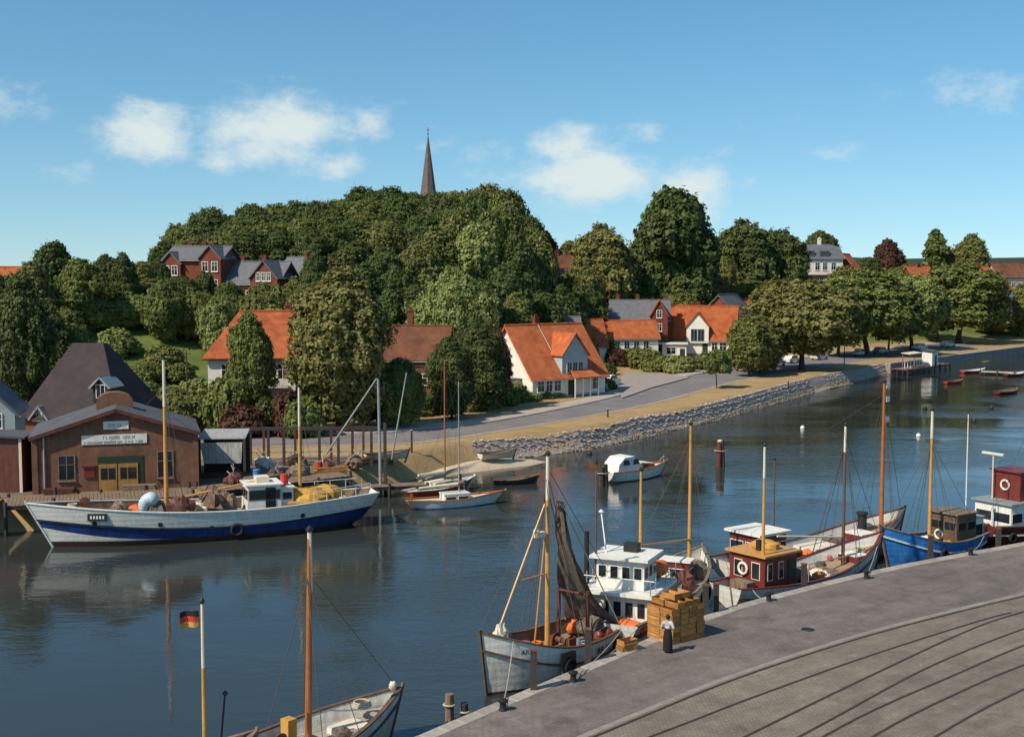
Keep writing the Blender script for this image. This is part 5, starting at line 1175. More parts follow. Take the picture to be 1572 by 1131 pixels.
obj('house_door', MB().b2(-4.2, -3.5, 1.17, 1.24, .95, 2.85), M['glass'], wh); obj('skylight', MB().b2(-3.9, -3.0, -.6, .5, 3.12, 3.5), M['sailcloth'], wh); obj('funnel', MB().tube((-5.0, .3, 1.0), (-5.0, .3, 3.6), .3, .28, 12), M['red'], t)
lb = deckhouse(t, -5.5, -4.62, 2.0, .9, 2.7, 'white', 'white', 'chartroom', 1.9, .5, 0, 1, 1, .1)
heap(t, (-7.0, .2, 1.0), (3.1, 2.0, 1.4), 'canvas', 'tarpaulin_cargo', 4, .4)
b = MB(); rg = random.Random(3)
for k in range(26): b.tube((-8.8 + rg.uniform(-.5, .5), -1.6 + .26 * (k % 13), 1.3 + .16 * (k // 13) + rg.uniform(0, .1)), (-4.9 + rg.uniform(-.6, .3), -1.6 + .26 * (k % 13) + rg.uniform(-.1, .1), 1.5 + .16 * (k // 13)), .085, n=6)
obj('timber_cargo', b, M['canvas'], t)
heap(t, (1.0, .3, .9), (1.6, 1.7, .9), 'sailcloth', 'sack_cargo', 9); heap(t, (-.9, .2, .9), (1.2, 1.6, 1.4), 'timber', 'scrap_cargo', 14); heap(t, (5.2, -.2, 1.1), (.9, 1.2, .7), 'orange', 'buoy_heap', 21, .3)
hatch(t, 2.0, 0, 1.0, 1.2, 2.2, .5, 'white', 'varnish_red'); hatch(t, 6.4, 0, 1.25, 1.4, 1.8, .4, 'white', 'timber'); winch(t, 8.4, 0, 1.9, 1.1)
v_ = MB().tube((4.7, .9, 1.0), (4.7, .9, 2.0), .28, .28, 12)
for k in range(6):
    a0, a1 = R(18 * k), R(18 * (k + 1)); v_.blob((4.7 - .5 + .5 * math.cos(a0), .9, 2.0 + .5 * math.sin(a0)), (.36 + .03 * k,) * 3, 0, 0, 12, 8)
obj('cowl_ventilator', v_, mat('pale_blue_paint', (.50, .58, .62), .5, .15, 2, .05, streak=.2), t, smooth=True)
for u, z_ in ((.52, 1.0), (.22, 1.35), (.68, 1.45), (.86, 1.7)):
    p = H1.pt(u, z_, 1); obj('porthole' if u not in (.52,) else 'scupper', MB().lathe((p[0], p[1] - .02, p[2]), [(.15, 0), (.17, .05), (.12, .07)], 12, 'Y'), M['black'], t)
p = H1.pt(.44, .85, 1); tyre(t, (p[0], p[1] + .16, p[2] - .1), 'Y', .36); p = H1.pt(.86, 2.05, 1)
nb = obj('name_plate', MB().box((p[0] - .2, p[1] + .12, p[2] + .05), (1.25, .08, .5), R(-20)), M['black'], t); 
b = MB()
for k in range(5): b.box((p[0] - .2 + (-.4 + .2 * k) * math.cos(R(-20)), p[1] + .175 + (-.4 + .2 * k) * math.sin(R(-20)), p[2] + .05), (.11, .02, .2), R(-20))
obj('name_lettering', b, M['white'], nb); coil(t, 9.2, 0.2, 2.2); coil(t, -9.2, .3, 1.5)
for s in (-1, 1):
    b = MB()
    for u in (.02, .06, .10, .14, .18): p = H1.pt(u, H1.sheer(u), s, .1); b.tube(p, (p[0], p[1], p[2] + .8), .022, n=5)
    b.path([(H1.pt(u, H1.sheer(u), s, .1)[0], H1.pt(u, H1.sheer(u), s, .1)[1], H1.sheer(u) + .8) for u in (.02, .06, .1, .14, .18)], .02, 5)
    obj('stern_railing', b, M['white'], t)

for ch in t.children:
    if ch.name.split('.')[0] in ('wheelhouse', 'chartroom', 'funnel', 'tarpaulin_cargo', 'timber_cargo', 'sack_cargo', 'scrap_cargo', 'buoy_heap', 'hatch_coaming', 'winch', 'cowl_ventilator', 'rope_coil', 'derrick_boom', 'house_door', 'skylight'): ch.location.z += .45
heap(t, (-.2, -.2, 1.5), (1.2, 1.9, 1.5), 'mast_dark', 'scrap_cargo', 15); heap(t, (3.9, .6, 1.5), (1.2, 1.3, 1.2), 'net', 'net_pile', 16); heap(t, (2.3, .9, 1.6), (1.0, .9, 1.2), 'oxide', 'drum_heap', 17); heap(t, (6.4, .8, 1.8), (1.0, .8, 1.0), 'timber', 'net_pile', 18)
for k in range(7): fishbox(t, .6 + .5 * (k % 4), 1.5 - .55 * (k // 4), 1.4 + .25 * (k % 3), R(20 * k), 'crate')
# ---- white cutter with hanging net, nearest at the quay
H2 = Hull(9.4, 3.6, 1.6, 1.4, 2.85, 1.2, rake=.42, over=.35, k_st=.6, bow_p=.46, full=3.5)
t, dk = boat('fishing_cutter', 'scuffed white fishing cutter AR 12 with brown net hanging from its mast', 'fishing boat', (5.0, 59.4), (-1.15, 52.1), H2,
     [('bottom', lambda u: H2.keel(u), .12, 'oxide'), ('hull', .12, lambda u: H2.sheer(u) - .78, 'hull_scruffy'), ('bulwark', lambda u: H2.sheer(u) - .78, H2.sheer, 'hull_white')], .62, 'deck', 'mast_dark', 'timber', [(lambda u: H2.sheer(u) - .78, 'mast_dark')])
mast(t, .55, .05, .7, 10.0, .13, 'varnish', .22); obj('mast_lamp', MB().b2(.75, 1.4, -.12, .12, 6.35, 6.55).lathe((1.3, 0, 6.55), [(.12, 0), (.14, .1), (.05, .25)], 8), M['sailcloth'], t)
obj('forestay_spar', MB().tube((3.9, 0, 2.7), (.75, .05, 7.8), .05, .04), M['varnish'], t); obj('stay_spreader', MB().tube((.6, .05, 4.6), (2.75, 0, 4.6), .035), M['varnish'], t)
obj('topping_spar', MB().tube((.85, -.5, .9), (.62, -.05, 6.2), .045, .04), M['varnish'], t)
rig(t, [[(.55, .05, 9.2), (-.3, 1.6, 1.4)], [(.55, .05, 9.2), (-.3, -1.6, 1.4)], [(.55, .05, 9.2), (1.3, 1.55, 1.45)], [(.55, .05, 9.2), (1.3, -1.55, 1.45)], [(.55, .05, 9.0), (5.1, 0, 2.9)], [(.55, .05, 9.4), (-4.3, 0, 3.6)]], .015)
n_ = MB(); cols = 9; rowsn = 14; gv_ = []
for j in range(rowsn + 1):
    f = j / rowsn
    for i in range(cols):
        g_ = i / (cols - 1) - .5
        wd = .25 + 2.6 * f ** 1.1
        gv_.append((-.35 - 2.7 * f ** 1.6 - .5 * g_ * f + .12 * math.sin(i * 2.1 + j), wd * g_ * .9 + .16 * math.sin(i * 1.9 + j * .4) * f, 7.7 - 6.2 * f ** .85 + .1 * math.sin(i * 1.3)))
for dx in (0, .22): n_.add([(p[0] - dx, p[1] * (1 - dx), p[2] - dx * .3) for p in gv_], [(j * cols + i, j * cols + i + 1, (j + 1) * cols + i + 1, (j + 1) * cols + i) for j in range(rowsn) for i in range(cols - 1)])
net_ = obj('hanging_net', n_, M['net'], t, smooth=True)
heap(net_, (-2.9, .1, 1.0), (1.4, 1.2, .9), 'net', 'net_bunch', 31)
rig(net_, [[gv_[i], gv_[rowsn * cols + i]] for i in (0, 4, 8)], .03, 'pale_rope', 'head_rope')
obj('mizzen_post', MB().tube((-1.5, .8, .8), (-1.5, .8, 3.5), .11, .1).tube((-1.5, .8, 3.3), (-1.5, -.9, 3.3), .07).tube((-1.5, -.9, .8), (-1.5, -.9, 3.4), .11, .1), M['oxide'], t)
heap(t, (3.7, 0, 1.75), (.55, .45, 1.0), 'sailcloth', 'furled_jib', 41); heap(t, (2.2, -.3, 1.2), (.9, .8, .45), 'net', 'net_pile', 44)
winch(t, -.7, 0, .85, .9); hatch(t, 1.6, .2, 1.0, 1.1, 1.1, .3, 'white', 'sailcloth'); coil(t, 2.9, .6, 1.6)
for k, (x_, y_, z_) in enumerate([(-2.7, 1.0, .95), (-2.9, .4, .95), (-2.7, -.8, .95), (-1.9, 1.2, .95)]): heap(t, (x_, y_, z_), (.42, .42, .55), ('maroon', 'sailcloth', 'orange', 'maroon')[k], 'net_float_bundle', 50 + k, .3)
p = H2.pt(.36, 1.05, -1)
text_on(t, 'AR 12', (H2.pt(.34, .95, 1)[0], H2.pt(.34, .95, 1)[1] + .05, .82), (R(90), 0, R(180)), .42, 'black')
pz = H2.pt(.86, 2.0, 1); text_on(t, 'AR', (pz[0], pz[1] + .06, 1.75), (R(84), 0, R(180 - 28)), .3, 'black')
for u in (.62, .2): p = H2.pt(u, 1.0, 1); tyre(t, (p[0], p[1] + .14, .8), 'Y', .3)
obj('fender_board', MB().box((H2.pt(.62, .9, 1)[0], H2.pt(.62, .9, 1)[1] + .08, .9), (1.0, .1, 1.1)), M['mast_dark'], t)

dress(t, H2, dk, 1, .55, 8.6, 3, (.12,), ((.9, 1, BOL[4].x, BOL[4].y), (.1, 1, BOL[0].x, BOL[0].y)), (1,))
# ---- white two-deck workboat, wheelhouse aft
H3 = Hull(15.5, 4.1, 1.75, 1.5, 2.0, 1.5, rake=1.1, over=.4, k_st=.7, bow_p=.6, full=3.0)
t, dk = boat('workboat', 'white workboat with two storey wheelhouse aft moored behind the net cutter', 'ship', (4.7, 57.5), (10.9, 71.7), H3,
     [('bottom', lambda u: H3.keel(u), .2, 'oxide'), ('hull', .2, H3.sheer, 'hull_white')], .6, 'deck_grey', 'timber', 'white', [(lambda u: H3.sheer(u) - .55, 'mast_dark')])
T0 = t; t = bpy.data.objects.new('fittings_tmp', None); COL.objects.link(t)
h0 = deckhouse(t, -8.9, -5.8, 3.0, .95, 2.85, 'white', 'white', 'deckhouse', 1.8, .7, 4, 4, 5, .45, 0, 'white', .16, door=(-6.7, -6.05, 1.75, 'sailcloth'))
h1 = deckhouse(t, -8.5, -6.4, 2.4, 3.02, 4.45, 'white', 'white', 'wheelhouse', 3.55, .55, 3, 3, 4, .28, .1, 'white', .14)
obj('roof_box', MB().b2(-7.4, -6.8, -.5, .2, 4.6, 5.0), M['black'], h1); obj('searchlight_pole', MB().tube((-7.9, .9, 4.5), (-7.0, 1.5, 6.4), .035).lathe((-7.0, 1.5, 6.4), [(.02, -.1), (.14, 0), (.02, .12)], 8), M['white'], h1)
obj('exhaust_funnel', MB().tube((-8.1, 1.85, 2.9), (-8.1, 1.85, 5.6), .13, .12, 10), M['black'], t)
b = MB()
for s in (-1, 1):
    for k in range(6): b.tube((-9.2 + k * .85, s * 1.75, 3.0), (-9.2 + k * .85, s * 1.75, 3.7), .025, n=5)
    b.path([(-9.2, s * 1.75, 3.35), (-4.95, s * 1.75, 3.35)], .025, 5); b.path([(-9.2, s * 1.75, 3.35), (-4.95, s * 1.75, 3.35)], .02, 5)
b.path([(-9.2, -1.95, 3.7), (-9.2, 1.95, 3.7)], .025, 5); obj('railing', b, M['grey_metal'], t)
mast(t, -5.9, -.2, 3.2, 8.4, .11, 'canvas', None, 'aftermast'); mast(t, -8.3, 1.3, 3.3, 9.0, .07, 'mast_dark', .0, 'signal_mast'); mast(t, 4.0, 0, 1.0, 9.6, .13, 'varnish', None, 'foremast')
obj('derrick_boom', MB().tube((3.8, 0, 3.0), (-4.2, .5, 4.2), .07, .05), M['varnish'], t)
rig(t, [[(4.0, 0, 9.0), (6.3, 0, 2.1)], [(4, 0, 8.8), (-4.2, .5, 4.2)], [(-5.9, -.2, 8.2), (4, 0, 9.2)]], .014)
lb_ = MB(); lb_.blob((-5.3, -.9, 3.4), (1.0, .55, .42), 3, .12, 12, 7); obj('life_raft', lb_, M['orange'], t, smooth=True)
hatch(t, -2.6, -.2, 1.0, 2.0, 1.9, .8, 'white', 'green_paint'); hatch(t, -.2, 0, 1.0, 1.6, 1.8, .5, 'timber', 'timber'); winch(t, 3.0, 0, 1.0, 1.1); heap(t, (-3.8, .4, .95), (.8, 1.1, .8), 'net', 'net_pile', 61); heap(t, (.6, .6, .95), (.9, .8, .9), 'sailcloth', 'canvas_heap', 63); heap(t, (2.4, 1.0, 1), (.8, .6, .9), 'mast_dark', 'gear_heap', 66); lifebuoy(h0, (-9.02, .9, 2.3), 'X'); coil(t, 5.0, .3, 1.3)
for k in range(5): fishbox(t, -9.2 + .0 * k, -1.0 + .5 * k, 1.0, R(90))
rb_ = MB(); rb_.blob((-9.3, -.6, 1.45), (.5, 1.1, .35), 5, .15, 12, 7); obj('orange_dinghy', rb_, M['orange'], t, smooth=True)
heap(t, (-.2, -.9, .95), (1.0, .8, 1.0), 'oxide', 'gear_heap', 67); heap(t, (1.2, .9, .95), (1.0, .7, .9), 'canvas', 'canvas_heap', 68); heap(t, (2.8, -.7, .95), (.9, .8, 1.0), 'net', 'net_pile', 69); heap(t, (-3.2, -1.0, .95), (.9, .6, .7), 'timber', 'gear_heap', 70); deckhouse(t, 1.0, 1.9, 1.6, .9, 2.3, 'maroon', 'white', 'companionway', 1.5, .4, 1, 1, 1, .1)
for ch in list(t.children): ch.parent = T0; ch.location.x += 2.0
bpy.data.objects.remove(t); t = T0
for u in (.3, .5, .68): p = H3.pt(u, 1.0, -1); tyre(t, (p[0], p[1] - .15, .8), 'Y', .3)

dress(t, H3, dk, 2, 6.0, 8.6, 6, (.2, .4, .6), ((.02, -1, BOL[0].x, BOL[0].y),))
# ---- cutter with dark red wheelhouse at the quay
H4 = Hull(12.6, 3.7, 1.5, 1.3, 2.7, 1.3, rake=.9, over=.3, k_st=.62, bow_p=.6, full=3.0)
t, dk = boat('fishing_cutter', 'white fishing cutter with dark red wooden wheelhouse and ochre roof', 'fishing boat', (11.7, 65.4), (21.6, 73.0), H4,
     [('bottom', lambda u: H4.keel(u), .15, 'oxide'), ('hull', .15, H4.sheer, 'hull_white')], .6, 'deck', 'maroon', 'hull_white', [(lambda u: H4.sheer(u) - .6, 'maroon')])
h0 = deckhouse(t, -4.9, -2.2, 2.5, .75, 3.0, 'maroon', 'varnish', 'wheelhouse', 1.75, .85, 2, 3, 2, .2, .1, 'sailcloth', .12, door=(-3.0, -2.4, 1.9, 'green_paint'), pw=.5)
b = MB(); b.blob((-3.4, .1, 3.25), (.8, .9, .35), 7, .3, 12, 6); obj('roof_tarpaulin', b, M['canvas'], h0); obj('roof_vent', MB().b2(-4.2, -3.9, -.3, 0, 3.12, 3.7), M['black'], h0)
mast(t, -4.75, -1.0, 2.9, 9.0, .1, 'varnish', .28, 'aftermast'); mast(t, 3.4, 0, .9, 9.4, .11, 'mast_dark', .18, 'foremast'); obj('boom', MB().tube((3.2, 0, 2.9), (-2.2, .2, 3.6), .06, .05), M['sailcloth'], t)
rig(t, [[(3.4, 0, 8.8), (6.6, 0, 2.8)], [(3.4, 0, 8.8), (2.6, 1.7, 1.4)], [(3.4, 0, 8.8), (2.6, -1.7, 1.4)], [(3.4, 0, 8.6), (4.2, 1.6, 1.5)], [(3.4, 0, 9), (-4.75, -1, 8.8)]], .014)
heap(t, (-.8, .3, .7), (1.0, 1.1, .8), 'net', 'net_pile', 71); heap(t, (.8, -.3, .7), (.8, .9, .6), 'sailcloth', 'canvas_heap', 73); hatch(t, 1.6, 0, .75, 1.2, 1.3, .4, 'white', 'timber'); winch(t, -1.6, 0, .75, .9); hatch(t, 4.4, 0, 1.0, 1.1, 1.4, .7, 'maroon', 'white'); coil(t, 5.2, .2, 1.7)
obj('handrail', MB().path([(-1.8, -1.7, .9), (-1.8, -1.7, 2.3), (2.4, -1.65, 2.3), (2.4, -1.65, .9)], .03, 5), M['grey_metal'], t)
for k in range(3): fishbox(t, -.2, -1.1, .74 + .25 * k, R(10 * k))
obj('stern_bin', MB().b2(-5.9, -5.2, -.9, .3, .8, 1.7), M['timber'], t); lifebuoy(h0, (-5.0, .2, 2.2), 'X')
for u in (.35, .6): p = H4.pt(u, .9, -1); tyre(t, (p[0], p[1] - .14, .75), 'Y', .3)

dress(t, H4, dk, 3, 3.4, 8.4, 6, (.2, .5), ((.05, -1, BOL[1].x, BOL[1].y), (.95, -1, BOL[2].x, BOL[2].y)))
# ---- cutter lying outside it
H5 = Hull(16.0, 4.0, 1.5, 1.3, 2.7, 1.3, rake=.9, over=.3, k_st=.65, bow_p=.6, full=3.0)
t, dk = boat('fishing_cutter', 'brown topped fishing cutter lying outside the red wheelhouse cutter', 'fishing boat', (12.7, 71.3), (25.3, 80.7), H5,
     [('bottom', lambda u: H5.keel(u), .15, 'oxide'), ('hull', .15, H5.sheer, 'hull_white')], .6, 'deck', 'mast_dark', 'white', [(lambda u: H5.sheer(u) - .6, 'maroon')])
h0 = deckhouse(t, -6.6, -4.2, 2.4, .8, 2.9, 'maroon', 'white', 'wheelhouse', 1.8, .6, 2, 2, 2, .22, .1, 'white', .14)
mast(t, 6.4, 0, .9, 11.2, .16, 'varnish_red', None, 'foremast'); b = MB()
for z_ in (8.6, 9.9, 10.8): b.b2(6.5, 6.85, -.12, .12, z_, z_ + .35)
obj('mast_lamp', b, M['white'], t); mast(t, -3.7, .3, 1, 7.0, .08, 'mast_dark', None, 'aftermast')
rig(t, [[(6.4, 0, 10.6), (8.4, 0, 2.8)], [(6.4, 0, 10.4), (5.4, 1.7, 1.5)], [(6.4, 0, 10.4), (5.4, -1.7, 1.5)], [(6.4, 0, 10.4), (-3.7, .3, 6.8)]], .014)
hatch(t, 0, 0, .8, 2.4, 1.8, .5, 'white', 'sailcloth'); hatch(t, 4.2, 0, .9, 1.6, 1.6, .7, 'maroon', 'white'); winch(t, -2.4, 0, .8, 1.0); heap(t, (2.2, .4, .8), (.9, 1.0, .7), 'net', 'net_pile', 81); heap(t, (-1.8, -.8, .8), (.7, .6, .6), 'orange', 'float_heap', 83, .3)
b = MB().tube((5.2, .6, 1.6), (5.2, .6, 2.6), .3, .3, 10).tube((5.2, .6, 2.6), (5.2, .6, 2.75), .38, .38, 10); obj('galley_stack', b, M['black'], t)

dress(t, H5, dk, 4, 6.4, 10.0, 7, (.3, .6))
# ---- bright blue cutter
H6 = Hull(8.2, 3.3, 1.5, 1.35, 2.7, 1.2, rake=.8, over=.3, k_st=.65, bow_p=.58, full=2.8)
t, dk = boat('fishing_cutter', 'bright blue fishing cutter with white line at the right of the quay', 'fishing boat', (30.3, 80.0), (23.3, 75.6), H6,
     [('bottom', lambda u: H6.keel(u), .15, 'oxide'), ('hull', .15, H6.sheer, 'bright_blue')], .6, 'deck', 'timber', 'bright_blue', [(lambda u: H6.sheer(u) - .62, 'white')])
h0 = deckhouse(t, -2.9, -1.0, 2.1, .75, 2.9, 'mast_dark', 'timber', 'wheelhouse', 1.9, .5, 2, 2, 1, .14, .05, 'timber', .1)
dv = deckhouse(t, -3.9, -2.95, 1.7, .75, 2.5, 'white', 'grey_metal', 'companionway', 1.4, .7, 0, 1, 1, .1); lifebuoy(h0, (-.96, -.3, 1.5), 'X', .28)
mast(t, .3, 0, .8, 9.6, .13, 'varnish', .2, 'mast'); mast(t, -3.2, 0, 2.9, 9.2, .05, 'white', None, 'antenna_mast'); obj('white_hatch_cover', MB().box((1.2, .2, 1.5), (1.0, 1.1, .1), 0, R(18), R(20)), M['white'], t)
rig(t, [[(.3, 0, 7.6), (4.2, 0, 2.7)], [(.3, 0, 7.6), (-2.0, 1.2, 3.0)], [(.3, 0, 7.6), (1.0, 1.4, 1.5)], [(.3, 0, 7.6), (1.0, -1.4, 1.5)], [(.3, 0, 9.2), (-3.2, 0, 8.8)]], .016)
heap(t, (2.2, .2, 1.1), (.6, .7, .6), 'net', 'net_pile', 91); winch(t, 1.0, -.4, .8, .8); heap(t, (-.4, .9, .8), (.5, .4, .5), 'canvas', 'canvas_heap', 93)
dress(t, H6, dk, 5, .3, 7.6, 4, (.3, .6), ((.08, 1, BOL[3].x, BOL[3].y),))
# ---- boat cut by the right edge
H7 = Hull(12.5, 3.9, 1.6, 1.4, 2.8, 1.3, rake=.9, over=.3, k_st=.7, bow_p=.6, full=3.0)
t, dk = boat('fishing_cutter', 'boat with reddish brown wheelhouse and lifebuoy cut by the right edge', 'fishing boat', (31.4, 81.6), (42.2, 87.9), H7,
     [('bottom', lambda u: H7.keel(u), .15, 'oxide'), ('hull', .15, H7.sheer, 'maroon')], .6, 'deck', 'timber', 'white', [(lambda u: H7.sheer(u) - .6, 'white')])
h0 = deckhouse(t, -5.2, -1.6, 2.9, .9, 2.9, 'white', 'grey_metal', 'deckhouse', 1.7, .6, 3, 3, 2, .2, 0, 'white', .12); h1 = deckhouse(t, -4.0, -1.8, 2.3, 3.03, 4.9, 'maroon', 'maroon', 'wheelhouse', 3.9, .6, 3, 2, 0, .12, .1, 'maroon', .1)
lifebuoy(h1, (-4.05, 0, 4.0), 'X', .32); mast(t, -1.2, -.4, 1, 9.6, .11, 'canvas', .3, 'mast'); obj('radar', MB().tube((-4.3, .8, 2.9), (-4.3, .8, 6.0), .05).box((-4.3, .8, 6.05), (.25, 1.7, .14)), M['sailcloth'], t); winch(t, 1.0, 0, .9); heap(t, (-5.7, 0, .9), (.4, 1.0, .5), 'oxide', 'gear_heap', 97); rig(t, [[(-1.2, -.4, 9.2), (5.9, 0, 2.8)], [(-1.2, -.4, 9.2), (-5.8, 0, 1.8)]], .014)

dress(t, H7, dk, 6, None, None, 5, (.1, .4))
# ---- foreground boats cut by the lower edge
H8 = Hull(10.5, 3.6, 1.3, 1.2, 1.95, 1.2, rake=.7, over=.3, k_st=.65, bow_p=.58, full=2.6)
bands8 = [('bottom', lambda u: H8.keel(u), .15, 'oxide'), ('hull', .15, H8.sheer, 'hull_scruffy')]
bow8 = Vector((-4.75, 47.1)); dr8 = Vector((-.66, -.75))
t, dk = boat('fishing_cutter', 'fishing boat with brown rail and tall varnished mast cut by the lower edge', 'fishing boat', tuple(bow8 + dr8 * 10.6), tuple(bow8), H8, bands8, .55, 'deck_grey', 'mast_dark', 'hull_scruffy', [(lambda u: H8.sheer(u) - .5, 'mast_dark')])
mast(t, 1.5, .35, .7, 8.75, .14, 'varnish_red', .28, 'mast', -.18); obj('wooden_locker', MB().b2(.9, 1.3, .75, 1.2, .6, 1.75), M['canvas'], t); hatch(t, 3.2, 0, .8, 1.3, 1.1, .3, 'white', 'sailcloth'); heap(t, (2.3, -.6, 1.0), (.5, .4, .4), 'net', 'net_pile', 101); winch(t, .3, 0, .9, .9); coil(t, 4.0, .2, 1.6)
rig(t, [[(1.6, .35, 7.2), (5.6, 0, 2.05)], [(1.55, .35, 7.0), (.6, 1.6, 1.4)], [(1.55, .35, 7.0), (.6, -1.6, 1.4)], [(1.55, .35, 7.0), (2.3, 1.6, 1.5)], [(1.55, .35, 7.0), (2.3, -1.6, 1.5)]], .015)
obj('stem_head', MB().blob((5.45, 0, 2.1), (.16, .14, .2), 2), M['sailcloth'], t)
H9 = Hull(9.0, 3.2, 1.2, 1.0, 1.7, 1.1, rake=.6, over=.3, k_st=.65, bow_p=.58, full=2.6)
b9 = Vector((-9.6, 43.0)); t, dk = boat('fishing_cutter', 'boat below the lower edge whose pale mast flies a German flag', 'fishing boat', tuple(b9 + dr8 * 9), tuple(b9), H9, [('bottom', lambda u: H9.keel(u), .15, 'oxide'), ('hull', .15, H9.sheer, 'bright_blue')], .5, 'deck', 'timber')
loc_ = lambda wx, wy: Matrix.Rotation(-t.rotation_euler.z, 2) @ (Vector((wx, wy)) - t.location.xy)
q = loc_(at_px(302, 41.6), 41.6); zt = at_depth(300, 925, 41.6).z; mast(t, q.x, q.y, .6, zt, .085, 'canvas', .36, 'mast')
q2 = loc_(at_px(322, 42), 42); obj('boat_hook_pole', MB().tube((q2.x, q2.y, .6), (q2.x + .25, q2.y - .15, at_depth(330, 1065, 42).z), .035).lathe((q2.x + .25, q2.y - .15, at_depth(330, 1065, 42).z), [(.02, -.1), (.11, 0), (.02, .1)], 8), M['black'], t)
fl = thing('flag', 'small black red and gold flag at the foreground mast top', 'flag', (at_px(301, 41.6), 41.6, zt - .55), R(185))
for k, m_ in enumerate(('black', 'red', 'canvas')):
    f_ = MB(); n = 10; y_ = lambda u: .10 * math.sin(u * 7) * (0.3 + u)
    zt_ = .30 - .19 * k; v = [(.10 + .62 * i / n, y_(i / n), zt_ - .05 * (i / n)) for i in range(n + 1)] + [(.10 + .62 * i / n, y_(i / n + .04), zt_ - .189 - .05 * (i / n)) for i in range(n + 1)]
    v += [(p[0], p[1] + .008, p[2]) for p in v]; m1 = n + 1
    f_.add(v, [(i, i + 1, m1 + i + 1, m1 + i) for i in range(n)] + [(2 * m1 + i, 3 * m1 + i, 3 * m1 + i + 1, 2 * m1 + i + 1) for i in range(n)])
    obj(('black_stripe', 'red_stripe', 'gold_stripe')[k], f_, M[m_], fl)
obj('halyard', MB().tube((.09, 0, .42), (.09, 0, -.32), .012), M['rope'], fl)

# ---- motor cruiser
H10 = Hull(6.6, 2.4, .95, .9, 1.25, .6, rake=.8, over=.15, k_st=.82, bow_p=.6, full=2.6)
a = on_level(930, 743, 0); b_ = on_level(1026, 731, 0)
t, dk = boat('motor_cruiser', 'small white motor cruiser with rounded cabin lying at a pile', 'motorboat', (a.x, a.y + .8), (b_.x - .4, b_.y + 1.0), H10, [('bottom', lambda u: H10.keel(u), .1, 'oxide'), ('hull', .1, H10.sheer, 'white')], .12, 'sailcloth', 'varnish_red')
b = MB(); pr = [(-2.9, .8), (-2.75, 1.6), (-2.1, 2.15), (-.9, 2.2), (-.25, 1.55), (.1, 1.25), (.1, .8)]
b.prism(pr, -.95, .95); cb_ = obj('cabin', b, M['white'], t)
for s in (-1, 1):
    for x0, x1 in ((-2.3, -1.55), (-1.1, -.4)): obj('cabin_window', MB().prism([(x0, 1.5), (x1 + .1, 1.5), (x1 - .12, 1.95), (x0 + .1, 1.95)], s * .96 - .015, s * .96 + .015), M['glass'], cb_)
fc = obj('fore_cabin', MB().prism([(.12, .8), (2.0, .95), (1.7, 1.3), (.12, 1.5)], -.75, .75), M['varnish_red'], t); obj('fore_cabin_roof', MB().slab((.05, -.85, 1.54), (1.8, -.8, 1.34), (1.8, .8, 1.34), (.05, .85, 1.54), .06), M['white'], fc)
for s in (-1, 1): obj('fore_window', MB().b2(.4, .9, s * .755 - .012, s * .755 + .012, 1.08, 1.3), M['glass'], fc)
obj('pulpit', MB().path([(3.4, -.3, 1.2), (3.7, 0, 1.75), (3.4, .3, 1.2)], .02, 5), M['grey_metal'], t)
# ---- the two yachts and tender below the embankment
H11 = Hull(6.8, 2.1, .75, .62, .95, .5, rake=.9, over=.6, k_st=.5, bow_p=.6, full=2.4)
a = on_level(640, 783, 0); b_ = on_level(752, 775, 0)
t, dk = boat('sailing_yacht', 'white sailing yacht with aluminium mast, nearest of the moored pair', 'yacht', (a.x, a.y + .6), (b_.x, b_.y + .7), H11, [('bottom', lambda u: H11.keel(u), .08, 'bright_blue'), ('hull', .08, H11.sheer, 'white')], .08, 'sailcloth', 'varnish_red')
deckhouse(t, -1.0, 1.1, 1.2, .5, 1.0, 'white', 'white', 'cabin', .65, .2, 1, 2, 0, .04); mast(t, .4, 0, .95, 9.9, .06, 'grey_metal', None, 'mast'); obj('furled_sail', MB().tube((.3, 0, 1.75), (-2.9, 0, 1.6), .13, .09), M['sailcloth'], t); obj('boom', MB().tube((.35, 0, 1.6), (-3.0, 0, 1.45), .045), M['varnish'], t); obj('rudder_head', MB().b2(-3.6, -3.4, -.05, .05, .4, 1.2), M['varnish_red'], t)
rig(t, [[(.4, 0, 9.6), (3.6, 0, 1.0)], [(.4, 0, 9.6), (-3.3, 0, .8)], [(.4, 0, 9.6), (.2, 1.0, .7)], [(.4, 0, 9.6), (.2, -1.0, .7)]], .008)
a = on_level(606, 778, 0); b_ = on_level(745, 752, 0)
t, dk = boat('sailing_yacht', 'red hulled sailing yacht with cream deck behind the white one', 'yacht', (a.x - .2, a.y + 1.6), (b_.x - .3, b_.y + 2.2), H11, [('bottom', lambda u: H11.keel(u), .08, 'black'), ('hull', .08, H11.sheer, 'red')], .08, 'sailcloth', 'white')
deckhouse(t, -1.2, .9, 1.2, .5, 1.05, 'sailcloth', 'sailcloth', 'cabin', .65, .2, 1, 2, 0, .04); mast(t, .6, 0, .95, 11.2, .08, 'varnish_red', None, 'mast'); obj('furled_sail', MB().tube((.5, 0, 1.8), (-2.6, 0, 1.9), .15, .09), M['white'], t); obj('boom', MB().tube((.55, 0, 1.62), (-2.8, 0, 1.72), .05), M['varnish'], t)
rig(t, [[(.6, 0, 10.8), (3.6, 0, 1.0)], [(.6, 0, 10.8), (-3.4, 0, .8)], [(.6, 0, 10.6), (.4, 1.0, .7)], [(.6, 0, 10.6), (.4, -1.0, .7)]], .008)
HD = Hull(3.6, 1.4, .5, .42, .65, .2, rake=.35, over=.1, k_st=.7, bow_p=.6, full=2.4)
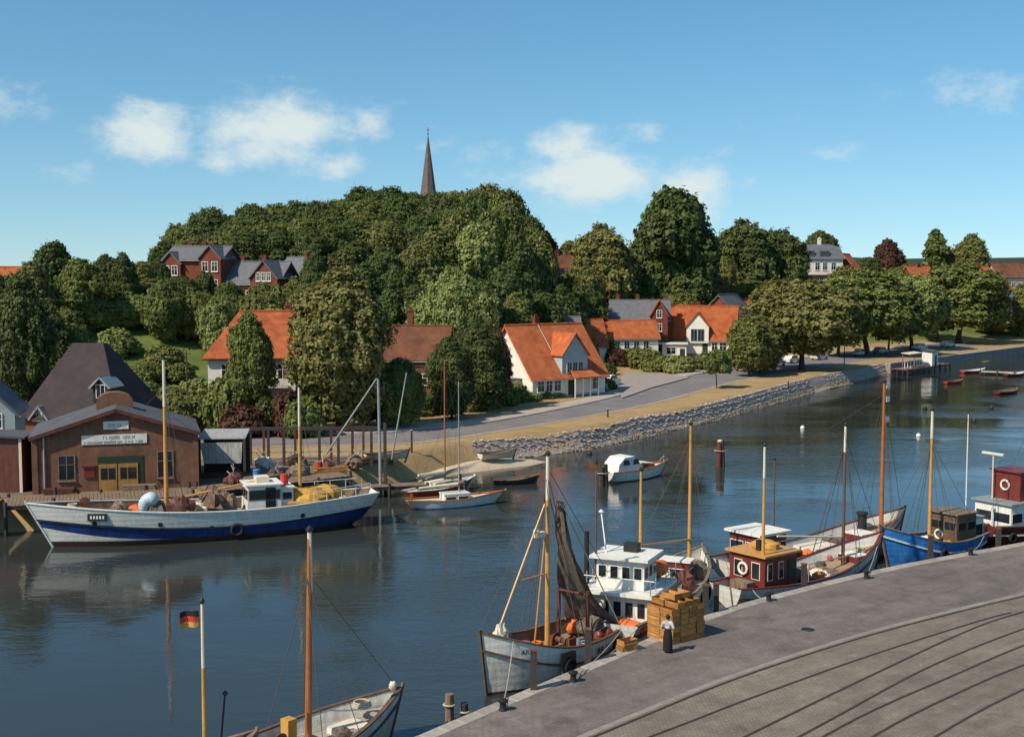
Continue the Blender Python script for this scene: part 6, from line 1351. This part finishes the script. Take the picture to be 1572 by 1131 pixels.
def dinghy(px0, py0, px1, py1, m, label, inner='timber', cat='rowing boat', group=None):
    a, b_ = on_level(px0, py0, 0), on_level(px1, py1, 0); L_ = (b_ - a).length; Hh = Hull(L_, max(1.2, L_ * .34), .5, .42, .7, .2, rake=.3, over=.1, k_st=.7, bow_p=.6, full=2.4)
    t, _ = boat('rowing_boat', label, cat, a.xy, b_.xy, Hh, [('hull', lambda u: Hh.keel(u), Hh.sheer, m)], .3, 'deck', inner, group=group)
    for u in (-.22, .05, .28): obj('thwart', MB().b2(u * L_ - .12, u * L_ + .12, -Hh.b(u + .5) + .12, Hh.b(u + .5) - .12, .28, .32), M['timber'], t)
    return t
dinghy(757, 744, 822, 741, 'dark_timber', 'dark brown rowing boat afloat beside the sandy landing')
dinghy(1452, 590, 1476, 588, 'red', 'red rowing boat on the far water below the landing stage'); dinghy(1478, 573, 1510, 571, 'red', 'red and white rowing boat at the end of the far jetty', 'white')
dinghy(1530, 606, 1560, 602, 'maroon', 'dark red rowing boat alone on the far right water'); dinghy(1544, 578, 1572, 576, 'maroon', 'dark rowing boat with pale bow at the right edge', 'white')
# ------------------------------------------------------------------ boatyard, jetties, landing places
M['cinder'] = mat('trodden_cinder_ground', (.16, .115, .085), .95, .35, .9, .3, hue=(.23, .165, .11))
yb = MB(); ribbon(yb, [Vector(p) for p in ((-62, 83.2, 0), (-37, 88.6, 0), (-25.5, 92, 0), (-17, 99.3, 0), (-12.6, 107.2, 0))], [Vector(p) for p in ((-62, 104, 0), (-37, 106, 0), (-25, 108, 0), (-19, 109, 0), (-14.5, 110, 0))], 2.03)
structure('boatyard_ground', yb, M['cinder'])
sb_ = MB(); pts = [(-8.8, 107.0), (-7.0, 109.6), (-4.6, 112.2), (-1.5, 114.8), (2.2, 117.6), (4.2, 120.2), (2.5, 122.0), (-1.5, 120.4), (-6.0, 117.0), (-9.6, 111.0)]
ctr = (-2.6, 116.2, .75); v = [(x_, y_, -.12) for x_, y_ in pts] + [(x_ + (ctr[0] - x_) * .5, y_ + (ctr[1] - y_) * .5, .5 + .08 * math.sin(k * 2)) for k, (x_, y_) in enumerate(pts)] + [ctr]
n = len(pts); sb_.add(v, [(i, (i + 1) % n, n + (i + 1) % n, n + i) for i in range(n)] + [(n + i, n + (i + 1) % n, 2 * n) for i in range(n)])
structure('sandy_landing', sb_, mat('pale_beach_sand', (.52, .40, .28), .95, .15, 1.2, .2))
# timber quay in front of the workshop and jetty towards the yachts
def jetty(name, label, a, b, w, z, plank=.26, pile=2.6, m='timber', cat='jetty', piles_m='dark_timber'):
    a, b = Vector(a), Vector(b); d = b - a; L_ = d.length
    t = thing(name, label, cat, (*((a + b) / 2), 0), math.atan2(d.y, d.x)); bd = MB(); k = -L_ / 2
    while k < L_ / 2 - .05: bd.b2(k, k + plank - .025, -w / 2 + random.uniform(-.05, .05), w / 2 + random.uniform(-.05, .05), z - .07 + random.uniform(-.012, .012), z); k += plank
    tag(obj('deck_planks', bd, M[m], t), kind='stuff')
    for s in (-1, 1):
        obj('stringer', MB().b2(-L_ / 2, L_ / 2, s * (w / 2 - .15) - .1, s * (w / 2 - .15) + .1, z - .32, z - .085), M[piles_m], t); n_ = max(2, int(L_ / pile))
        for i in range(n_ + 1): x_ = -L_ / 2 + .15 + (L_ - .3) * i / n_; obj('pile', MB().tube((x_, s * (w / 2 + .02), -2.2), (x_, s * (w / 2 + .02), z + random.uniform(.1, .7)), .14, .12, 8), M[piles_m], t)
    return t
jetty('timber_quay', 'old timber quay in front of the boatyard workshop', (-36, 86.8), (-23.7, 91.0), 3.6, 2.1)
jetty('timber_quay', 'low timber quay between the coaster stern and the yachts', (-23.2, 92.0), (-13.8, 99.6), 3.0, 2.1)
jetty('timber_jetty', 'narrow timber jetty the two yachts are tied to', (-13.4, 99.8), (-4.0, 102.6), 1.5, .95)
jetty('timber_jetty', 'low staging of dark timber at the left edge by the coaster bow', (-52, 82.8), (-36.4, 86.2), 4.0, 2.1)
# slipway trestle: posts under a long beam
t = thing('slipway_trestle', 'long slipway trestle of dark posts under a level beam', 'trestle', (-17.0, 104.5, 2.0), R(4))
for k, x_ in enumerate((-5.2, -3.7, -2.4, -1.0, .6, 2.2, 3.4, 5.0)): obj('post', MB().b2(x_ - .11, x_ + .11, -.11, .11, -.5, 3.05), M['dark_timber'], t)
obj('beam', MB().b2(-6.0, 5.6, -.13, .13, 3.053, 3.3), M['dark_timber'], t)
for k, x_ in enumerate((-4.4, -1.7, 1.4, 4.2)): obj('rear_post', MB().b2(x_ - .1, x_ + .1, 2.4, 2.6, -.5, 2.7), M['oxide'], t)
obj('rear_beam', MB().b2(-5.4, 5.2, 2.4, 2.6, 2.703, 2.9), M['dark_timber'], t); obj('handrail', MB().b2(-5.2, 5.0, -.05, .05, 1.1, 1.2), M['grey_metal'], t)
# derricks and spars
t = thing('derrick_crane', 'boatyard derrick with tall pole and slanting grey boom', 'crane', (at_px(578, 99), 101.2, 1.5)); zt = at_depth(575, 585, 99).z - 1.5
obj('pole', MB().tube((0, 0, -1.5), (-.15, 0, zt), .14, .1, 10), M['grey_metal'], t); e0 = at_depth(492, 705, 99) - Vector((t.location.x, 99, 1.5)); obj('boom', MB().tube((e0.x, 1.0, e0.z), (-.25, 0, zt + .05), .09, .06), M['grey_metal'], t)
obj('stay', MB().path([(-.15, 0, zt), (3.2, 1.5, 0)], .012, 4).path([(-.15, 0, zt - .4), (-3.0, 3.0, .4)], .012, 4), M['rope'], t); obj('brace_post', MB().b2(.25, .5, -.12, .12, -1.5, 4.5), M['dark_timber'], t)
t = thing('leaning_spar', 'pale spar leaning to the right behind the derrick', 'spar', (at_px(597, 106), 107, 2.0)); e1 = at_depth(622, 574, 106); obj('spar', MB().tube((0, 0, -.2), (e1.x - t.location.x, .4, e1.z - 2), .09, .05), M['grey_metal'], t); obj('shoe', MB().b2(-.2, .2, -.2, .2, -.3, .15), M['dark_timber'], t)
# drums, timber, gear lying about the yard
def drum(x, y, z, m, label, group, lying=False):
    t = thing('oil_drum', label, 'drum', (x, y, z), random.uniform(0, 3), group); b = MB().lathe((0, 0, 0), [(.27, 0), (.29, .02), (.29, .29), (.305, .3), (.29, .32), (.29, .58), (.305, .6), (.29, .62), (.29, .86), (.27, .88)], 14); obj('barrel', b, M[m], t, smooth=False); obj('lid', MB().lathe((0, 0, .87), [(.25, 0), (.25, .012)], 14), M['grey_metal'], t)
    if lying: t.rotation_euler = (R(90), 0, random.uniform(0, 3)); t.location.z += .29
    return t
YARD = [(-22.0, 95.5), (-20.6, 97.0), (-19.0, 98.4), (-17.8, 100.0), (-16.4, 101.2), (-15.2, 102.6), (-20.0, 100.4), (-18.2, 102.2), (-16.6, 103.2), (-14.6, 104.4), (-13.4, 105.8), (-21.6, 98.4)]
for k, (x_, y_) in enumerate(YARD[:7]): drum(x_ + .5, y_ - .6, 2.03, ('oxide', 'bright_blue', 'rust', 'black', 'red', 'rust', 'grey_metal')[k], ('dull red', 'blue', 'rusty brown', 'black', 'bright red', 'rust streaked', 'grey')[k] + ' oil drum standing among the boatyard gear', 'oil drums in the boatyard', k == 5)
def plank_stack(x, y, z, rz, l, rows_, cols_, m, label, name='timber_stack'):
    t = thing(name, label, 'timber', (x, y, z), rz); w_ = .24
    for j in range(rows_):
        for i in range(cols_): obj('plank', MB().box((random.uniform(-.15, .15), (i - (cols_ - 1) / 2) * (w_ + .03), .1 + .14 * j), (l, w_, .11), R(random.uniform(-1.5, 1.5))), M[m], t)
    for u in (-.35, .35): obj('bearer', MB().box((u * l, 0, .02), (.12, cols_ * .28, .05)), M['dark_timber'], t)
plank_stack(-19.6, 95.0, 2.03, R(40), 3.0, 4, 4, 'timber', 'stack of weathered planks on the boatyard quay'); plank_stack(-14.9, 100.6, 2.03, R(20), 2.6, 3, 4, 'crate', 'low stack of yellow planks near the derrick'); plank_stack(-12.6, 106.0, 2.03, R(65), 3.2, 3, 3, 'varnish_red', 'stack of reddish timbers beside the yachts')
plank_stack(-28.0, 92.0, 2.03, R(5), 2.4, 3, 3, 'timber', 'stack of short planks before the workshop door'); plank_stack(-33.4, 90.4, 2.03, R(14), 2.2, 3, 3, 'oxide', 'stack of reddish boards left of the workshop door')
def gear_heap(x, y, z, r, m, label, seed, name='gear_heap', cat='gear'):
    t = thing(name, label, cat, (x, y, z)); rg = random.Random(seed); heap(t, (0, 0, -.1), r, m, 'heap', seed)
    for k in range(5): a_ = rg.uniform(0, 6.28); obj('iron_bar', MB().tube((math.cos(a_) * r[0] * .6, math.sin(a_) * r[1] * .6, .05), (-math.cos(a_) * r[0] * .4 + rg.uniform(-.3, .3), rg.uniform(-.4, .4), r[2] * rg.uniform(1.0, 1.9)), .035, n=5), M[rg.choice(('rust', 'timber', 'sailcloth', 'grey_metal'))], t)
    return t
for k, (x_, y_, m_, l_) in enumerate([(-21.4, 94.2, 'oxide', 'reddish heap of boat gear right of the workshop'), (-18.6, 97.0, 'dark_timber', 'dark heap of boat gear below the trestle, left'), (-17.0, 98.6, 'timber', 'brown heap of boat gear below the trestle, middle'), (-15.4, 101.0, 'oxide', 'rusty heap of boat gear below the trestle, right'), (-18.4, 104.0, 'dark_timber', 'dark heap of gear behind the trestle'), (-13.2, 103.4, 'timber', 'brown heap of gear under the leaning spar'), (-20.8, 102.6, 'sailcloth', 'pale canvas heap behind the sheet metal shed')]): gear_heap(x_, y_, 2.03, (1.0, .8, .95), m_, l_, 200 + k)
for k, (px, py, h, m_, l_) in enumerate([(606, 728, 1.9, 'black', 'tall black winch stand on the shore near the yachts'), (624, 728, 1.4, 'dark_timber', 'lower dark winch stand right of the black one'), (677, 716, 2.2, 'maroon', 'reddish winch stand behind the yacht masts')]):
    p = on_level(px, py, 1.95); t = thing('winch_stand', l_, 'winch', (p.x, p.y, hz(p.x, p.y) - .05), R(20)); obj('frame', MB().b2(-.5, -.38, -.4, .4, 0, h).b2(.38, .5, -.4, .4, 0, h * .9).b2(-.6, .6, -.08, .08, h * .62, h * .74), M[m_], t); obj('drum', MB().lathe((0, 0, h * .45), [(.42, -.37), (.42, -.33), (.22, -.3), (.22, .3), (.42, .33), (.42, .37)], 12, 'X'), M['rust'], t); obj('crank', MB().path([(.5, 0, h * .45), (.7, 0, h * .45), (.7, .3, h * .65)], .03, 5), M['black'], t)
# rowing boats ashore
def beached(x, y, z, rz, m, label):
    Hh = Hull(3.8, 1.5, .62, .55, .8, .02, rake=.3, over=.1, k_st=.7, bow_p=.6, full=2.4); d_ = Vector((math.cos(rz), math.sin(rz))) * 1.9
    t, _ = boat('rowing_boat', label, 'rowing boat', (x - d_.x, y - d_.y), (x + d_.x, y + d_.y), Hh, [('hull', lambda u: Hh.keel(u), Hh.sheer, m)], .3, 'deck', 'timber', z=z); obj('thwart', MB().b2(-.4, -.15, -.6, .6, .35, .39), M['timber'], t)
beached(-11.0, 107.6, 2.0, R(30), 'sailcloth', 'cream rowing boat drawn up on the shore behind the yachts'); beached(-1.4, 116.6, .78, R(35), 'sailcloth', 'cream boat drawn up on the sandy landing')
# posts and a bare sapling on the verge
for px, py, h, l_ in [(632, 694, 2.0, 'short dark post on the grass above the boatyard'), (705, 736, 1.8, 'dark mooring post at the end of the yacht jetty'), (1210, 590, 1.2, 'small post on the verge near the embankment gap'), (933, 640, .9, 'tiny post on the verge before the orange house')]:
    p = on_level(px, py, 2.0); t = thing('post', l_, 'post', (p.x, p.y, hz(p.x, p.y))); obj('shaft', MB().tube((0, 0, -.8), (0, 0, h), .11, .09, 8), M['dark_timber'], t); obj('cap', MB().lathe((0, 0, h), [(.12, 0), (.13, .06), (.03, .12)], 8), M['grey_metal'], t)
for px, py, top, l_ in [(288, 640, 538, 'slim dark utility pole left of the white villa'), (1296, 560, 505, 'slim lamp post among the quayside trees')]:
    p = on_level(px, py, 2.1); h = at_depth(px, top, p.y).z - 2; t = thing('utility_pole', l_, 'pole', (p.x, p.y, hz(p.x, p.y))); obj('pole', MB().tube((0, 0, -.5), (0, 0, h), .1, .07, 8), M['dark_timber'], t); obj('crossarm', MB().b2(-.5, .5, -.05, .05, h - .4, h - .3), M['dark_timber'], t)
# ------------------------------------------------------------------ far landing stage and right-hand shore
for k_, (p0, p1) in enumerate([((69.7, 227.7), (82.5, 243)), ((82.5, 243), (118, 284)), ((118, 284), (160, 296))]):
    a, b_ = Vector(p0), Vector(p1); d_ = b_ - a; t = thing('quay_wall', ['pale stone quay wall at the far landing stage', 'pale stone quay wall below the last avenue trees', 'pale stone quay wall at the far right shore'][k_], 'wall', (*((a + b_) / 2), 0), math.atan2(d_.y, d_.x)); L_ = d_.length
    obj('wall_face', MB().b2(-L_ / 2, L_ / 2, -.2, .9, -2, 1.95), M['stone'], t); obj('coping', MB().b2(-L_ / 2, L_ / 2, -.3, 1.0, 1.953, 2.12), M['concrete'], t)
jetty('landing_stage', 'wooden landing stage under the avenue at the far bend', (70.5, 224.5), (84, 240.5), 3.0, 1.25, m='timber'); jetty('timber_jetty', 'long low pale jetty far right on the water', on_level(1505, 570, .5).xy, on_level(1560, 572, .5).xy, 1.6, .55, m='sailcloth')
p = on_level(1436, 562, 1.25); t = thing('landing_hut', 'small white hut on the far landing stage', 'hut', (p.x - .6, p.y + 1.4, 1.25), R(48)); obj('wall', MB().b2(-1.3, 1.3, -1, 1, 0, 2.6), M['white'], t); obj('roof', MB().slab((-1.6, -1.3, 2.8), (1.6, -1.3, 2.8), (1.6, 1.3, 3.1), (-1.6, 1.3, 3.1), .12), M['felt'], t); obj('door', MB().b2(-.1, .7, -1.04, -.99, 0, 2.0), M['green_paint'], t)
p = on_level(1405, 565, 1.0); t = thing('stage_railing', 'white railing along the far landing stage', 'railing', (*(p.xy), 1.25), math.atan2(16, 13.5)); 
for k in range(8): obj('railing_post', MB().b2(-5 + k * 1.4, -4.9 + k * 1.4, -.05, .05, 0, 1.1), M['white'], t)
obj('top_rail', MB().b2(-5.1, 5.0, -.06, .06, 1.1, 1.2), M['white'], t); obj('awning', MB().slab((-4.5, -.8, 2.6), (1.5, -.8, 2.6), (1.5, .9, 2.8), (-4.5, .9, 2.8), .1), M['sailcloth'], t)
for u in (-4.3, 1.3): obj('awning_post', MB().b2(u - .06, u + .06, .6, .72, 0, 2.6), M['timber'], t)
# ------------------------------------------------------------------ parked vehicles
def car(px, py, rz, m, label, van=False, z=2.06):
    p = on_level(px, py, z); t = thing('parked_van' if van else 'parked_car', label, 'van' if van else 'car', (p.x, p.y, z), rz, None)
    if van: pr = [(-2.1, .35), (2.05, .35), (2.1, .9), (1.85, 1.1), (1.5, 1.9), (-2.05, 1.95), (-2.15, 1.0)]; gl = [(1.0, 1.15), (1.62, 1.15), (1.4, 1.7), (1.0, 1.7)]; g2 = [(-1.7, 1.2), (.85, 1.2), (.85, 1.7), (-1.7, 1.7)]
    else: pr = [(-2.05, .35), (2.0, .35), (2.05, .75), (1.1, .92), (.55, 1.42), (-1.0, 1.45), (-1.55, .95), (-2.1, .85)]; gl = [(.02, .95), (.95, .95), (.52, 1.36), (.02, 1.36)]; g2 = [(-1.35, .98), (-.06, .98), (-.06, 1.38), (-.95, 1.38)]
    b = MB().prism(pr, -.78, .78); obj('body', b, M[m], t)
    for s in (-1, 1):
        for g_ in (gl, g2): obj('side_window', MB().prism(g_, s * .79 - .01, s * .79 + .01), M['glass'], t)
        for x_ in (-1.3, 1.3): w_ = obj('wheel', MB().lathe((x_, s * .7, .32), [(.32, -.1), (.33, -.06), (.33, .06), (.32, .1)], 12, 'Y'), M['rubber'], t); obj('hub_cap', MB().lathe((x_, s * .81, .32), [(.16, -.01), (.16, .01)], 10, 'Y'), M['grey_metal'], w_)
        obj('headlight', MB().lathe((2.05 if van else 2.02, s * .55, .68), [(.1, -.02), (.1, .02)], 8, 'X'), M['white'], t)
    return t
car(1143, 569, R(50), 'red', 'faded red van parked under the roadside trees', True); car(1163, 566, R(50), 'sailcloth', 'cream car parked right behind the red van'); car(1192, 561, R(48), 'grey_metal', 'grey car parked under the largest left avenue tree'); car(1215, 557, R(48), 'white', 'white car parked behind the left avenue tree trunk')
car(1258, 552, R(45), 'sailcloth', 'cream car parked between the avenue trunks'); car(1322, 546, R(44), 'white', 'white car parked under the middle avenue tree'); car(1352, 543, R(44), 'grey_metal', 'grey car parked right of the middle avenue tree'); car(1412, 537, R(42), 'white', 'white car parked under the fresh green avenue tree'); car(1455, 533, R(40), 'sailcloth', 'cream car parked near the far end of the avenue')
p = on_level(938, 588, 2.1); car(936, 590, R(60), 'white', 'white car parked at the garden wall beside the orange house', z=2.19)
# ------------------------------------------------------------------ piles and buoys in the water
def pile(x, y, top, r, label, m='dark_timber', n=1, lean=.0, cat='pile', cap=True):
    t = thing('mooring_pile', label, cat, (x, y, 0)); 
    for k in range(n): a_ = k * 2.1; obj('shaft', MB().tube((math.cos(a_) * .35 * (n > 1), math.sin(a_) * .35 * (n > 1), -2), (math.cos(a_) * .16 * (n > 1) + lean, math.sin(a_) * .16 * (n > 1), top - .12 * k), r, r * .9, 9), M[m], t)
    obj('rope_turns', MB().torus((lean * .7, 0, top * .62), r * (2.0 if n > 1 else 1.15), .05, 'Z', 12, 5), M['pale_rope'], t)
    if cap: obj('pale_cap', MB().lathe((lean, 0, top), [(r * .95, -.1), (r * .95, .02), (.03, .08)], 8), M['sailcloth'], t)
    return t
p = on_level(1105, 716, 0); pile(p.x, p.y, 2.5, .26, 'cluster of dark reddish piles standing in mid harbour', 'oxide', 3); p = on_level(925, 746, 0); pile(p.x, p.y, 1.9, .3, 'dark pile pair beside the motor cruiser stern', 'dark_timber', 3, cap=False)
p = on_level(690, 1107, 0); pile(p.x, p.y, 1.15, .2, 'short brown pile off the quay edge at the bottom', 'timber', cap=False); p = on_level(713, 1112, 0); pile(p.x, p.y, .9, .17, 'shorter dark pile right beside the brown one', 'dark_timber', cap=False)
p = on_level(925, 900, 0); 
for px, py, top, l_ in [(829, 1062, 3.2, 'tall dark fender pile in front of the net cutter'), (912, 1018, 3.0, 'thick dark fender pile between the net cutter and the workboat'), (1092, 944, 3.0, 'left of two dark fender piles behind the crate stack'), (1108, 938, 2.9, 'right of two dark fender piles behind the crate stack'), (1243, 896, 2.6, 'slim fender pile ahead of the red wheelhouse'), (1437, 858, 2.9, 'dark fender pile at the blue cutter side'), (1541, 838, 2.6, 'dark fender pile at the stern of the rightmost boat')]:
    p = on_level(px, py, QZ); t = thing('fender_pile', l_, 'pile', (p.x - .25, p.y + .25, 0)); obj('shaft', MB().b2(-.13, .13, -.13, .13, -2.2, top), M['dark_timber'], t); obj('iron_cap', MB().b2(-.15, .15, -.15, .15, top, top + .06), M['rust'], t)
def buoy(px, py, r, m, l_):
    p = on_level(px, py, 0); t = thing('buoy', l_, 'buoy', (p.x, p.y, 0)); obj('float', MB().blob((0, 0, r * .35), (r, r, r), 1, .03, 12, 8), M[m], t, smooth=True); obj('eye', MB().torus((0, 0, r * 1.4), .09, .02, 'Y', 10, 5), M['grey_metal'], t)
buoy(1232, 658, .28, 'white', 'white mooring buoy left of the tall brown mast'); buoy(1410, 670, .28, 'white', 'white mooring buoy left of the blue cutter mast'); buoy(1420, 628, .3, 'black', 'small dark buoy farther out than the white ones'); buoy(1522, 628, .3, 'black', 'small dark buoy near the far red rowing boat'); buoy(1495, 648, .32, 'black', 'dark buoy above the white antenna mast'); buoy(905, 698, .3, 'black', 'small dark buoy left of the motor cruiser')
# ------------------------------------------------------------------ things on the quay
base = on_level(1040, 983, QZ); ang = R(38)
box0 = None; rot = Matrix.Rotation(ang, 2)
def crate_thing(loc, rz, label, group):
    global box0
    if box0 is None:
        t = thing('fish_crate', label, 'crate', loc, rz, group); l, w, h, tk = .80, .5, .26, .028
        obj('bottom_board', MB().box((0, 0, tk / 2), (l, w, tk)), M['crate'], t)
        for s in (-1, 1):
            obj('side_board', MB().box((0, s * (w / 2 - tk / 2), .085), (l, tk, .10)).mesh('side_board'), M['crate'], t); obj('side_board', MB().box((0, s * (w / 2 - tk / 2), .2), (l, tk, .10)).mesh('side_board'), M['crate'], t)
            obj('end_board', MB().box((s * (l / 2 - tk / 2), 0, h / 2 + .01), (tk, w - 2 * tk - .004, h - .03)).mesh('end_board'), M['crate'], t)
        box0 = t; return t
    t = copy_tree(box0); t.location = loc; t.rotation_euler = (0, 0, rz); t['label'] = label; t['group'] = group; return t
G_C = 'fish crates in the big stack on the quay'
for k in range(8):
    nx_, ny_ = (4, 2) if k < 6 else ((3, 2) if k < 7 else (2, 1))
    for i in range(nx_):
        for j in range(ny_):
            if 0 < i < nx_ - 1 and 0 < j < ny_ - 1 and k < 5: continue
            q = rot @ Vector(((i - (nx_ - 1) / 2) * .515 + random.uniform(-.03, .03), (j - (ny_ - 1) / 2) * .815 + random.uniform(-.03, .03)))
            side = 'top' if k >= 6 else 'wall'
            crate_thing((base.x + q.x, base.y + q.y + .6, QZ + .265 * k), ang + R(90 if (k + 0) % 2 * 0 == 0 else 0) + R(random.uniform(-3, 3)), 'yellow brown wooden fish crate at the top of the big quay stack' if side == 'top' else 'yellow brown wooden fish crate in the walls of the big quay stack', G_C + (', top layers' if side == 'top' else ''))
p = on_level(962, 998, QZ); t = crate_thing((p.x, p.y, QZ), R(30), 'pale fish crate alone on the quay by the workboat stern, lower of two', 'two pale crates on the quay'); crate_thing((p.x + .03, p.y, QZ + .265), R(36), 'pale fish crate alone on the quay by the workboat stern, upper of two', 'two pale crates on the quay')
for px, py, l_ in [(1240, 966, 'iron manhole cover in the quay apron')]:
    p = on_level(px, py, QZ); t = thing('manhole_cover', l_, 'manhole', (p.x, p.y, QZ)); obj('lid', MB().lathe((0, 0, 0), [(.26, .004), (.26, .018), (.22, .022)], 18), M['black'], t); obj('rim', MB().torus((0, 0, .01), .29, .025, 'Z', 18, 4), M['black'], t)
for px, py, l_ in [(880, 1046, 'low iron bollard near the net cutter'), (1180, 922, 'low iron bollard beside the red wheelhouse'), (1330, 888, 'low iron bollard by the bow of the red wheelhouse cutter'), (1490, 852, 'low iron bollard by the blue cutter stern'), (772, 1090, 'low iron bollard nearest the bottom of the picture')]:
    p = on_level(px, py, QZ); t = thing('bollard', l_, 'bollard', (p.x, p.y, QZ)); obj('stem', MB().lathe((0, 0, 0), [(.16, 0), (.13, .1), (.12, .3)], 12), M['black'], t); obj('head', MB().lathe((0, 0, .3), [(.12, 0), (.2, .05), (.2, .12), (.1, .17)], 12), M['black'], t)
# ------------------------------------------------------------------ the woman on the quay
def skin(name, verts, edges, radii, root, m, parent=None, sub=2):
    me = bpy.data.meshes.new(name); me.from_pydata(verts, edges, []); o = bpy.data.objects.new(name, me); COL.objects.link(o); me.materials.append(m)
    md = o.modifiers.new('skin', 'SKIN'); md.use_smooth_shade = True
    for i, r in enumerate(radii):
        sv = me.skin_vertices[0].data[i]; sv.radius = (r, r) if not isinstance(r, tuple) else r; sv.use_root = (i == root)
    s_ = o.modifiers.new('sub', 'SUBSURF'); s_.levels = sub; s_.render_levels = sub
    if parent: o.parent = parent
    return o
p = on_level(1025, 1001, QZ)
pr_ = thing('person', 'person in long black skirt and pale patterned blouse standing by the crates', 'person', (p.x, p.y, QZ), R(150))
V = []; E_ = []; Rd = []
def vv(x, y, z, r, link=None):
    V.append((x, y, z)); Rd.append(r)
    if link is not None: E_.append((link, len(V) - 1))
    return len(V) - 1
pel = vv(0, 0, .90, (.15, .11)); wst = vv(0, 0, 1.06, (.125, .09), pel); chs = vv(0, -.01, 1.24, (.145, .10), wst); shd = vv(0, 0, 1.36, (.12, .075), chs); nck = vv(0, -.01, 1.44, .05, shd); jaw = vv(0, -.035, 1.51, (.065, .075), nck); hd = vv(0, -.03, 1.58, (.078, .092), jaw); crn = vv(0, -.01, 1.645, (.06, .07), hd)
nose = vv(0, -.128, 1.555, .013, hd)
for s in (-1, 1):
    hp = vv(s * .09, 0, .84, .105, pel); kn = vv(s * .09, -.02, .47, .07, hp); an_ = vv(s * .09, .02, .10, .045, kn); to = vv(s * .10, -.13, .045, .04, an_)
    ear = vv(s * .085, -.01, 1.56, .016, hd)
    sh = vv(s * .18, 0, 1.345, .062, shd); el_ = vv(s * .29, .05, 1.11, .047, sh); wr = vv(s * .15, -.17, 1.0, .034, el_); pm = vv(s * .10, -.235, .99, (.034, .018), wr)
    for f in range(4): b1 = vv(s * (.075 - .004 * f), -.275 - .004 * (f % 2), 1.012 - .02 * f, .0095, pm); vv(s * (.04 - .003 * f), -.295, 1.006 - .02 * f, .008, b1)
    th_ = vv(s * .095, -.255, 1.03, .011, pm); vv(s * .07, -.285, 1.045, .009, th_)
skin('body', V, E_, Rd, pel, M['skin'], pr_)
M['skirt'] = mat('black_wool', (.012, .012, .013), .9, .3, 5, .2); M['blouse'] = mat('pale_patterned_cotton', (.52, .49, .50), .85, .35, 14, .1, hue=(.22, .21, .25)); M['hair'] = mat('dark_brown_hair', (.018, .012, .009), .6, .3, 20, .2); M['eye'] = mat('eye_dark', (.02, .015, .012), .3, 0, 1, 0)
b = MB(); n = 20; prof = [(1.075, .128, .098), (1.0, .15, .115), (.88, .185, .155), (.6, .215, .185), (.3, .215, .19), (.1, .222, .195)]
v = [(rx * (1 + .05 * math.cos(6 * 2 * math.pi * i / n) * (1.1 - z_)) * math.cos(2 * math.pi * i / n), ry * (1 + .05 * math.cos(6 * 2 * math.pi * i / n) * (1.1 - z_)) * math.sin(2 * math.pi * i / n), z_) for z_, rx, ry in prof for i in range(n)]
b.add(v, [(k * n + i, k * n + (i + 1) % n, (k + 1) * n + (i + 1) % n, (k + 1) * n + i) for k in range(len(prof) - 1) for i in range(n)]); obj('skirt', b, M['skirt'], pr_, smooth=True)
V2 = [(0, 0, 1.05), (0, 0, 1.12), (0, -.01, 1.25), (0, 0, 1.365), (0, -.005, 1.42)]; E2 = [(0, 1), (1, 2), (2, 3), (3, 4)]; R2 = [(.155, .12), (.15, .115), (.165, .12), (.135, .09), (.06, .06)]
for s in (-1, 1): k = len(V2); V2 += [(s * .18, 0, 1.35), (s * .295, .05, 1.11), (s * .20, -.12, 1.02)]; E2 += [(3, k), (k, k + 1), (k + 1, k + 2)]; R2 += [.078, .062, .05]
skin('blouse', V2, E2, R2, 0, M['blouse'], pr_)
b = MB().blob((0, .012, 1.60), (.098, .108, .105), 4, .1, 14, 9).blob((0, .10, 1.56), (.055, .05, .06), 6, .1, 10, 7); obj('hair', b, M['hair'], pr_, smooth=True)
b = MB().blob((-.03, -.118, 1.585), (.011, .006, .008), 0, 0, 8, 5); obj('eye', b, M['eye'], pr_); b = MB().blob((.03, -.118, 1.585), (.011, .006, .008), 0, 0, 8, 5); obj('eye', b, M['eye'], pr_); b = MB().blob((0, -.112, 1.515), (.024, .006, .007), 0, 0, 8, 5); obj('mouth', b, M['oxide'], pr_)
for s in (-1, 1): obj('shoe', MB().blob((s * .10, -.07, .045), (.05, .13, .05), 2, .05, 10, 6), M['black'], pr_, smooth=True)
